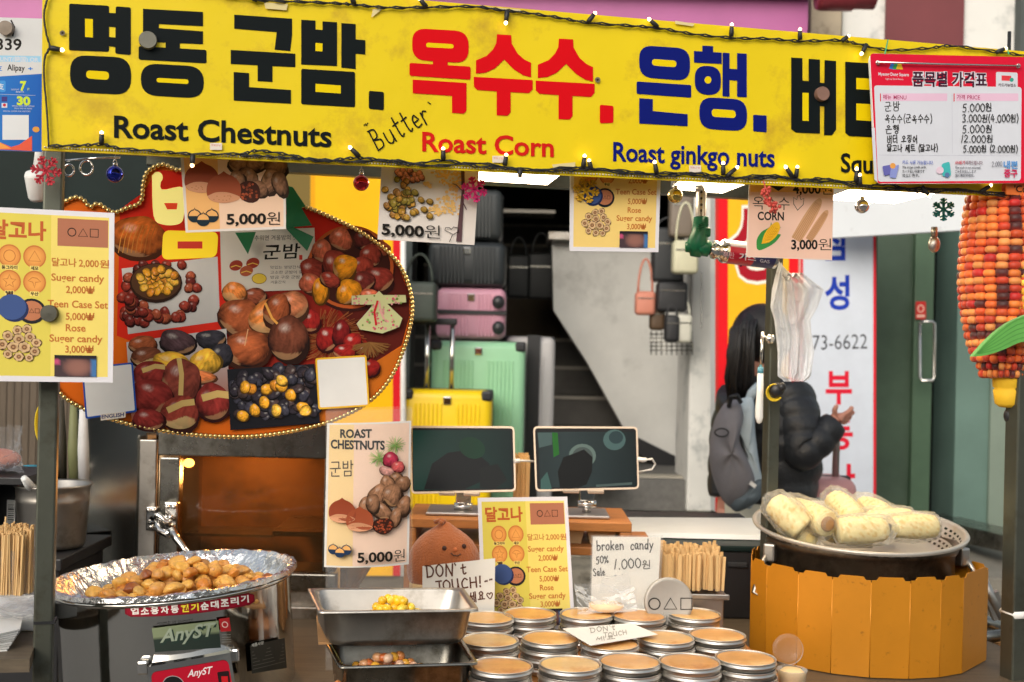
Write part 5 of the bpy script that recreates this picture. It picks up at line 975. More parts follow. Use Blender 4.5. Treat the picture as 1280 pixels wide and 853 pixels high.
for p0, p1, wd in (((224, 450), (226, 492), 6), ((212, 512), (240, 503), 8), ((256, 497), (284, 494), 9), ((180, 463), (204, 459), 6)): cv.stroke([p0, ((p0[0] + p1[0]) / 2 + 2, (p0[1] + p1[1]) / 2 - 3), p1], wd, srgb(222, 186, 112), let=False)
# picture 3
cv.grid([(284, 462), (393, 455), (400, 529), (288, 538)], srgb(26, 26, 32), 4, 4)
for i in range(95): u, v = random.random(), random.random() * .93; cv.nut(290 + 100 * u + 5 * v, 465 + 62 * v - 7 * u, random.uniform(6, 9.5), random.uniform(5, 7.5), jit(random.choice((srgb(62, 60, 72), srgb(50, 44, 52), srgb(78, 62, 62))), .2), random.random() * 3, .35)
for x, y in ((313, 486), (333, 487), (344, 482), (351, 483), (330, 503), (318, 513), (345, 513), (363, 494), (378, 509), (382, 513), (303, 520), (352, 476), (306, 484)): cv.nut(x, y, 7.5, 6.4, random.choice(YN), random.random() * 3, .5)
# pale cards (codes left blank)
for q, c in (([(102, 460), (166, 453), (171, 515), (107, 524)], srgb(30, 80, 170)), ([(394, 448), (458, 444), (462, 508), (398, 512)], srgb(232, 180, 50))):
    cv.rr(q, 3, c); cc = (sum(p[0] for p in q) / 4, sum(p[1] for p in q) / 4); cv.rr([(cc[0] + (p[0] - cc[0]) * .93, cc[1] + (p[1] - cc[1]) * .93) for p in q], 2, srgb(228, 226, 222))
cv.poly([(126, 518), (157, 515), (157, 522), (126, 526)], srgb(226, 214, 196)); cv.text('ENGLISH', 127, 523.5, 155, 520.5, 4.6, srgb(36, 50, 110), .03)
cv.finish(e)
m = MB(); P2 = [RP.pt(*p, .004) for p in sm]; ln = 0; acc = 0; N = len(P2)
for i in range(N):
    a, b = P2[i], P2[(i + 1) % N]; d = (b - a).length; t = -acc
    while t < d:
        if t >= 0: m.ball(a + (b - a) * t / d, .0042, seg=8, rings=6)
        t += .0072
    acc = d - (t - .0072); acc = acc % .0072
m.build('bead_trim', 'gold', e)
m = MB()
for q in ([(294, 291), (320, 290), (310, 318)], [(358, 280), (392, 296), (384, 314), (352, 280)], [(340, 288), (372, 252), (390, 282), (366, 284)], [(357, 232), (366, 234), (382, 258), (358, 268)]): m.slab([RP.pt(*p, .022 + .004 * random.random()) for p in q], -RP.n * .003)
o = m.build('green_ribbon', 'green_satin'); tag(o, 'green satin ribbon bow pinned to the top of the round sign', 'ribbon')
# little paper robe
pl2 = RP; e2 = thing('paper_robe', 'small floral paper robe with red sash stuck on the round sign', 'ornament', RP.pt(472, 417, .02)); cv = Canvas(RP, .012)
m = MB(); body = [(440, 370), (470, 368), (474, 364), (479, 369), (507, 369), (508, 378), (484, 380), (503, 398), (499, 409), (478, 417), (450, 412), (446, 405), (467, 381), (440, 381)]
m.slab([RP.pt(*p, .011) for p in body], -RP.n * .004); m.build('robe', 'paper', e2); cv.poly(body, srgb(206, 206, 150))
for i in range(150):
    x, y = random.uniform(442, 506), random.uniform(369, 415)
    if y > 381 and abs(x - 474) > (y - 376) * .62 + 6 or y > 413 - abs(x - 476) * .2: continue
    cv.disc(x, y, random.uniform(.9, 1.9), None, jit(random.choice((srgb(206, 90, 110), srgb(130, 160, 80), srgb(224, 150, 150))), .2), n=7)
cv.stroke([(472, 377), (468, 390), (470, 406)], 2.6, srgb(206, 40, 50), let=False); cv.stroke([(474, 378), (476, 390), (480, 399)], 2.4, srgb(230, 170, 160), let=False); cv.finish(e2)
# ================================================================= COOKING GEAR AND FOOD
random.seed(5)
# ---- chestnut roaster pot at the left
pc = Vector(on(219, 717, 1.112)); pc.z = 0; RP_ = .200 * 1.0
RPOT = 149 / F * pc.y
pot = thing('electric_pot', 'big round stainless electric pot with red badge holding roasted chestnuts', 'pot', (pc.x, pc.y, .73))
ZR = 1.112; rb = RPOT * .945
m = MB(); m.lathe([(0, .735), (rb * .97, .735), (rb, .75), (rb, ZR - .012), (rb * 1.005, ZR - .006), (rb * .985, ZR - .004), (rb * .975, ZR - .09), (0, ZR - .10)], (pc.x, pc.y, 0), 96); m.build('pot_wall', 'steel', pot)
def onpot(px, z0, r=rb):      # front of the pot wall below photo column px
    d = ray(px, 700); x, y = d.x, d.y; A = x * x + y * y; B = -2 * (x * pc.x + y * pc.y); Cc = pc.x ** 2 + pc.y ** 2 - r * r; t = (-B - math.sqrt(B * B - 4 * A * Cc)) / (2 * A)
    return Vector((x * t, y * t, z0))
class PotSkin:     # lets a Canvas draw on the round wall
    n = Vector((0, -1, 0))
    def pt(s, px, py, off=0):
        d = ray(px, py); x, y = d.x, d.y; r = rb + .0012 + off; A = x * x + y * y; B = -2 * (x * pc.x + y * pc.y); Cc = pc.x ** 2 + pc.y ** 2 - r * r; t = (-B - math.sqrt(max(0, B * B - 4 * A * Cc))) / (2 * A)
        return C0 + d * t
cv = Canvas(PotSkin(), .0010, tf=lambda x, y: (x, y + 7 + (x - 219) * .07))
cv.step = .00015
def band(x0, x1, yl, yr, h, col, n=24):
    sag = lambda u: 5 * (1 - (2 * u - 1) ** 2)
    cv.nxt(); vs_ = []
    for i in range(n + 1):
        u = i / n; x = x0 + (x1 - x0) * u; y = yl + (yr - yl) * u + sag(u); k = 1 if 0 < i < n else .55
        vs_ += [cv.P(x, y - h / 2 * k), cv.P(x, y + h / 2 * k)]
    cv.pic.add(vs_, [[2 * i, 2 * i + 1, 2 * i + 3, 2 * i + 2] for i in range(n)], 0, col)
band(155, 317, 760, 743, 15, srgb(120, 16, 34)); band(157, 315, 760, 743, 12.5, srgb(146, 20, 40))
s_ = '업소용자동전기순대조리기'
for i, ch in enumerate(s_):
    u = (i + .5) / 12; x = 161 + 150 * (i + .1) / 12; y = 760 - 17 * u + 5 * (1 - (2 * u - 1) ** 2) + 5; cv.text(ch, x, y, x + 10, y - .8, 9.5, srgb(236, 214, 60) if ch in '전기' and i in (5, 6) else srgb(232, 222, 214), .04)
# name plate
cv.grid([(187, 782), (270, 772), (271, 806), (189, 812)], lambda u, v: srgb(128, 138, 106) if v < .5 else srgb(44, 54, 48), 16, 8); cv.text('AnyST', 197, 802, 263, 793, 17, srgb(40, 56, 48), .05, box=False, italic=.3); cv.text('AnyST', 196, 800, 262, 791, 17, srgb(150, 160, 140), .02, box=False, italic=.3); cv.grid([(271, 770), (284, 768), (285, 785), (272, 786)], srgb(176, 40, 44), 4, 4); cv.ring(278, 777, 3.4, 3.4, 1.2, srgb(220, 190, 180)); cv.text('WORLD OF QUALITY', 192, 780, 240, 775, 2.2, INK, 0)
for y in (790, 793, 796, 799): cv.stroke([(273, y), (284, y - .6)], .5, srgb(150, 150, 140))
cv.grid([(307, 803), (350, 792), (350, 830), (307, 838)], lambda u, v: srgb(58, 56, 50), 10, 6); cv.text('제품사양', 309, 805, 324, 801, 4.4, srgb(206, 206, 196), .02)
for i in range(6): cv.stroke([(309, 811 + 4.3 * i), (330, 805.5 + 4.3 * i), (348, 800 + 4.3 * i)], .6, srgb(110, 106, 96))
cv.finish(pot, 'print', 'label_sticker')
# rim lip + foil lining
m = MB(); m.lathe([(rb * .99, ZR - .016), (rb * 1.03, ZR - .012), (rb * 1.035, ZR - .008), (rb * .99, ZR - .004)], (pc.x, pc.y, 0), 96); m.build('rim', 'steel', pot)
fo = random.Random(3); fa = [fo.random() for _ in range(4000)]
m = MB(); prof = [(RPOT * 1.005, -.004), (RPOT * 1.0, .003), (RPOT * .965, .004), (RPOT * .93, -.004), (RPOT * .88, -.018), (RPOT * .80, -.034), (RPOT * .6, -.046), (RPOT * .3, -.05), (0, -.05)]
SEG = 220
vs_ = []
for i, (r, z) in enumerate(prof):
    for k in range(SEG):
        q = 2 * math.pi * k / SEG; am = (.22, .28, .4, .7, .9, .9, .8, .35, .2)[i]; f1 = fa[(k * 7 + i * 131) % 4000] - .5; f2 = math.sin(k * .9 + i) * .5 + math.sin(k * .37 + 2 * i) * .5
        rr = r * (1 + .010 * am * f1 + .006 * am * f2); zz = z + am * (.0045 * f1 + .0035 * f2); vs_.append(Vector((pc.x + rr * math.cos(q), pc.y + rr * math.sin(q), ZR + zz)))
fs = [[i * SEG + k, i * SEG + (k + 1) % SEG, (i + 1) * SEG + (k + 1) % SEG, (i + 1) * SEG + k] for i in range(len(prof) - 1) for k in range(SEG)]
m.add(vs_, fs, 0, None, False); m.build('foil_lining', 'foil', pot)
# control panel
m = MB()
q = [(178, 835), (282, 824), (286, 866), (180, 869)]; ps = [PotSkin().pt(*p, off=.022) for p in q]; m.slab(ps, Vector((0, .03, 0))); fr = m.build('control_frame', 'chrome', pot)
class Flat:
    def __init__(s, a, b, c): s.p = a; s.n = (b - a).cross(c - a).normalized(); s.n = s.n if s.n.y < 0 else -s.n
    def pt(s, px, py, off=0): d = ray(px, py); t = (s.p + s.n * off - C0).dot(s.n) / d.dot(s.n); return C0 + d * t
fl = Flat(ps[0], ps[1], ps[3]); cv = Canvas(fl, .001, tf=lambda x, y: (x, y + 2 + (x - 219) * .07)); cv.rr([(182, 843), (279, 826), (282, 862), (183, 870)], 8, srgb(184, 20, 44)); cv.disc(209, 858, 13, 11, srgb(30, 30, 30)); cv.ring(209, 858, 13, 11, 1, srgb(160, 150, 150)); cv.rr([(264, 842), (279, 840), (280, 862), (266, 862)], 2, srgb(40, 24, 26)); cv.rect(269, 847, 277, 856, srgb(200, 30, 36)); cv.text('AnyST', 227, 848.5, 257, 843.5, 9, srgb(236, 226, 226), .02, box=False, italic=.25); cv.finish(pot, 'print', 'control_panel')
for sx in (173, 287): m = MB(); c = PotSkin().pt(sx, (838 if sx < 200 else 822) + (sx - 219) * .07, off=.006); m.box(c, (.016, .012, .02), bev=.003); m.build('clip', 'chrome', pot)
# the pot leans a little: right side up
TL = R(-4.2); pot.rotation_euler = (0, TL, 0); cpt = Vector((pc.x, pc.y, ZR)); pot.location = cpt + Matrix.Rotation(TL, 3, 'Y') @ (Vector(pot.location) - cpt)
# the chestnuts
NCOL = [srgb(222, 154, 48), srgb(200, 122, 38), srgb(232, 174, 76), srgb(150, 80, 34), srgb(212, 128, 32), srgb(226, 160, 60)]
def nut_mesh(mb, c, r, col, seg=16, rings=10, seed=0):
    rd = random.Random(seed); a, b, d_ = rd.random() * 6, rd.random() * 6, rd.random() * 6
    ru = Matrix.Rotation(rd.random() * 6.3, 3, 'Z') @ Matrix.Rotation(rd.uniform(-.6, .6), 3, 'X')
    def df(p):
        k = 1 + .13 * math.sin(2.4 * p.x + a) + .10 * math.sin(3.4 * p.y + b) + .05 * math.sin(5 * p.z + d_) + .035 * math.sin(9 * p.x + 7 * p.y + a); q = p * k
        if p.z > .55: q.z += .22 * (p.z - .55)
        q.z *= .9 if p.z > 0 else .72; return q
    def cl(i): return col
    mb.ball(c, r, ru, seg, rings, 0, lambda p: mixc(col, srgb(232, 186, 104), max(0, min(1, .5 + .9 * math.sin(70 * p.x + a) * math.sin(66 * p.y + b))) * .55), df)
nut_mat = pm('chestnut_flesh', (1, 1, 1), .42, 0, .28, 70, bump=.35, bscale=160, attr=True, coat=.12, dirt=(srgb(104, 50, 24), .28, 60))
tm = []
for k in range(9): b = MB(); nut_mesh(b, (0, 0, 0), (.0185, .0150, .0128), NCOL[k % 6], seed=k); o = b.build('roasted_chestnut', nut_mat, loc=(0, 0, 0)); tm.append(o)
lab = 'peeled golden roasted chestnut in the heap on the foil'; spots = []
first = [True] * 9
def place_nut(x, y, z, s, k):
    o = tm[k]
    if not first[k]: o = o.copy(); COL.objects.link(o)
    first[k] = False; o.location = (x, y, z + (x - pc.x) * .073); o.rotation_euler = (random.uniform(-.5, .5), random.uniform(-.5, .5), random.uniform(0, 6.3)); o.scale = (s, s, s); tag(o, lab, 'chestnut', 'roasted chestnuts in the pot')
idx = 0
for layer, (n, R1, z) in enumerate(((96, .158, -.034), (60, .132, -.020), (38, .098, -.007), (18, .06, .006), (6, .03, .016))):
    for i in range(n):
        rr = R1 * math.sqrt((i + .5) / n); a = i * 2.39996 + layer; x = pc.x + .012 + rr * math.cos(a) * 1.02; y = pc.y - .008 + rr * math.sin(a) * .98
        place_nut(x + random.uniform(-.004, .004), y, ZR + z + random.uniform(-.003, .004), random.uniform(.60, .95), idx % 9); idx += 1

# ---- the oven behind it
OY = 2.30
ov = thing('roasting_oven', 'stainless roasting oven with glowing brown glass door and chrome latch', 'oven', (at(262, 800, OY).x, OY, ZC))
zb, zt = at(262, 770, OY).z, at(262, 496, OY).z
m = MB(); pbox(m, 110, 496, 190, 775, OY + .03, .012, yaw=20); pbox(m, 113, 496, 190, 775, OY + .1, .3); m.build('side_panel', pm('panel_steel', (.46, .47, .44), .14, 1, .15, 3, rvar=.04), ov)
m = MB(); pbox(m, 172, 550, 193.5, 770, OY - .006, .012, bev=.002); m.build('door_edge', 'steel_dull', ov)
m = MB(); pbox(m, 193.5, 496, 198, 770, OY + .02, .3); m.build('gap', 'black', ov)
for q in ((198, 496, 412, 572), (198, 572, 223, 716), (404, 572, 420, 716), (198, 716, 420, 738)):
    m = MB(); pbox(m, *q, OY - .012, .03, bev=.003); m.build('door_frame', 'steel_dark', ov)
m = MB(); pbox(m, 198, 738, 420, 757, OY, .3); pbox(m, 198, 757, 420, 777, OY - .02, .3, bev=.004); m.build('bottom_rail', 'steel_dull', ov)
m = MB(); pbox(m, 198, 777, 420, 800, OY + .05, .3); m.build('plinth', 'black_matt', ov)
rust = pm('baked_steel', srgb(128, 88, 44), .55, .3, .4, 6, dirt=((.03, .016, .008, 1), .5, 8))
m = MB(); pbox(m, 205, 545, 420, 760, OY + .36, .02); c0_ = at(205, 560, OY + .03); c1_ = at(420, 740, OY + .03)
m.box(((c0_.x + c1_.x) / 2, OY + .2, c0_.z + .02), (c1_.x - c0_.x + .06, .36, .012)); m.box(((c0_.x + c1_.x) / 2, OY + .2, c1_.z - .01), (c1_.x - c0_.x + .06, .36, .012)); m.box((c0_.x - .015, OY + .2, (c0_.z + c1_.z) / 2), (.012, .36, .32)); m.box((c1_.x + .015, OY + .2, (c0_.z + c1_.z) / 2), (.012, .36, .32)); m.build('chamber', rust, ov)
m = MB(); pbox(m, 340, 665, 404, 671, OY + .12, .22); pbox(m, 226, 668, 340, 671, OY + .2, .1); m.build('oven_tray', 'steel_dark', ov)
m = MB(); c = at(236, 579, OY + .06); m.ball(c, (.011, .011, .009)); m.build('oven_lamp', 'oven_glow', ov)
pld = bpy.data.lights.new('oven_lamp_light', 'POINT'); pld.energy = 4; pld.color = (1, .68, .36); pld.shadow_soft_size = .02; plo = bpy.data.objects.new('oven_lamp_light', pld); COL.objects.link(plo); plo.location = at(290, 592, OY + .15)
gm = clear('oven_glass', (.2, .12, .05, 1), .13, .03); gm.node_tree.nodes['Transparent BSDF'].inputs[0].default_value = (.66, .5, .32, 1)
m = MB(); pbox(m, 222, 571, 405, 717, OY + .004, .005); m.build('door_glass', gm, ov)
m = MB(); pbox(m, 204, 628, 222, 668, OY - .03, .02, bev=.004); pbox(m, 182, 634, 196, 664, OY - .022, .014, bev=.003)
m.tube([at(190, 648, OY - .045), at(198, 644, OY - .055), at(207, 652, OY - .05), at(214, 652, OY - .05)], .006, 10); m.tube([at(186, 653, OY - .04), at(200, 654, OY - .05)], .005, 8)
for p in ((209, 634), (217, 634), (213, 647), (186, 638), (192, 638), (189, 659)): m.ball(at(*p, OY - .052 if p[0] > 200 else OY - .038), (.005, .004, .005))
m.tube([at(196, 652, OY - .055), at(199, 664, OY - .062), at(209, 668, OY - .07), at(216, 663, OY - .07)], [.006, .007, .008, .007], 10)
m.tube([at(214, 662, OY - .075), at(221, 674, OY - .085), at(229, 684, OY - .095), at(236, 694, OY - .105)], [.008, .0075, .0065, .0065], 10); m.build('latch', 'chrome', ov)

# ---- tins of caramel
def tin(loc, label, group, open_=True):
    e = thing('candy_tin', label, 'tin', loc, group); r = .0462
    m = MB(); m.lathe([(0, 0), (r * .93, 0), (r * .955, .0015), (r * .955, .0052), (r, .0058), (r * 1.012, .0066), (r, .0078), (r * .985, .0082), (r * .985, .0118), (r * .994, .0126), (r * .98, .0130), (r * .95, .0122), (r * .945, .0085), (0, .0085)], loc, 56); m.build('tin_body', 'tin', e)
    return e
caramel = pm('caramel', srgb(214, 168, 104), .38, 0, .16, 26, bump=.25, bscale=70, coat=.35, dirt=(srgb(188, 112, 44), .3, 18))
CARS = [caramel] + [pm('caramel_%s' % n_, c_, .4, 0, .2, 22, bump=.35, bscale=60, coat=.3, dirt=(d_, .45, 14)) for n_, c_, d_ in (('pale', srgb(222, 184, 124), srgb(190, 128, 66)), ('deep', srgb(206, 150, 84), srgb(164, 98, 44)), ('blotchy', srgb(210, 154, 88), srgb(226, 186, 128)))]
def candy_disc(e, loc):
    m = MB(); r = .0430; sd_ = random.random() * 9
    m.lathe([(r, .0087), (r, .0108), (r * .95, .0118), (r * .6, .0116 + random.uniform(0, .0008)), (0, .0114)], loc, 40, wob=lambda i, q: 1 + .012 * math.sin(3 * q + sd_)); m.build('caramel_disc', random.choice(CARS), e)
rows = (('back', 1.033, [(608.5, 771), (662, 766), (733, 766.5), (799, 768.5), (868, 766.5)], (3, 4, 3, 3, 3)), ('middle', 1.031, [(612, 799), (688, 796.5), (762, 803), (832, 796), (897, 792.5)], (3, 4, 3, 3, 3)), ('front', 1.031, [(627, 831), (713, 829), (787, 825.5), (862, 826), (932, 821.5)], (4, 4, 4, 4, 4)))
ordn = ('first', 'second', 'third', 'fourth', 'fifth')
WB = 0.985
zb_min = 9
for rn, zt_, cs, ns in rows:
    for i, ((x, y), n) in enumerate(zip(cs, ns)):
        p = on(x, y, zt_)
        for k in range(4):
            z = zt_ - .0132 - .0128 * k; j = Vector((random.uniform(-.002, .002), random.uniform(-.002, .002), 0)) if k else Vector((0, 0, 0)); zb_min = min(zb_min, z)
            pos = ('topmost', 'second from the top', 'third from the top', 'bottom')[k]
            e = tin((p.x + j.x, p.y + j.y, z), '%s caramel tin, %s stack from the left, %s row' % (pos, ordn[i], rn), 'stacked round candy tins')
            if k == 0: candy_disc(e, (p.x, p.y, z))
            elif rn == 'front' or k < 3: pass
WB = zb_min - .001
m = MB(); a = on(985, 846, WB); o_ = Vector((-.02, 1.79, WB - .012)); m.box((.155, 1.82, WB - .012), (.575, .40, .022), RZ * .35, bev=.004); t = m.build('serving_board', 'wood'); tag(t, 'orange brown wooden board carrying the candy tins', 'board')
m = MB(); m.box((.18, 1.83, (WB - .023 + ZC) / 2), (.5, .3, WB - .023 - ZC - .001), RZ * .35); tag(m.build('board_riser', 'wood_dark'), 'dark wooden riser under the tin board', 'riser')
# paper on the tins
p = [on(703, 786, 1.04), on(789, 779, 1.036), on(822, 793, 1.036), on(738, 807, 1.038)]
e = thing('handwritten_note', 'white handwritten paper lying across the candy tins', 'note', sum(p, Vector()) / 4); m = MB(); m.slab(p, Vector((0, 0, -.0008))); m.build('sheet', 'white', e)
fl = Flat(p[0], p[1], p[3]); fl.n = fl.n if fl.n.z > 0 else -fl.n; cv = Canvas(fl, .0006); LG = srgb(150, 146, 140)
cv.hand("DON't", 738, 791, 770, 787, 6, .9, LG); cv.hand('TOUCH', 755, 797, 785, 793, 5.5, .9, LG); cv.hand('세요', 745, 801, 772, 799, 5, .8, LG); cv.finish(e)
# standing lid with the three shapes
c = at(836, 753, 2.022); e = thing('tin_lid', 'round tin lid with circle triangle and square marks leaning behind the tins', 'lid', c + Vector((0, 0, -.042)))
rot = Matrix.Rotation(R(82), 3, 'X'); m = MB(); m.lathe([(.040, -.008), (.0425, -.008), (.0425, .001), (.041, .003), (.037, .0022), (0, .0022)], c, 48, rot=rot); m.build('lid_disc', pm('lid_satin', (.42, .39, .35), .5, .45, .1, 20), e)
lp = Plane(836, 753, 2.022, 0, 8); cv = Canvas(lp, .0032); shapes3(cv, 818, 858, 755, 7, 1.5, srgb(40, 36, 34)); cv.finish(e)
c = at(980, 0, 1.0)
# clear tub with lid
bt = on(990, 838, WB + .028); e = thing('plastic_tub', 'small clear round tub of pale cream with its lid standing open', 'tub', (bt.x, bt.y, WB)); rr = 19 / F * bt.y
m = MB(); m.lathe([(0, .001), (rr * .85, .001), (rr * .95, .027), (rr, .028), (rr, .030), (rr * .93, .030), (rr * .82, .004), (0, .003)], (bt.x, bt.y, WB), 36); m.build('tub', 'clear', e); m = MB(); m.lathe([(0, .003), (rr * .8, .003), (rr * .88, .024), (rr * .6, .03), (0, .031)], (bt.x, bt.y, WB), 30); m.build('cream_filling', pm('cream', srgb(238, 206, 150), .5, 0, .1, 30, bump=.3), e)
lc = at(985, 812, bt.y + .008); m = MB(); rot = Matrix.Rotation(R(84), 3, 'X'); rl = 19 / F * bt.y; m.lathe([(rl, -.003), (rl * 1.02, 0), (rl, .003), (rl * .82, .002), (rl * .78, .0035), (rl * .74, .002), (0, .002)], lc, 40, rot=rot); m.build('open_lid', 'clear', e)

# ---- the two gastro pans with ginkgo nuts
def pan(lab, q, z0, z1, mt):
    """q = four rim corners on the plane z1: back-left, back-right, front-right, front-left"""
    e = thing('gastro_pan', lab, 'pan', (sum(p.x for p in q) / 4, sum(p.y for p in q) / 4, z0)); c = sum(q, Vector()) / 4; c.z = z1
    def loop(k, z, r, n=5):
        pts = [c + (p - c) * k for p in q]; o = []
        for i in range(4):
            p = pts[i]; a = pts[i - 1] - p; b = pts[(i + 1) % 4] - p; A = p + a.normalized() * r; B = p + b.normalized() * r
            for j in range(n + 1): t = j / n; v = A * (1 - t) ** 2 + p * 2 * t * (1 - t) + B * t * t; v.z = z; o.append(v)
        return o
    L = [loop(1.0, z1 - .003, .008), loop(1.0, z1, .008), loop(.93, z1, .018), loop(.915, z1 - .003, .02), loop(.87, z0 + .012, .026), loop(.82, z0 + .003, .03), loop(.4, z0 + .002, .02)]
    L2 = [loop(.4, z0, .02), loop(.84, z0, .03), loop(.885, z0 + .01, .027), loop(.93, z1 - .005, .02), loop(1.0, z1 - .003, .008)]
    m = MB(); n = len(L[0])
    for S_ in (L, L2):
        vs_ = [v for l in S_ for v in l]; m.add(vs_, [[i * n + k, i * n + (k + 1) % n, (i + 1) * n + (k + 1) % n, (i + 1) * n + k] for i in range(len(S_) - 1) for k in range(n)], 0, None, True)
    m.add(L[-1], [list(range(n))], 0); m.add(L2[0], [list(range(n))], 0)
    m.build('pan_body', mt, e); return e, c
zA = 1.114; qA = [on(384, 744.5, zA), on(579, 743.5, zA), on(599, 762, zA), on(398.5, 765, zA)]
for k in (0, 1): qA[k].y += .05; qA[k].x = qA[k].x * (qA[k].y / (qA[k].y - .05))
eA, cA = pan('upper stainless pan holding a few yellow ginkgo nuts', qA, 1.062, zA, 'steel_dull')
zB = 1.040; qB = [on(404, 808, zB), on(577, 806, zB), on(598, 829, zB), on(424, 834, zB)]
for k in (0, 1): qB[k].y += .04; qB[k].x = qB[k].x * (qB[k].y / (qB[k].y - .04))
eB, cB = pan('lower stainless pan holding brown and pink ginkgo nuts', qB, WB, zB, 'steel_dark')
m = MB(); hw = [on(384, 786, 1.058), on(576, 781, 1.058), on(577, 801, 1.058), on(398, 806, 1.058)]; m.slab([p for p in hw], Vector((0, 0, .003))); hw2 = [p + Vector((0, .1, 0)) for p in (hw[0], hw[1])]
m = MB(); m.slab([hw[3], hw[2], hw[2] + Vector((-.01, .16, 0)), hw[3] + Vector((-.03, .16, 0))], Vector((0, 0, .0035)))
def crease(): pass
tag(m.build('cardboard_sheet', 'card_brown'), 'brown cardboard sheet between the two stainless pans', 'cardboard')
def heap(name, lab, cat, grp, c, zf, W, D, n, rad, cols, mt, layers):
    tmpl = []
    for k in range(6): b = MB(); b.ball((0, 0, 0), (rad, rad * .86, rad * .84), None, 14, 9, 0, cols[k % len(cols)], lambda p: p * (1 + .03 * math.sin(4 * p.x))); tmpl.append(b.build(name, mt, loc=(0, 0, 0)))
    used = [False] * 6; i = 0
    for l, (cnt, wx, dy) in enumerate(layers):
        for j in range(cnt):
            o = tmpl[i % 6]; 
            if used[i % 6]: o = o.copy(); COL.objects.link(o)
            used[i % 6] = True; u = (j + .5) / cnt
            if l == 0: x, y = random.uniform(-wx, wx), random.uniform(-dy, dy); x = wx * (2 * ((j * .618) % 1) - 1); y = dy * (2 * ((j * .7549) % 1) - 1)
            else: x, y = wx * (2 * u - 1) + random.uniform(-.002, .002), random.uniform(-dy, dy)
            o.location = (c.x + x, c.y + y, zf + rad * .8 + l * rad * 1.35); o.rotation_euler = (random.random(), random.random(), random.random() * 6); tag(o, lab, cat, grp); i += 1
gm_ = pm('ginkgo_yellow', (1, 1, 1), .32, 0, .1, 60, attr=True, coat=.3)
cy = Vector((at(493, 755, cA.y).x, cA.y - .012, 0)); heap('ginkgo_nut', 'peeled yellow ginkgo nut in the upper pan', 'ginkgo nut', 'yellow ginkgo nuts in the upper pan', cy, 1.078, .06, .03, 24, .0076, [srgb(244, 200, 40), srgb(250, 214, 70), srgb(236, 186, 40)], gm_, ((26, .042, .030), (18, .034, .024), (12, .026, .014), (7, .018, .008)))
cy = Vector((at(488, 825, cB.y).x, cB.y - .022, 0)); heap('ginkgo_nut', 'shelled brown or pink ginkgo nut in the lower pan', 'ginkgo nut', 'brown ginkgo nuts in the lower pan', cy, WB + .020, .075, .03, 30, .0080, [srgb(206, 132, 74), srgb(222, 176, 146), srgb(214, 158, 112), srgb(196, 104, 52), srgb(226, 188, 160), srgb(230, 170, 60)], gm_, ((34, .068, .034), (22, .058, .028), (12, .04, .016), (5, .02, .008)))

# ---- corn pot with windscreen
kc = on(1073, 657, 1.17); kc.z = 0; KR = 129 / F * kc.y
kp = thing('corn_pot', 'blackened aluminium pot heaped with bagged corn inside the brass windscreen', 'pot', (kc.x, kc.y, ZC))
zk = 1.147
m = MB(); kr = KR * .885; m.lathe([(0, ZC + .05), (kr * .97, ZC + .05), (kr, ZC + .07), (kr, zk - .018), (kr * 1.03, zk - .012), (kr * 1.05, zk), (kr * 1.03, zk + .004), (kr * .98, zk), (kr * .97, ZC + .08), (0, ZC + .06)], (kc.x, kc.y, 0), 80); m.build('pot_body', 'pot_burnt', kp)
for sx in (-1, 1):
    m = MB(); b = Vector((kc.x + sx * kr * .98, kc.y - .03, zk - .022)); m.box(b + Vector((sx * .008, -.02, 0)), (.022, .02, .034), sx * .5, bev=.004)
    m.tube([b + Vector((sx * .012, -.02, 0)), b + Vector((sx * .024, -.03, -.02)), b + Vector((sx * .04, -.04, -.07)), b + Vector((sx * .03, -.05, -.075)), b + Vector((sx * .012, -.045, -.03))], .005, 8); m.build('pot_handle', 'steel_dull', kp)
m = MB(); m.lathe([(kr * .9, ZC), (kr * .9, ZC + .05), (kr * .8, ZC + .05), (kr * .8, ZC)], (kc.x, kc.y, 0), 40); m.build('burner_ring', 'black', kp)
# colander insert with real holes
tilt = Matrix.Rotation(R(5.5), 3, 'X'); SEGC = 240
prof = [(KR * 1.0, -.004), (KR * 1.01, .0), (KR * 1.0, .003), (KR * .965, .002), (KR * .955, -.002)]; zz = -.002
for i in range(12): prof.append((KR * (.950 - .014 * i), -.004 - .0036 * i))
prof += [(KR * .72, -.050), (KR * .3, -.056), (0, -.056)]
def skip(i, k):
    if not (5 <= i <= 14): return False
    return (i - 5) % 2 == 1 and (k + (i // 2) % 2 * 2) % 4 in (0, 1)
m = MB(); m.lathe(prof, (kc.x, kc.y, zk + .022), SEGC, rot=tilt, skip=skip); m.build('colander', 'enamel', kp)
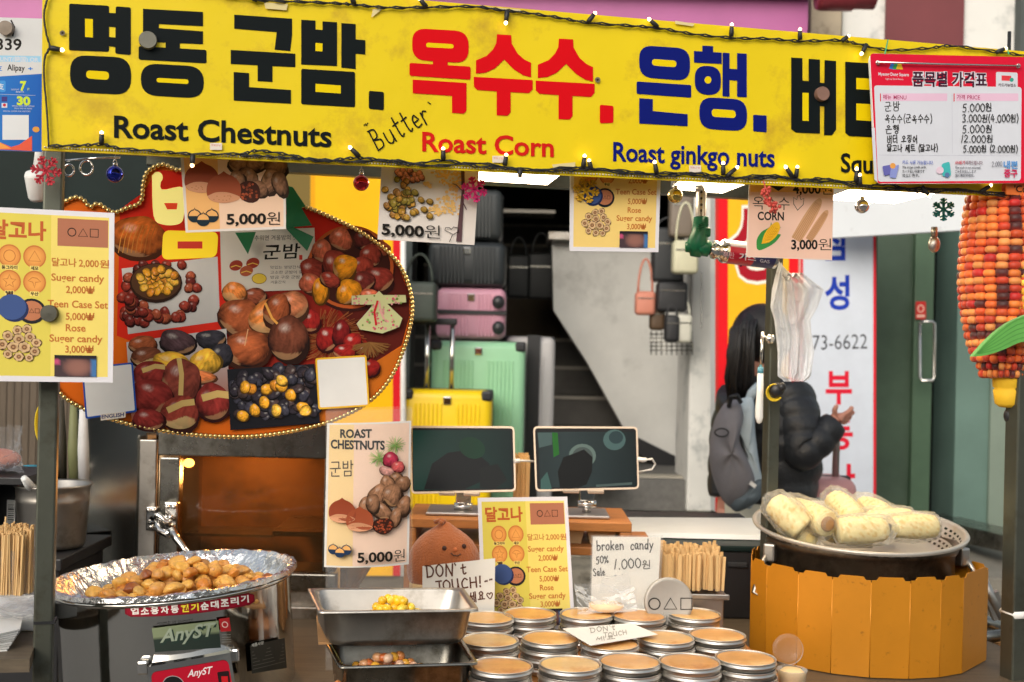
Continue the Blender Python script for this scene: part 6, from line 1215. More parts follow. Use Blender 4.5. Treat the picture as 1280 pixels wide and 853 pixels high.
# windscreen: folding panels round the pot
ws = thing('windscreen', 'folding brass coloured windscreen of tall panels round the corn pot', 'windscreen', (kc.x, kc.y, ZC))
pts2 = [(938, 718), (957.5, 718), (997, 717.5), (1039.5, 717), (1088, 717), (1137, 716), (1175, 714), (1203, 711), (1233, 708)]
WR = KR * 1.13; cols_w = []
def wpt(px):   # where the sight line of this column meets the windscreen circle
    d = ray(px, 780); A = d.x ** 2 + d.y ** 2; B = -2 * (d.x * kc.x + d.y * kc.y); Cc = kc.x ** 2 + kc.y ** 2 - WR * WR; D_ = B * B - 4 * A * Cc
    t = (-B - math.sqrt(max(0, D_))) / (2 * A); return Vector((d.x * t, d.y * t, 0))
ring_ = [wpt(x) for x, _ in pts2]; ztop = at(1039, 717, ring_[3].y).z; zbot = max(ZC + .002, at(1039, 856, ring_[3].y).z)
back = [ring_[-1] + Vector((-.016, .05, 0)), ring_[-1] + Vector((-.035, .11, 0)), ring_[-1] + Vector((-.075, .165, 0)), ring_[-1] + Vector((-.13, .2, 0))]; backl = [ring_[0] + Vector((.012, .055, 0)), ring_[0] + Vector((.03, .11, 0)), ring_[0] + Vector((.07, .17, 0)), ring_[0] + Vector((.13, .2, 0))]
chain = backl[::-1] + ring_ + back
for i in range(len(chain) - 1):
    a, b = chain[i], chain[i + 1]; n = (b - a).cross(Vector((0, 0, 1))).normalized(); L_ = (b - a).length; u = (b - a) / L_; g_ = .0006; m = MB(); z0, z1 = zbot, ztop + random.uniform(-.001, .001); nt_ = min(.011, L_ * .2); h_ = .0055
    A = lambda s, z: a + u * s + Vector((0, 0, z)); m.slab([A(g_, z0), A(L_ - g_, z0), A(L_ - g_, z1 - h_), A(L_ - nt_ * .8, z1 - h_), A(L_ - nt_ * 1.15, z1), A(nt_ * 1.15, z1), A(nt_ * .8, z1 - h_), A(g_, z1 - h_)], n * .0012); m.build('panel', 'brass_sheet', ws)
for i in range(1, len(chain) - 1): m = MB(); p = chain[i]; m.tube([p + Vector((0, 0, zbot + .004)), p + Vector((0, 0, ztop - .01))], .0013, 6); m.build('hinge_pin', 'brass_sheet', ws)
# corn cobs in plastic
cob_mat = pm('corn_pale', (1, 1, 1), .45, 0, .1, 30, attr=True, bump=.0)
def cob(lab, x0, y0, x1, y1, Y0, Y1, r, seed, end=False):
    a, b = at(x0, y0, Y0), at(x1, y1, Y1); d = b - a; L_ = d.length; rot = d.to_track_quat('Z', 'X').to_matrix(); e = thing('corn_cob', lab, 'corn cob', (a + b) / 2 - Vector((0, 0, r)), 'bagged corn cobs in the colander')
    m = MB(); NR, NA = int(L_ / .0085), 30; vs_ = []; cl = []; rd = random.Random(seed)
    for i in range(NR * 2 + 1):
        t = i / (NR * 2); rr = r * (.62 + .42 * math.sin(math.pi * min(1, t * .62 + .26))) if t < .93 else r * .8 * math.sqrt(max(0, (1 - t) / .07) * .8 + .2)
        for k in range(NA):
            q = 2 * math.pi * k / NA; kk = 1 + (.03 if k % 2 else -.05) - (.07 if i % 2 == 0 else 0)
            vs_.append(a + rot @ Vector((rr * kk * math.cos(q), rr * kk * math.sin(q), L_ * t))); cl.append(jit(srgb(240, 222, 160) if rd.random() > .15 else srgb(226, 190, 112), .06))
    m.add(vs_, [[i * NA + k, i * NA + (k + 1) % NA, (i + 1) * NA + (k + 1) % NA, (i + 1) * NA + k] for i in range(NR * 2) for k in range(NA)] + [list(range(NA))], 0, cl, True); m.build('cob', cob_mat, e)
    m = MB(); rd = random.Random(seed + 50); NW = 40; P2 = []
    prof = [(.35, -.07), (.85, -.045), (1.12, 0), (1.2, .2), (1.26, .5), (1.2, .8), (1.12, .98), (.9, 1.06), (.45, 1.14), (.3, 1.2)]
    for i, (k, t) in enumerate(prof):
        for j in range(NW): q = 2 * math.pi * j / NW; w_ = 1 + rd.uniform(-.07, .07) + .03 * math.sin(5 * q + i + seed); P2.append(a + rot @ Vector((r * k * w_ * math.cos(q), r * k * w_ * math.sin(q), L_ * t)))
    m.add(P2, [[i * NW + j, i * NW + (j + 1) % NW, (i + 1) * NW + (j + 1) % NW, (i + 1) * NW + j] for i in range(len(prof) - 1) for j in range(NW)], 0, None, True); m.build('plastic_wrap', 'wrap', e)
    if end: m = MB(); m.ball(a - d.normalized() * .002, (r * .55, r * .55, .004), rot); m.build('cob_end', 'card_brown', e)
Yk = kc.y
cob('bagged pale corn cob propped up highest on the left rim of the colander', 1004, 662, 964, 626, Yk - .08, Yk - .05, .026, 1)
cob('bagged corn cob with its brown cut end facing the street', 1034, 655, 985, 634, Yk - .09, Yk + .04, .026, 2, True)
cob('bagged pale corn cob lying at the top centre of the heap', 1068, 652, 1042, 624, Yk - .02, Yk + .08, .027, 3)
cob('bagged pale corn cob lying upper right in the heap', 1108, 648, 1076, 632, Yk - .02, Yk + .07, .025, 4)
cob('bagged corn cob lying across the front of the colander', 1048, 664, 1110, 662, Yk - .10, Yk - .09, .024, 5)
cob('bagged corn cob lying at the front right of the colander', 1168, 658, 1112, 659, Yk - .05, Yk - .07, .022, 6, True)
cob('bagged corn cob in the middle right of the heap', 1138, 652, 1080, 654, Yk - .02, Yk - .03, .025, 7)
cob('bagged corn cob low at the left of the heap under the propped one', 1010, 672, 975, 660, Yk - .07, Yk + .06, .023, 8)
cob('bagged corn cob low at the back of the heap', 1120, 652, 1050, 652, Yk + .06, Yk + .07, .024, 9)
cob('bagged corn cob low in the middle under the others', 1090, 668, 1030, 664, Yk - .03, Yk - .02, .023, 10)
# ================================================================= OTHER THINGS ON THE STALL
random.seed(9)
# chestnut plush
Yp = 2.14; c = at(555, 712, Yp); e = thing('chestnut_plush', 'brown chestnut shaped plush toy with a small smiling face', 'plush toy', (c.x, Yp, 1.04)); rr = 47.5 / F * Yp
prof = [(0, -.052), (.035, -.052), (.052, -.04), (rr * .97, -.018), (rr, .006), (rr * .94, .03), (rr * .78, .052), (rr * .52, .068), (rr * .3, .077), (rr * .2, .082), (rr * .12, .087), (0, .089)]
m = MB(); m.lathe(prof, c, 48, sy=.8); o = m.build('plush_body', 'plush_brown', e); sd_ = o.modifiers.new('soft', 'SUBSURF'); sd_.levels = sd_.render_levels = 1
m = MB(); m.tube([at(543, 653, Yp - .004), at(550, 650.5, Yp - .006), at(557, 652, Yp - .004)], .004, 8); m.tube([at(549, 652, Yp - .01), at(554, 655, Yp - .012)], .0035, 8); m.build('stem_tuft', 'plush_brown', e)
m = MB(); m.lathe([(.036, -.055), (.064, -.03), (.062, -.008), (.045, -.006)], c + Vector((0, 0, -.004)), 36, sy=.82); m.build('pale_base', pm('plush_cream', srgb(222, 190, 140), .95, 0, .1, 40, bump=.5, bscale=250), e)
pf = Plane(566, 690, Yp - rr * .8)
def face(x, y, k=0):
    d = ray(x, y); 
    lo, hi = Yp - .1, Yp
    for _ in range(40):
        t = (lo + hi) / 2; p = C0 + d * t; z = p.z - c.z; rad = 0
        for (r0, z0), (r1, z1_) in zip(prof, prof[1:]):
            if z0 <= z <= z1_ and z1_ > z0: rad = r0 + (r1 - r0) * (z - z0) / (z1_ - z0)
        ins = ((p.x - c.x) / max(rad, 1e-4)) ** 2 + ((p.y - c.y) / max(rad * .8, 1e-4)) ** 2 < 1
        if ins: hi = t
        else: lo = t
    return C0 + d * (lo - .0006 - k)
em = pm('thread_dark', srgb(66, 34, 22), .6)
for x, y in ((555.5, 685.5), (580, 683)): m = MB(); m.ball(face(x, y), (.0042, .002, .0046)); m.build('eye', em, e)
m = MB(); m.ball(face(569, 687), (.0036, .003, .0036)); m.build('nose', pm('felt_orange', srgb(214, 120, 70), .8), e)
m = MB(); m.tube([face(563.5, 691.5), face(567, 694.5), face(572, 695), face(576, 692.5)], .0011, 6); m.build('mouth', em, e)
m = MB(); m.box((c.x, Yp + .01, (1.04 + ZC) / 2 - .001), (.13, .1, 1.04 - ZC - .004)); tag(m.build('carton', 'card_brown'), 'brown carton under the chestnut plush', 'carton')
# wooden rack behind, with paper trays
Yr = 2.22
def rbx(mb, x0, x1, y0, y1, z0, z1, bev=.002): mb.box(((x0 + x1) / 2, (y0 + y1) / 2, (z0 + z1) / 2), (x1 - x0, y1 - y0, z1 - z0), 0, bev=bev)
zt_ = at(650, 648, Yr).z; xl, xr = at(508, 650, Yr).x, at(790, 655, Yr).x
rk = thing('wooden_rack', 'two level orange brown wooden rack holding tablets and paper trays', 'rack', ((xl + xr) / 2, Yr + .1, ZC))
zt_ = at(650, 651, Yr).z
m = MB(); rbx(m, xl, xr, Yr, Yr + .2, zt_ - .018, zt_); m.build('top_shelf', 'wood', rk)
zm = at(700, 684, Yr).z; m = MB(); rbx(m, xl, xr - .02, Yr + .004, Yr + .19, zm - .016, zm); m.build('lower_shelf', 'wood', rk)
for x in (xl + .008, xr - .011): m = MB(); rbx(m, x - .011, x + .011, Yr + .002, Yr + .18, ZC, zt_ - .0185); m.build('upright', 'wood', rk)
m = MB(); rbx(m, xr + .002, xr + .04, Yr + .03, Yr + .12, zt_ - .05, zt_ - .035); m.build('side_bracket', 'wood', rk)
for i, (x, lab) in enumerate(((712, 'left kraft paper tray on the lower shelf of the rack'), (752, 'right kraft paper tray on the lower shelf of the rack'))):
    p = at(x, 684, Yr + .03); m = MB(); b = zm + .001; h = .026; w0, w1 = .022, .028
    vs_ = [(p.x + sx * w_, p.y + .03 + sy * w_, z) for z, w_ in ((b, w0), (b + h, w1)) for sx, sy in ((-1, -1), (1, -1), (1, 1), (-1, 1))]; m.add(vs_, [[0, 1, 2, 3], [0, 1, 5, 4], [1, 2, 6, 5], [2, 3, 7, 6], [3, 0, 4, 7]]); t = m.build('paper_tray', pm('kraft', srgb(196, 166, 126), .8, 0, .06)); s2 = t.modifiers.new('thick', 'SOLIDIFY'); s2.thickness = .001; tag(t, lab, 'tray')
# tablets on stands
def tablet(lab, slab_, x0, y0, x1, y1, Y, art):
    pl_ = Plane((x0 + x1) / 2, y1, Y, 0, 12); q = [(x0, y0), (x1, y0 + .5), (x1 + 2, y1 - 3), (x0 + 3, y1)]; e = thing('tablet', lab, 'tablet', base_of(pl_, q)); cxp = ((x0 + x1) / 2, (y0 + y1) / 2)
    cv = Canvas(pl_, .0052); m = MB()
    pts = []
    def rrp(q, r, off):
        o = []
        for i in range(4):
            p = Vector(q[i]); a = Vector(q[i - 1]) - p; b = Vector(q[(i + 1) % 4]) - p; A = p + a.normalized() * r; B = p + b.normalized() * r
            for k in range(6): t = k / 5; v = A * (1 - t) ** 2 + p * 2 * t * (1 - t) + B * t * t; o.append(pl_.pt(v.x, v.y, off))
        return o
    m.slab(rrp(q, 6, .005), -pl_.n * .007); m.build('case', pm('case_gold', srgb(196, 176, 156), .35, .6, .05), e)
    inn = [(cxp[0] + (p[0] - cxp[0]) * .968, cxp[1] + (p[1] - cxp[1]) * .94) for p in q]; cv.rr(inn, 4, (.012, .013, .015, 1)); art(cv); cv.finish(e, 'screen', 'screen', 'screen_caption')
    ps = pl_.pt(cxp[0] - 3, y1 - 18, -.004); st_ = thing('tablet_stand', slab_, 'stand', (ps.x, ps.y + .01, zt_)); m = MB(); m.box((ps.x - .005, ps.y + .03, zt_ + .004), (.115, .11, .006), 0, bev=.002); m.build('base_plate', pm('stand_metal', srgb(176, 170, 166), .35, .8, .06), st_)
    m = MB(); b = at(cxp[0] + 2, y1 + 16, ps.y + .015); m.tube([b + Vector((-.018, 0, 0)), b + Vector((.018, 0, 0))], .008, 14); m.tube([b, Vector((b.x, b.y + .01, zt_ + .007))], .009, 10); m.box(b + Vector((0, .004, .022)), (.03, .01, .05), bev=.002); m.build('hinge', 'steel', st_)
    m = MB()
    for s_ in (-.028, .02): bb = pl_.pt(cxp[0], y1 - 1, .004); m.box(bb + Vector((s_, 0, -.001)), (.032, .018, .008), bev=.002)
    m.build('support_lip', pm('case_gold2', srgb(206, 186, 166), .35, .6, .05), st_)
def art1(cv):
    cv.grid([(516, 538), (638, 538), (640, 610), (517, 613)], lambda u, v: mixc((.010, .050, .046, 1), (.006, .016, .018, 1), u), 8, 6); cv.poly([(530, 612), (540, 580), (560, 566), (590, 562), (612, 580), (606, 600), (580, 612)], (.008, .010, .013, 1)); cv.disc(590, 560, 17, 13, (.008, .04, .025, 1), .4); cv.poly([(600, 585), (622, 580), (634, 600), (620, 611), (600, 610)], (.01, .013, .015, 1))
def art2(cv):
    cv.grid([(672, 540), (793, 540), (796, 608), (675, 610)], lambda u, v: mixc((.02, .035, .042, 1), (.006, .010, .012, 1), abs(u - .3) * 1.2), 10, 6); cv.poly([(672, 541), (690, 541), (690, 556), (674, 560)], (.05, .09, .10, 1)); cv.poly([(690, 541), (697, 541), (699, 568), (692, 572)], (.015, .11, .02, 1)); cv.disc(728, 570, 17, 15, (.09, .14, .14, 1)); cv.disc(728, 571, 13, 12, (.05, .07, .075, 1)); cv.poly([(700, 610), (697, 590), (704, 572), (720, 566), (730, 562), (741, 572), (740, 590), (733, 606), (722, 610)], (.006, .007, .008, 1)); cv.disc(768, 550, 14, 13, (.05, .10, .11, 1)); cv.disc(770, 547, 9, 8, (.02, .04, .05, 1)); cv.poly([(745, 606), (790, 603), (790, 606), (745, 609)], (.05, .08, .085, 1)); cv.poly([(676, 600), (684, 590), (690, 612), (676, 612)], (.04, .1, .1, 1))
tablet('dark tablet screen on the left with a dim green picture', 'metal stand under the left tablet', 511, 532.5, 643, 617.5, 2.27, art1)
tablet('dark tablet screen on the right showing a hand over a plate', 'metal stand under the right tablet', 666.5, 533, 797, 614.5, 2.27, art2)
m = MB(); m.tube([at(797, 574, 2.28), at(803, 575, 2.28), at(808, 575, 2.28)], .0045, 8); m.tube([at(808, 575, 2.28), at(815, 574, 2.29), at(819, 580, 2.30), at(815, 587, 2.3), at(800, 590, 2.31), at(785, 592, 2.32)], .002, 8); tag(m.build('charging_cable', 'white'), 'white charging cable looping out of the right tablet', 'cable')
m = MB(); m.tube([at(642, 577, 2.28), at(650, 576, 2.28), at(668, 577, 2.3)], .0022, 8); m.tube([at(642, 577, 2.28), at(650, 576, 2.28)], .0045, 8); tag(m.build('charging_cable', 'white'), 'white charging cable between the two tablets', 'cable')
# stick bundles
def bundle(name, lab, x0, x1, ytop, ybot, Y, n, mt, w_=.0028, flat=False, jitter=.02):
    a, b = at(x0, ytop, Y), at(x1, ytop, Y); zb_ = at(x0, ybot, Y).z; wx = (b.x - a.x); dp = wx * .75; m = MB(); k = 0
    for i in range(n):
        x = a.x + wx * random.random(); y = Y + dp * (i / n); zt2 = a.z + random.uniform(-jitter, jitter * .3) * .6 + .012 * (y - Y) / dp
        m.box((x, y, (zt2 + zb_) / 2), (w_ * (2.0 if flat else 1), w_, zt2 - zb_), random.uniform(-.6, .6), rot=Matrix.Rotation(random.uniform(-.04, .04), 3, 'Y') @ Matrix.Rotation(random.uniform(-.6, .6), 3, 'Z'))
    o = m.build(name, mt); tag(o, lab, 'stick bundle'); return o
SM = pm('stick_wood', srgb(216, 178, 122), .6, 0, .25, 60, stretch=(40, 40, 1), dirt=(srgb(170, 120, 66), .2, 40))
bundle('stick_bundle', 'bundle of flat wooden sticks standing in the steel tray by the corn pot', 829, 906, 693, 738, 2.09, 210, SM, .0024, True, .008)
bundle('stick_bundle', 'small bundle of wooden sticks between the two tablets', 644, 661, 574, 640, 2.34, 60, SM, .003, True, .004)
o = bundle('skewer_bundle', 'tall bundle of bamboo skewers in a clear holder at the far left', -14, 33, 668, 744, 1.72, 190, SM, .0022, False, .006)
m = MB(); m.tube([at(6, 690, 1.73), at(7, 646, 1.73)], .0013, 6); tag(m.build('bamboo_skewer', SM), 'single bamboo skewer sticking up above the bundle at far left', 'skewer')
a = at(9, 744, 1.73); m = MB(); m.lathe([(.030, 0), (.031, .055), (.031, .068)], (a.x, a.y + .018, a.z - .001), 30, sx=1.05, sy=.85); m.lathe([(0, .0), (.030, 0)], (a.x, a.y + .018, a.z - .002), 30, sx=1.05, sy=.85); tag(m.build('skewer_holder', 'clear'), 'clear round plastic holder around the bamboo skewers', 'holder')
c = at(868, 742, 2.11); m = MB(); rbx(m, c.x - .06, c.x + .058, 2.08, 2.19, c.z - .004, c.z); rbx(m, c.x - .06, c.x + .058, 2.078, 2.08, c.z - .004, c.z + .006); rbx(m, c.x - .05, c.x + .05, 2.09, 2.17, ZC, c.z - .005); tag(m.build('stick_tray', 'steel_dull'), 'steel tray stand holding the wooden stick bundle', 'tray')
# clear bags of caramel beside the note
p = at(758, 744, 2.03); e = thing('candy_bag', 'clear plastic bag with pale round candy lying behind the tins', 'bag', (p.x, p.y, p.z - .03)); m = MB(); m.lathe([(0, -.008), (.03, -.008), (.031, 0), (0, .001)], p + Vector((.0, .0, -.016)), 30); m.build('candy', pm('pale_candy', srgb(226, 196, 160), .5), e)
def crumple(mb, q, n, amp, thick, seed, mat=0):
    rd = random.Random(seed); vs_ = []
    nrm = (q[1] - q[0]).cross(q[3] - q[0]).normalized()
    for j in range(n + 1):
        for i in range(n + 1):
            u, v = i / n, j / n; p_ = (q[0] * (1 - u) + q[1] * u) * (1 - v) + (q[3] * (1 - u) + q[2] * u) * v; ed = min(u, v, 1 - u, 1 - v) * 4
            vs_.append(p_ + nrm * (rd.uniform(-amp, amp) + thick * min(1, ed) + amp * math.sin(9 * u + seed) * math.cos(7 * v)) + (q[1] - q[0]) * rd.uniform(-.012, .012))
    mb.add(vs_, [[j * (n + 1) + i, j * (n + 1) + i + 1, (j + 1) * (n + 1) + i + 1, (j + 1) * (n + 1) + i] for j in range(n) for i in range(n)], mat, None, True)
m = MB(); q = [at(718, 729, 2.05), at(792, 733, 2.05), at(797, 764, 2.0), at(722, 768, 2.0)]; crumple(m, q, 16, .0014, .006, 1); m.build('film', 'film', e)
m = MB(); q = [at(752, 722, 2.045), at(786, 716, 2.045), at(790, 740, 2.04), at(748, 742, 2.04)]; crumple(m, q, 12, .0012, .004, 2); tag(m.build('plastic_bag', 'film'), 'small empty plastic bag in front of the broken candy note', 'bag')
p = at(726, 775, 2.03); m = MB(); rbx(m, p.x - .02, p.x + .1, 2.015, 2.055, ZC + .0, at(740, 760, 2.03).z - .012); tag(m.build('carton', pm('plum_box', srgb(92, 50, 64), .5)), 'small plum box half hidden behind the tins under the candy bag', 'carton')
# steel griddle box behind the sticks
gx0, gx1 = at(790, 660, 2.5).x, at(972, 655, 2.5).x; gb = thing('griddle_box', 'black fronted griddle box with pale metal lid behind the wooden sticks', 'griddle', ((gx0 + gx1) / 2, 2.55, ZC)); ztop_ = at(880, 681, 2.36).z
m = MB(); rbx(m, gx0 - .02, gx1, 2.36, 2.9, ZC, ztop_ - .012, .004); m.build('body', 'black', gb); m = MB(); rbx(m, gx0 - .03, gx1, 2.35, 2.66, ztop_ - .0115, ztop_, .003); m.build('hotplate', 'dark_glass', gb)
m = MB(); za = at(880, 655, 2.7).z; vs_ = [(gx0 - .05, 2.42, ztop_ + .002), (gx1, 2.42, ztop_ + .002), (gx1, 2.74, za), (gx0 - .05, 2.74, za - .006)]; m.slab([Vector(v) for v in vs_], Vector((0, .006, .02)) * .5); m.build('lid', 'white_metal', gb)
m = MB()
for px in (885, 922): c = at(px, 706, 2.356); m.box(c, (.04, .004, .012), bev=.003)
m.build('slot', 'black_matt', gb); m = MB(); m.tube([at(835, 690, 2.34), at(838, 686, 2.345), at(870, 690, 2.34)], .003, 6); m.build('edge_wire', 'steel', gb)
# left side shelf things: board, napkins, clear sheets, pots, bottle
zs = at(20, 815, 1.62).z; m = MB(); m.slab([on(-60, 826, zs), on(37, 824, zs), on(56, 772, zs), on(-60, 768, zs)], Vector((0, 0, -.018))); o = m.build('side_shelf', 'wood_dark'); tag(o, 'dark wooden side shelf with napkins at the lower left edge', 'shelf')
m = MB()
for i in range(9): m.slab([on(-30 + i * .4, 818 - i * 2.2, zs + .003 * i), on(9 + i * 2, 814 - i * 3.2, zs + .003 * i), on(26 + i * .3, 789 - i * 2, zs + .003 * i), on(-30, 777 - i, zs + .003 * i)], Vector((random.uniform(-.001, .001), 0, .0022)))
o = m.build('napkin_stack', 'white'); tag(o, 'stack of white paper napkins on the side shelf', 'napkins')
m = MB()
for i in range(3): q = [on(-30, 752 - 6 * i, zs + .03 + .012 * i), on(46 - 2 * i, 752 - 6 * i, zs + .03 + .012 * i), on(44 - i, 774 - 5 * i, zs + .03 + .012 * i), on(-30, 774 - 5 * i, zs + .03 + .012 * i)]; crumple(m, q, 10, .002, .004, i)
tag(m.build('bag_stack', 'film'), 'stack of clear plastic bags behind the napkins', 'bags'); m = MB(); c = on(8, 762, zs + .03); rbx(m, c.x - .07, c.x + .045, c.y - .01, c.y + .12, zs + .0005, zs + .026); tag(m.build('carton', 'white'), 'low white carton under the clear plastic bags', 'carton')
c = at(66, 640, 2.15); e = thing('stock_pot', 'dull aluminium stock pot with a ladle behind the left post', 'pot', (c.x, 2.15, at(66, 684, 2.15).z)); r_ = 45 / F * 2.15; zb2, zt2 = at(66, 682, 2.15).z, at(66, 606, 2.15).z
m = MB(); m.lathe([(0, zb2), (r_ * .84, zb2), (r_ * .88, zb2 + .008), (r_ * .95, zt2 - .03), (r_ * .98, zt2 - .026), (r_ * .96, zt2 - .022), (r_ * .98, zt2 - .004), (r_ * 1.04, zt2), (r_ * 1.04, zt2 + .003), (r_ * .97, zt2), (r_ * .88, zb2 + .02), (0, zb2 + .016)], (c.x, c.y, 0), 56); m.build('pot_body', 'steel_dull', e); m = MB(); m.lathe([(r_ * .93, zt2 - .018), (0, zt2 - .018)], (c.x, c.y, 0), 40); m.build('soup', 'steel_dark', e)
m = MB(); m.tube([at(46, 618, 2.12), at(36, 606, 2.08), at(30, 598, 2.06)], [.008, .008, .006], 8); m.tube([at(46, 618, 2.12), at(60, 640, 2.15)], .006, 8); tag(m.build('ladle_handle', 'white_metal'), 'pale flat ladle handle standing in the stock pot', 'ladle')
m = MB(); za_ = at(66, 684, 2.15).z; rbx(m, c.x - .16, c.x + .06, 2.04, 2.3, za_ - .022, za_ - .001); rbx(m, c.x - .15, c.x + .05, 2.06, 2.28, .0, za_ - .023); tag(m.build('cabinet', 'black'), 'black cabinet under the stock pot at the left', 'cabinet')
c = at(39, 612, 2.3); e = thing('water_bottle', 'clear plastic bottle with a turquoise cap behind the stock pot', 'bottle', (c.x, 2.3, za_)); m = MB(); m.lathe([(0, za_), (.03, za_), (.031, za_ + .01), (.031, c.z - .03), (.013, c.z), (.013, c.z + .01)], (c.x, 2.3, 0), 28); m.build('bottle', 'clear', e); m = MB(); zc_ = at(39, 596, 2.3).z; m.lathe([(0, zc_ + .022), (.015, zc_ + .022), (.016, zc_ + .02), (.016, zc_), (0, zc_)], (c.x, 2.3, 0), 24); m.build('cap', pm('cap_turquoise', srgb(40, 150, 176), .4), e)
m = MB(); c = at(4, 640, 2.2); rbx(m, c.x - .03, c.x + .035, 2.2, 2.28, za_, at(4, 594, 2.2).z, .004); e = m.build('carton_pack', 'black'); tag(e, 'black drink carton with a barcode label beside the stock pot', 'carton'); m = MB(); rbx(m, c.x + .008, c.x + .024, 2.197, 2.2, at(14, 662, 2.2).z, at(14, 625, 2.2).z, 0); lb = m.build('barcode_label', 'white', e)
m = MB()
for i in range(12): m.box((c.x + .0165, 2.1955, at(14, 660, 2.2).z + .004 * i), (.011, .0008, random.choice((.001, .002, .0026))))
m.build('barcode', 'black', e)
m = MB(); q = [at(-30, 545, 2.1), at(26, 528, 2.1), at(28, 588, 2.05), at(-30, 592, 2.05)]; crumple(m, q, 16, .008, .02, 6); e = m.build('wrapped_food', 'film'); tag(e, 'crumpled clear plastic wrapped food hanging at the left edge', 'package')
m = MB(); m.ball(at(-2, 574, 2.16), (.042, .03, .02)); tag(m.build('food_lump', pm('reddish_food', srgb(176, 110, 90), .5, 0, .3, 20)), 'reddish food lump inside the wrapped package at the left edge', 'food'); m = MB(); zz_ = at(-2, 590, 2.16).z; rbx(m, at(-40, 590, 2.1).x, at(34, 590, 2.1).x, 2.08, 2.26, zz_ - .014, zz_); rbx(m, at(-40, 590, 2.1).x, at(-30, 590, 2.1).x, 2.1, 2.25, 0, zz_ - .015); tag(m.build('wall_shelf', 'black'), 'black shelf under the wrapped food at the left edge', 'shelf')
m = MB()
for k in range(3): m.tube([at(56 + 12 * math.cos(t) + k, 530 + 27 * math.sin(t), 2.0 + .01 * k) for t in [i * math.pi / 12 for i in range(25)]], .0016, 6)
tag(m.build('yellow_cable', pm('cable_yellow', srgb(226, 196, 30), .4)), 'coil of thin yellow cable hanging behind the left post', 'cable')
for i, (x, col, lab) in enumerate(((76, srgb(60, 56, 46), 'dark wooden tool handle hanging behind the left post'), (92, srgb(120, 124, 84), 'olive green tool handle hanging next to the oven'), (104, srgb(206, 206, 206), 'white tool handle hanging next to the oven'))):
    m = MB(); m.tube([at(x, 500, 2.25), at(x, 560, 2.25), at(x + 1, 610, 2.25)], [.006, .011, .010], 10); tag(m.build('tool_handle', pm('handle_%d' % i, col, .6)), lab, 'tool')
m = MB(); rbx(m, at(84, 690, 2.45).x, at(118, 690, 2.45).x, 2.44, 2.6, at(90, 704, 2.45).z, at(90, 684, 2.45).z, .006); tag(m.build('red_box', pm('dull_red', srgb(120, 30, 40), .5)), 'dull red plastic box between the stock pot and the oven', 'box')
# lower right: struts and a crate behind the windscreen
m = MB(); m.tube([at(1196, 764, 2.3), at(1262, 790, 2.3)], .014, 10); m.tube([at(1196, 800, 2.25), at(1262, 793, 2.25)], .012, 10); tag(m.build('strut_pair', 'steel_dark'), 'pair of dark steel struts right of the windscreen', 'strut')
m = MB(); m.tube([at(1225, 718, 2.2), at(1240, 750, 2.2), at(1252, 772, 2.2)], .010, 8); m.box(at(1244, 757, 2.2), (.028, .012, .05), rot=Matrix.Rotation(-.4, 3, 'Y')); tag(m.build('grey_strap', 'steel_dull'), 'grey metal lever leaning right of the windscreen', 'lever')
m = MB(); c = at(1262, 830, 2.25); m.box(c, (.06, .06, .09), RZ, bev=.003); tag(m.build('small_crate', 'card_brown'), 'small brown crate by the right post', 'crate')

# ---------------------------------------------------------------- torch, lighter, bags on the middle post
Yt = 2.02; e = thing('gas_torch', 'green gas torch head with steel nozzle pointing up', 'torch', at(873, 318, Yt)); 
m = MB(); c = at(873, 300, Yt); rz_ = lambda x, y: at(x, y, Yt)
m.tube([rz_(876, 272), rz_(875, 290), rz_(872, 305), rz_(869, 321)], [.012, .014, .019, .009], 14); m.tube([rz_(872, 307), rz_(862, 309), rz_(857, 309)], [.012, .010, .009], 12); m.tube([rz_(874, 308), rz_(887, 312)], [.016, .014], 12); m.box(rz_(884, 291), (.010, .02, .016), bev=.003); m.box(rz_(880, 278), (.014, .022, .02), bev=.004)
for i in range(3): m.box(rz_(875, 281 + 3 * i), (.012, .032, .002), rot=Matrix.Rotation(-.4, 3, 'Y'))
m.build('torch_head', 'green_plastic', e)
m = MB(); m.lathe([(.009, 0), (.0095, .01), (.0095, .042), (.0085, .045)], rz_(876, 271), 20); m.tube([rz_(875, 232), rz_(875, 240)], .0085, 16); m.build('nozzle', 'steel_brushed', e)
m = MB()
for y in (241, 249, 257, 264): m.ball(rz_(875, y) + Vector((.001, -.0093, 0)), (.0022, .001, .0025))
m.build('vent_hole', 'black', e)
g0, g1 = at(887, 312, Yt), at(968, 322, Yt + .03); d = g1 - g0; L_ = d.length; rot = d.to_track_quat('Z', 'X').to_matrix(); ge = thing('gas_can', 'red gas cartridge lying behind the corn price card', 'gas can', (g0 + g1) / 2 - Vector((0, 0, .02)))
rg = 15 / F * Yt; m = MB(); m.lathe([(rg * .45, .0), (rg * .5, .004), (rg * .75, .006), (rg * .8, .012), (rg * .62, .016), (rg * .9, .022), (rg * 1.02, .026), (rg, .03)], g0, 32, rot=rot); m.build('can_collar', 'chrome', ge); m = MB(); m.lathe([(rg, L_ - .006), (rg * 1.02, L_ - .003), (rg, L_), (0, L_ - .003)], g0, 32, rot=rot); m.build('can_base', 'chrome', ge)
def cc_(p):
    q = rot.inverted() @ (p - g0); t = q.z / L_; a = math.atan2(q.y, q.x)
    up = (p - (g0 + d * t)).z / rg
    if up > .45: return srgb(222, 216, 220)
    if t > .62 and up < .35: return srgb(60, 60, 110)
    return srgb(200, 26, 56)
m = MB(); m.lathe([(rg, .03 + (L_ - .036) * i / 40) for i in range(41)], g0, 40, rot=rot, col=cc_); m.build('can_body', pm('can_print', (1, 1, 1), .3, .2, .05, attr=True, coat=.3), ge)
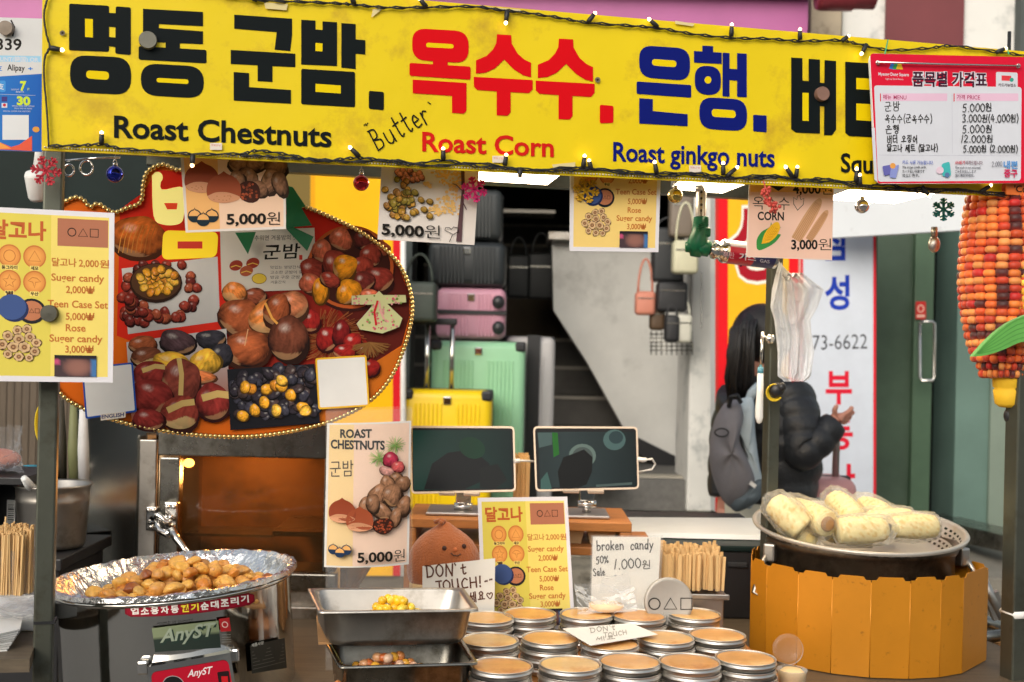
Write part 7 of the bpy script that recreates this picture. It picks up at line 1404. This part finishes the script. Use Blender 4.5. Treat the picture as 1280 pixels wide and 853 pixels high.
class CanSkin:
    n = Vector((0, -1, 0))
    def pt(s, px, py, off=0):
        d_ = ray(px, py); ax = d.normalized(); w0 = C0 - g0; dp = d_ - ax * d_.dot(ax); wp = w0 - ax * w0.dot(ax); A = dp.dot(dp); B = 2 * dp.dot(wp); Cc = wp.dot(wp) - (rg + .0006 + off) ** 2; D_ = max(0, B * B - 4 * A * Cc); t = (-B - math.sqrt(D_)) / (2 * A); return C0 + d_ * t
cv = Canvas(CanSkin()); cv.text('부탄', 904, 322, 918, 324, 8, srgb(226, 180, 190), .01); cv.text('가스', 924, 325, 945, 327.5, 9, srgb(236, 226, 236), .02); cv.stroke([(926, 333), (929, 322), (936, 315), (944, 313)], 2, srgb(40, 40, 70)); cv.text('GAS', 950, 328, 962, 329.5, 4, srgb(206, 206, 226), .02); cv.finish(ge)
# kitchen lighter
pl_ = 2.12; e = thing('gas_lighter', 'long white kitchen lighter hanging on the middle post', 'lighter', at(948, 528, pl_)); p = lambda x, y: at(x, y, pl_)
m = MB(); m.tube([p(953, 415), p(952, 440), p(951, 460)], .0032, 10); m.build('barrel', 'steel', e); m = MB(); m.tube([p(951, 459), p(950.5, 468)], [.0052, .0056], 12); m.build('collar', pm('lighter_blue', srgb(96, 160, 180), .4), e); m = MB(); m.tube([p(950.5, 467), p(950, 490), p(949, 510), p(949, 522), p(949, 528), p(949, 530)], [.0056, .0062, .0072, .0072, .005, .001], 14); m.build('grip', 'white_glossy', e)
m = MB(); c = at(963, 424, 2.12); m.ball(c, (.009, .006, .009)); m.tube([c, at(953, 420, 2.12)], .0025, 6); tag(m.build('hook', 'chrome'), 'chrome hook holding the kitchen lighter on the middle post', 'hook')
m = MB()
for k in range(6): m.tube([at(968 + (7 + .6 * k) * math.cos(t), 491 + (8 + .5 * k) * math.sin(t), 2.115 - .002 * k) for t in [.6 + i * .3 for i in range(17)]], .0012, 6)
tag(m.build('rubber_bands', pm('band_yellow', srgb(226, 190, 30), .5)), 'cluster of yellow rubber bands on a knob of the middle post', 'rubber bands'); m = MB(); m.ball(at(971, 488, 2.11), (.014, .01, .014)); m.ball(at(977, 484, 2.105), (.008, .008, .009)); tag(m.build('post_knob', 'black'), 'black clamp knob on the middle post', 'knob')
# hanging clear bags
e = thing('plastic_bags', 'pack of thin clear plastic bags hanging from the middle post', 'bags', at(995, 478, 2.1)); fb = clear('bag_film', (.90, .92, .95, 1), .6, .3, .7, 30)
def sheet(pxs, Y, amp, seed, n=22):
    rd = random.Random(seed); rows_ = len(pxs); vs_ = []; w_ = n + 1; dense = []
    for j in range(rows_ - 1):
        for k in range(5): t = k / 5; dense.append(tuple(pxs[j][i] * (1 - t) + pxs[j + 1][i] * t for i in range(3)))
    dense.append(pxs[-1]); m = MB()
    for j, (y, xa, xb) in enumerate(dense):
        for i in range(w_): u = i / n; fold = math.sin(u * 13 + seed + .12 * j) * .6 + math.sin(u * 29 + seed * 2 + .05 * j) * .4; vs_.append(at(xa + (xb - xa) * u, y + (12 * u if j < 4 else 0) + rd.uniform(-.4, .4), Y + amp * fold * min(1, .3 + j / len(dense))))
    m.add(vs_, [[j * w_ + i, j * w_ + i + 1, (j + 1) * w_ + i + 1, (j + 1) * w_ + i] for j in range(len(dense) - 1) for i in range(n)], 0, None, True); return m
sheet([(327, 974, 984), (345, 969, 1008), (362, 965, 1030), (384, 963, 1022), (402, 968, 1012), (440, 972, 1018), (470, 972, 1014), (477, 980, 1006)], 2.09, .009, 1).build('bag_layer', fb, e); sheet([(328, 977, 981), (350, 972, 990), (384, 964, 996), (420, 974, 1000), (466, 972, 998), (472, 978, 994)], 2.085, .007, 4).build('bag_layer', fb, e); sheet([(330, 977, 984), (360, 984, 1010), (410, 984, 1014), (455, 988, 1014), (475, 990, 1012)], 2.10, .008, 8).build('bag_layer', fb, e)

# ---------------------------------------------------------------- giant corn plush at the right
Yc = 1.99
def big_corn(lab, xc_, ytop, ybot, rpx, Y, base, burnt, seed, lean=0):
    rd = random.Random(seed); c = at(xc_, ybot, Y); H = (ybot - ytop) / F * Y; r = rpx / F * Y; e = thing('corn_plush', lab, 'corn plush', c); NR, NA = int(H / .0125), 22; m = MB(); core = MB()
    def rad(t): return r * (math.sin(math.pi * (.5 * min(1, t / .55) * .72 + .14)) ** .9 if t < .55 else 1.0 * (1 - .18 * ((t - .55) / .45) ** 2)) * (1 if t > .06 else .86)
    core.lathe([(rad(i / 20) * .93, H * i / 20) for i in range(21)], c, 32); core.build('cob_core', pm('corn_core', srgb(150, 60, 20), .8), e); cells = {}
    for i in range(NR):
        for k in range(NA):
            t = (i + .5) / NR; q = 2 * math.pi * (k + .08 * math.sin(i * .8)) / NA; rr = rad(t); n_ = Vector((math.cos(q), math.sin(q), 0)); col = jit(base[rd.randrange(len(base))], .2)
            if burnt and (rd.random() < .03 or (k == 15 + (t > .55) and .25 < t < .97 and rd.random() < .6) or (t < .35 and rd.random() < .08)): col = jit(srgb(74, 22, 18), .4)
            if burnt and rd.random() < .07: col = jit(srgb(196, 30, 24), .2)
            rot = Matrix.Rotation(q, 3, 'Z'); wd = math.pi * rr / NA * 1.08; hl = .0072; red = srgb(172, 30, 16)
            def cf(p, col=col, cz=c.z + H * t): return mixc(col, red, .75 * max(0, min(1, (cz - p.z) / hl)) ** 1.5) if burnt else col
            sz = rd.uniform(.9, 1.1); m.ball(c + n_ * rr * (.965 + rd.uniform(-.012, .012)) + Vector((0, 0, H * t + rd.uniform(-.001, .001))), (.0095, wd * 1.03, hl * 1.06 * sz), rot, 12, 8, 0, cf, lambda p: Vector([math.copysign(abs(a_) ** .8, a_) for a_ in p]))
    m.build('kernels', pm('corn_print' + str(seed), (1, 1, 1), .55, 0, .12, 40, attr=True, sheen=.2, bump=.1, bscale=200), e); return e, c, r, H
OR = [srgb(226, 100, 30), srgb(234, 124, 44), srgb(210, 78, 24), srgb(230, 146, 72), srgb(198, 58, 22)]
e, c, r, H = big_corn('giant roasted corn plush with orange red and charred kernels hanging at the right', 1252, 236, 472, 50, Yc, OR, True, 3)
m = MB(); r2 = 18.5 / F * Yc; cb = at(1260, 510, Yc); ct = at(1254, 470, Yc); dz = ct.z - cb.z; m.lathe([(0, 0), (r2 * .55, .001), (r2 * .85, .007), (r2 * .98, dz * .55), (r2 * .86, dz * .6), (r2 * 1.0, dz * .66), (r2 * 1.05, dz), (r2, dz + .03)], cb, 32); m.build('stalk', pm('felt_yellow', srgb(240, 190, 40), .75, 0, .08, 30, bump=.15, bscale=90), e)
m = MB(); pts = [(1216, 446), (1232, 428), (1252, 410), (1275, 397), (1300, 392), (1300, 424), (1276, 428), (1255, 437), (1234, 444)]; lp_ = Plane(1250, 420, Yc - r - .03, 10); sm_ = smooth(pts + [pts[0]])[:-1]
front = [lp_.pt(*p) for p in sm_]; cen = [lp_.pt(1216 + 84 * t, 446 - 37 * t, .014 * math.sin(math.pi * min(1, t + .08))) for t in (.05, .3, .55, .8, 1)]
m.slab(front, -lp_.n * .010); m.build('leaf', 'leaf_felt', e); cv = Canvas(lp_, .0006)
for k in range(5): cv.stroke(smooth([(1222, 442.5 - .3 * k), (1245, 434 - 4.4 * k + 3), (1272, 424 - 6 * k), (1299, 419 - 6 * k)]), .8, srgb(70, 140, 56), let=False)
cv.finish(e, 'paint', 'vein')
big_corn('second yellow corn plush half hidden at the right edge of the picture', 1296, 300, 420, 26, Yc - .05, [srgb(246, 200, 70), srgb(240, 180, 40)], False, 5)
m = MB(); m.tube([at(1264, 512, Yc), at(1266, 560, Yc + .0)], .003, 6); m.ball(at(1262, 520, Yc), (.010, .010, .014)); m.ball(at(1265, 530, Yc), (.007, .008, .012)); tag(m.build('clamp', 'black'), 'black clamp and cord below the giant corn plush', 'clamp')
# hooks carrying the plush corn
m = MB(); m.tube([Vector((c.x, c.y, c.z + H - .01)), Vector((c.x, c.y, 2.05))], .003, 6); tag(m.build('cord', 'rubber'), 'black cord from which the giant corn plush hangs', 'cord')
# ================================================================= THE WOMAN WITH THE BACKPACK
def skin(name, pts, edges, mat, parent, lv=2):
    """pts: list of (x, y, z, rx, ry) in world; first is the root"""
    o0 = parent_loc(parent); me = bpy.data.meshes.new(name); me.from_pydata([Vector(p[:3]) - o0 for p in pts], edges, []); o = bpy.data.objects.new(name, me); COL.objects.link(o); o.parent = parent
    md = o.modifiers.new('skin', 'SKIN'); md.use_smooth_shade = True
    for i, p in enumerate(pts): sv = me.skin_vertices[0].data[i]; sv.radius = (p[3], p[4] if len(p) > 4 else p[3]); sv.use_root = (i == 0)
    s2 = o.modifiers.new('sub', 'SUBSURF'); s2.levels = s2.render_levels = lv; me.materials.append(M[mat] if isinstance(mat, str) else mat); return o
YP = 3.75
P3 = lambda x, y, dy=0: tuple(at(x, y, YP + dy))
foot = at(950, 640, YP); pe = thing('person', 'woman in black puffer jacket with long dark ponytail, seen from behind', 'person', (foot.x, YP, 0)); pe['category'] = 'person'
hx, hz = foot.x, 0
pel = Vector(at(968, 648, YP)); 
pts = [tuple(pel) + (.13, .10), P3(966, 590) + (.12, .09), P3(965, 535) + (.14, .10), P3(962, 497) + (.10, .08), P3(950, 478) + (.050, .050), P3(945, 458, .02) + (.055, .06), P3(943, 432, .03) + (.088, .095), P3(944, 412, .03) + (.075, .085),
       P3(1000, 508, -.06) + (.05,), P3(1002, 566, -.12) + (.042,), P3(1034, 538, -.13) + (.028,), P3(1043, 525, -.125) + (.024, .018), P3(1050, 520, -.13) + (.026, .014),      # 8.. right arm
       P3(1055, 519, -.135) + (.009,), P3(1062, 514, -.14) + (.008,), P3(1066, 508, -.14) + (.007,),            # index
       P3(1055, 522, -.125) + (.009,), P3(1062, 519, -.12) + (.008,), P3(1068, 514, -.12) + (.0065,),           # middle
       P3(1053, 525, -.12) + (.009,), P3(1060, 525, -.11) + (.0075,), P3(1064, 519, -.11) + (.006,),            # ring
       P3(1050, 527, -.12) + (.008,), P3(1056, 529, -.11) + (.007,), P3(1060, 525, -.11) + (.0055,),            # little
       P3(1044, 519, -.14) + (.010,), P3(1043, 512, -.15) + (.0085,), P3(1047, 506, -.15) + (.007,),            # thumb
       P3(925, 512, .10) + (.05,), P3(912, 565, .16) + (.042,), P3(906, 622, .14) + (.026,), P3(906, 635, .14) + (.03, .018), P3(905, 645, .13) + (.03, .016),   # 28.. left arm
       P3(899, 650, .13) + (.008,), P3(895, 660, .13) + (.007,), P3(903, 652, .12) + (.008,), P3(900, 664, .12) + (.007,), P3(908, 652, .12) + (.008,), P3(907, 665, .12) + (.007,), P3(912, 650, .12) + (.008,), P3(913, 661, .12) + (.007,), P3(913, 638, .12) + (.009,), P3(918, 647, .11) + (.008,)]
hipR, hipL = pel + Vector((.07, -.05, -.06)), pel + Vector((-.06, .06, -.06))
b0 = len(pts); pts += [tuple(hipR) + (.085,), (hipR.x + .02, hipR.y, .47, .06), (hipR.x + .0, hipR.y, .08, .042), (hipR.x + .1, hipR.y + .06, .035, .035), tuple(hipL) + (.085,), (hipL.x + .0, hipL.y, .47, .06), (hipL.x - .02, hipL.y, .08, .042), (hipL.x + .08, hipL.y + .06, .035, .035)]
ed = [(0, 1), (1, 2), (2, 3), (3, 4), (4, 5), (5, 6), (6, 7), (3, 8), (8, 9), (9, 10), (10, 11), (11, 12), (12, 13), (13, 14), (14, 15), (12, 16), (16, 17), (17, 18), (12, 19), (19, 20), (20, 21), (12, 22), (22, 23), (23, 24), (11, 25), (25, 26), (26, 27), (3, 28), (28, 29), (29, 30), (30, 31), (31, 32), (32, 33), (33, 34), (32, 35), (35, 36), (32, 37), (37, 38), (32, 39), (39, 40), (31, 41), (41, 42), (0, b0), (b0, b0 + 1), (b0 + 1, b0 + 2), (b0 + 2, b0 + 3), (0, b0 + 4), (b0 + 4, b0 + 5), (b0 + 5, b0 + 6), (b0 + 6, b0 + 7)]
skin('body', pts, ed, 'skin', pe)
# jacket: quilted rings from alternating radii
def quilt(A, B, n, ra, rb_, k=.12, ry=None):
    o = []
    for i in range(2 * n + 1):
        t = i / (2 * n); p = Vector(A) * (1 - t) + Vector(B) * t; r = ra * (1 - t) + rb_ * t; f = 1 + (k if i % 2 else -k * .55); o.append((p.x, p.y, p.z, r * f, (ry or 1) * r * f))
    return o
def loft(name, rings, mat, parent, seg=28):
    m = MB(); vs_ = []
    for (p, ax, ay, rx, ry) in rings:
        for k in range(seg): q = 2 * math.pi * k / seg; w_ = 1 + .025 * math.sin(3 * q + p.z * 40); vs_.append(p + ax * rx * math.cos(q) * w_ + ay * ry * math.sin(q) * w_)
    n = len(rings); m.add(vs_, [[i * seg + k, i * seg + (k + 1) % seg, (i + 1) * seg + (k + 1) % seg, (i + 1) * seg + k] for i in range(n - 1) for k in range(seg)] + [list(range(seg)), [(n - 1) * seg + k for k in range(seg)]], 0, None, True); o = m.build(name, mat, parent); return o
ax = Vector((.80, -.60, 0)); ay = Vector((.6, .8, 0))     # shoulder axis, facing axis
T0, T1 = Vector(P3(970, 628)), Vector(P3(962, 482)); rings = []; NB = 5
for i in range(6 * NB + 1):
    t = i / (6 * NB); p = T0 * (1 - t) + T1 * t; f = 1 + .05 * abs(math.sin(math.pi * t * NB)) ** .7 - .03; rx = (.125 + .03 * math.sin(math.pi * t * .85)) * (1 if t < .82 else 1 - .62 * ((t - .82) / .18) ** 1.6); ryy = (.13 + .025 * math.sin(math.pi * t)) * (1 if t < .85 else 1 - .45 * ((t - .85) / .15) ** 1.6); rings.append((p, ax, ay, rx * f, ryy * f))
loft('jacket', rings, 'puffer', pe)
def sleeve(P, R_, nb, sd_):
    pts_ = [Vector(p) for p in P]; Ls = [(b - a).length for a, b in zip(pts_, pts_[1:])]; tot = sum(Ls); rings = []; N = 6 * nb
    for i in range(N + 1):
        s_ = tot * i / N; j = 0
        while j < len(Ls) - 1 and s_ > Ls[j]: s_ -= Ls[j]; j += 1
        t = s_ / Ls[j]; p = pts_[j].lerp(pts_[j + 1], min(1, t)); a = (pts_[min(j + 1, len(pts_) - 1)] - pts_[j]).normalized()
        if t > .7 and j < len(Ls) - 1: a = a.lerp((pts_[j + 2] - pts_[j + 1]).normalized(), (t - .7) / .6).normalized()
        elif t < .3 and j > 0: a = a.lerp((pts_[j] - pts_[j - 1]).normalized(), (.3 - t) / .6).normalized()
        x_ = a.cross(Vector((0, 1, .2))).normalized(); y_ = a.cross(x_).normalized(); u = i / N; r = R_[0] * (1 - u) + R_[1] * u; f = 1 + .075 * abs(math.sin(math.pi * u * nb)) ** .7 - .04; rings.append((p, x_, y_, r * f, r * f))
    loft('sleeve', rings, 'puffer', pe, 20)
sleeve([P3(984, 494, -.05), P3(996, 525, -.10), P3(1001, 568, -.14), P3(1022, 552, -.14), P3(1043, 529, -.125)], (.085, .042), 7, 0)
sleeve([P3(932, 498, .08), P3(918, 540, .15), P3(910, 580, .16), P3(906, 622, .14)], (.095, .055), 5, 1)
loft('collar', [(Vector(P3(957, 498)), ax, ay, .12, .10), (Vector(P3(955, 486)), ax, ay, .11, .095), (Vector(P3(953, 474)), ax, ay, .09, .08), (Vector(P3(952, 470)), ax, ay, .07, .065)], 'puffer', pe)
# trousers
loft('trousers', [(pel + Vector((0, 0, .07)), ax, ay, .165, .125), (pel, ax, ay, .17, .13), (pel + Vector((0, 0, -.09)), ax, ay, .165, .13)], 'cream_cloth', pe)
for hp in (hipR, hipL): m = MB(); m.tube([hp + Vector((0, 0, .05)), Vector((hp.x + .02, hp.y, .47)), Vector((hp.x, hp.y, .10))], [.10, .075, .062], 18); m.build('trouser_leg', 'cream_cloth', pe)
for hp in (hipR, hipL): m = MB(); m.ball(Vector((hp.x + .06, hp.y + .03, .045)), (.12, .05, .045), Matrix.Rotation(.6, 3, 'Z')); m.build('shoe', 'black', pe)
# hair: cap, high ponytail falling down the back
m = MB(); hc = Vector(P3(944, 425, .03)); m.ball(hc + Vector((.02, 0, .012)), (.098, .112, .108), None, 26, 16); 
rdh = random.Random(2)
tail = [P3(940, 408, -.06), P3(933, 401, -.09), P3(929, 414, -.12), P3(926, 445, -.13), P3(924, 475, -.12), P3(924, 505, -.11)]
m.tube(tail, [.02, .028, .034, .034, .028, .010], 14)
for i in range(120):
    a, b = rdh.uniform(-1, 1), rdh.uniform(-1, 1); ln = rdh.uniform(.75, 1.08); pp = []
    for j, t_ in enumerate(tail): v = Vector(t_); k = (.3, .75, 1, 1.1, 1.1, .9)[j]; pp.append(v + Vector((a * .03 * k, b * .035 * k, -(ln - 1) * .12 * j / 5)) + Vector((rdh.uniform(-.006, .006), rdh.uniform(-.004, .004), 0)))
    m.tube(pp, [.004, .006, .006, .006, .004, .0012], 5)
m.build('hair', 'hair', pe); m = MB(); m.ball(Vector(P3(931, 410, -.07)), (.02, .02, .022)); m.build('hair_tie', 'black', pe)
fc = hc + Vector((.075, .075, -.01)); m = MB(); m.ball(fc + Vector((.012, .012, -.015)), (.013, .013, .018)); m.build('nose', 'skin', pe)
# backpack (worn): grey outer, pale inner panel, strap
be = thing('backpack', 'grey and pale blue backpack worn on the back of the woman', 'backpack', at(920, 640, YP - .2)); nB = Vector((-.60, -.80, 0)); xB = Vector((.80, -.60, 0))
def padded(name, px, Y, th, mt, amp=.02):
    pl_ = Plane(px[0][0], px[0][1], Y, -18); sm_ = [tuple(p) for p in smooth(px + [px[0]])[:-1]]; cx_ = sum(p[0] for p in sm_) / len(sm_); cy_ = sum(p[1] for p in sm_) / len(sm_); m = MB(); vs_ = []; n = len(sm_); LV = 7
    for j in range(LV + 1):
        k = math.cos(math.pi / 2 * j / LV); z = th * math.sin(math.pi / 2 * j / LV)
        for p in sm_: vs_.append(pl_.pt(cx_ + (p[0] - cx_) * (k * .98 + .02), cy_ + (p[1] - cy_) * (k * .98 + .02), z + amp * .3 * math.sin(p[1] * .09) * math.sin(math.pi / 2 * j / LV)))
    back = [pl_.pt(p[0], p[1], -.05) for p in sm_]; o_ = len(vs_); vs_ += back
    m.add(vs_, [[j * n + i, j * n + (i + 1) % n, (j + 1) * n + (i + 1) % n, (j + 1) * n + i] for j in range(LV) for i in range(n)] + [[i, (i + 1) % n, o_ + (i + 1) % n, o_ + i] for i in range(n)] + [[LV * n + i for i in range(n)]], 0, None, True); return m.build(name, mt, be)
padded('main_pocket', [(905, 505), (922, 500), (930, 520), (925, 550), (938, 580), (944, 605), (932, 628), (914, 635), (899, 618), (888, 585), (887, 555), (893, 525)], YP - .22, .085, 'bag_grey')
padded('side_panel', [(907, 507), (928, 498), (942, 500), (944, 540), (949, 580), (953, 605), (944, 628), (934, 636), (930, 610), (938, 590), (926, 552), (928, 522)], YP - .20, .05, 'bag_pale')
padded('bottom_pocket', [(908, 628), (930, 614), (946, 600), (955, 603), (950, 624), (936, 634), (920, 640)], YP - .23, .05, pm('bag_slate', srgb(92, 104, 112), .75, 0, .1, 14, bump=.2))
m = MB(); m.tube([P3(934, 505, -.2), P3(940, 492, -.22), P3(948, 484, -.2), P3(958, 484, -.12)], [.012, .016, .016, .014], 8); m.tube([P3(948, 610, -.25), P3(958, 590, -.22), P3(960, 560, -.21)], .008, 6); m.build('shoulder_strap', 'bag_pale', be); m = MB(); m.tube([P3(911, 508, -.27), P3(914, 496, -.3), P3(921, 494, -.3), P3(926, 503, -.28)], .007, 8); m.build('grab_handle', 'black', be)
m = MB(); pz = P3(902, 541, -.32); m.tube([Vector(pz) + Vector((.020 * math.cos(t), -.0, .012 * math.sin(t))) for t in [k * math.pi / 8 for k in range(17)]], .0025, 6); m.build('badge', 'black', be)
m = MB(); m.box(P3(941, 606, -.30), (.02, .006, .012), rot=Matrix.Rotation(.6, 3, 'Y')); m.build('tag', 'white', be)
# her pink trolley case
case('suitcase', 'pale pink trolley case with grey pull rod beside the woman', 1013, 600, 1072, 800, YP + .05, .22, srgb(206, 150, 148), guards=False, group=None)
m = MB(); m.tube([at(1044, 602, YP + .15), at(1046, 540, YP + .15), at(1047, 530, YP + .14)], .012, 10); k = m.build('pull_rod', 'steel_dull', [o for o in bpy.data.objects if o.name.startswith('suitcase') and o.get('label', '').startswith('pale pink')][0])
# steel bracket bits on the sign behind her shoulder
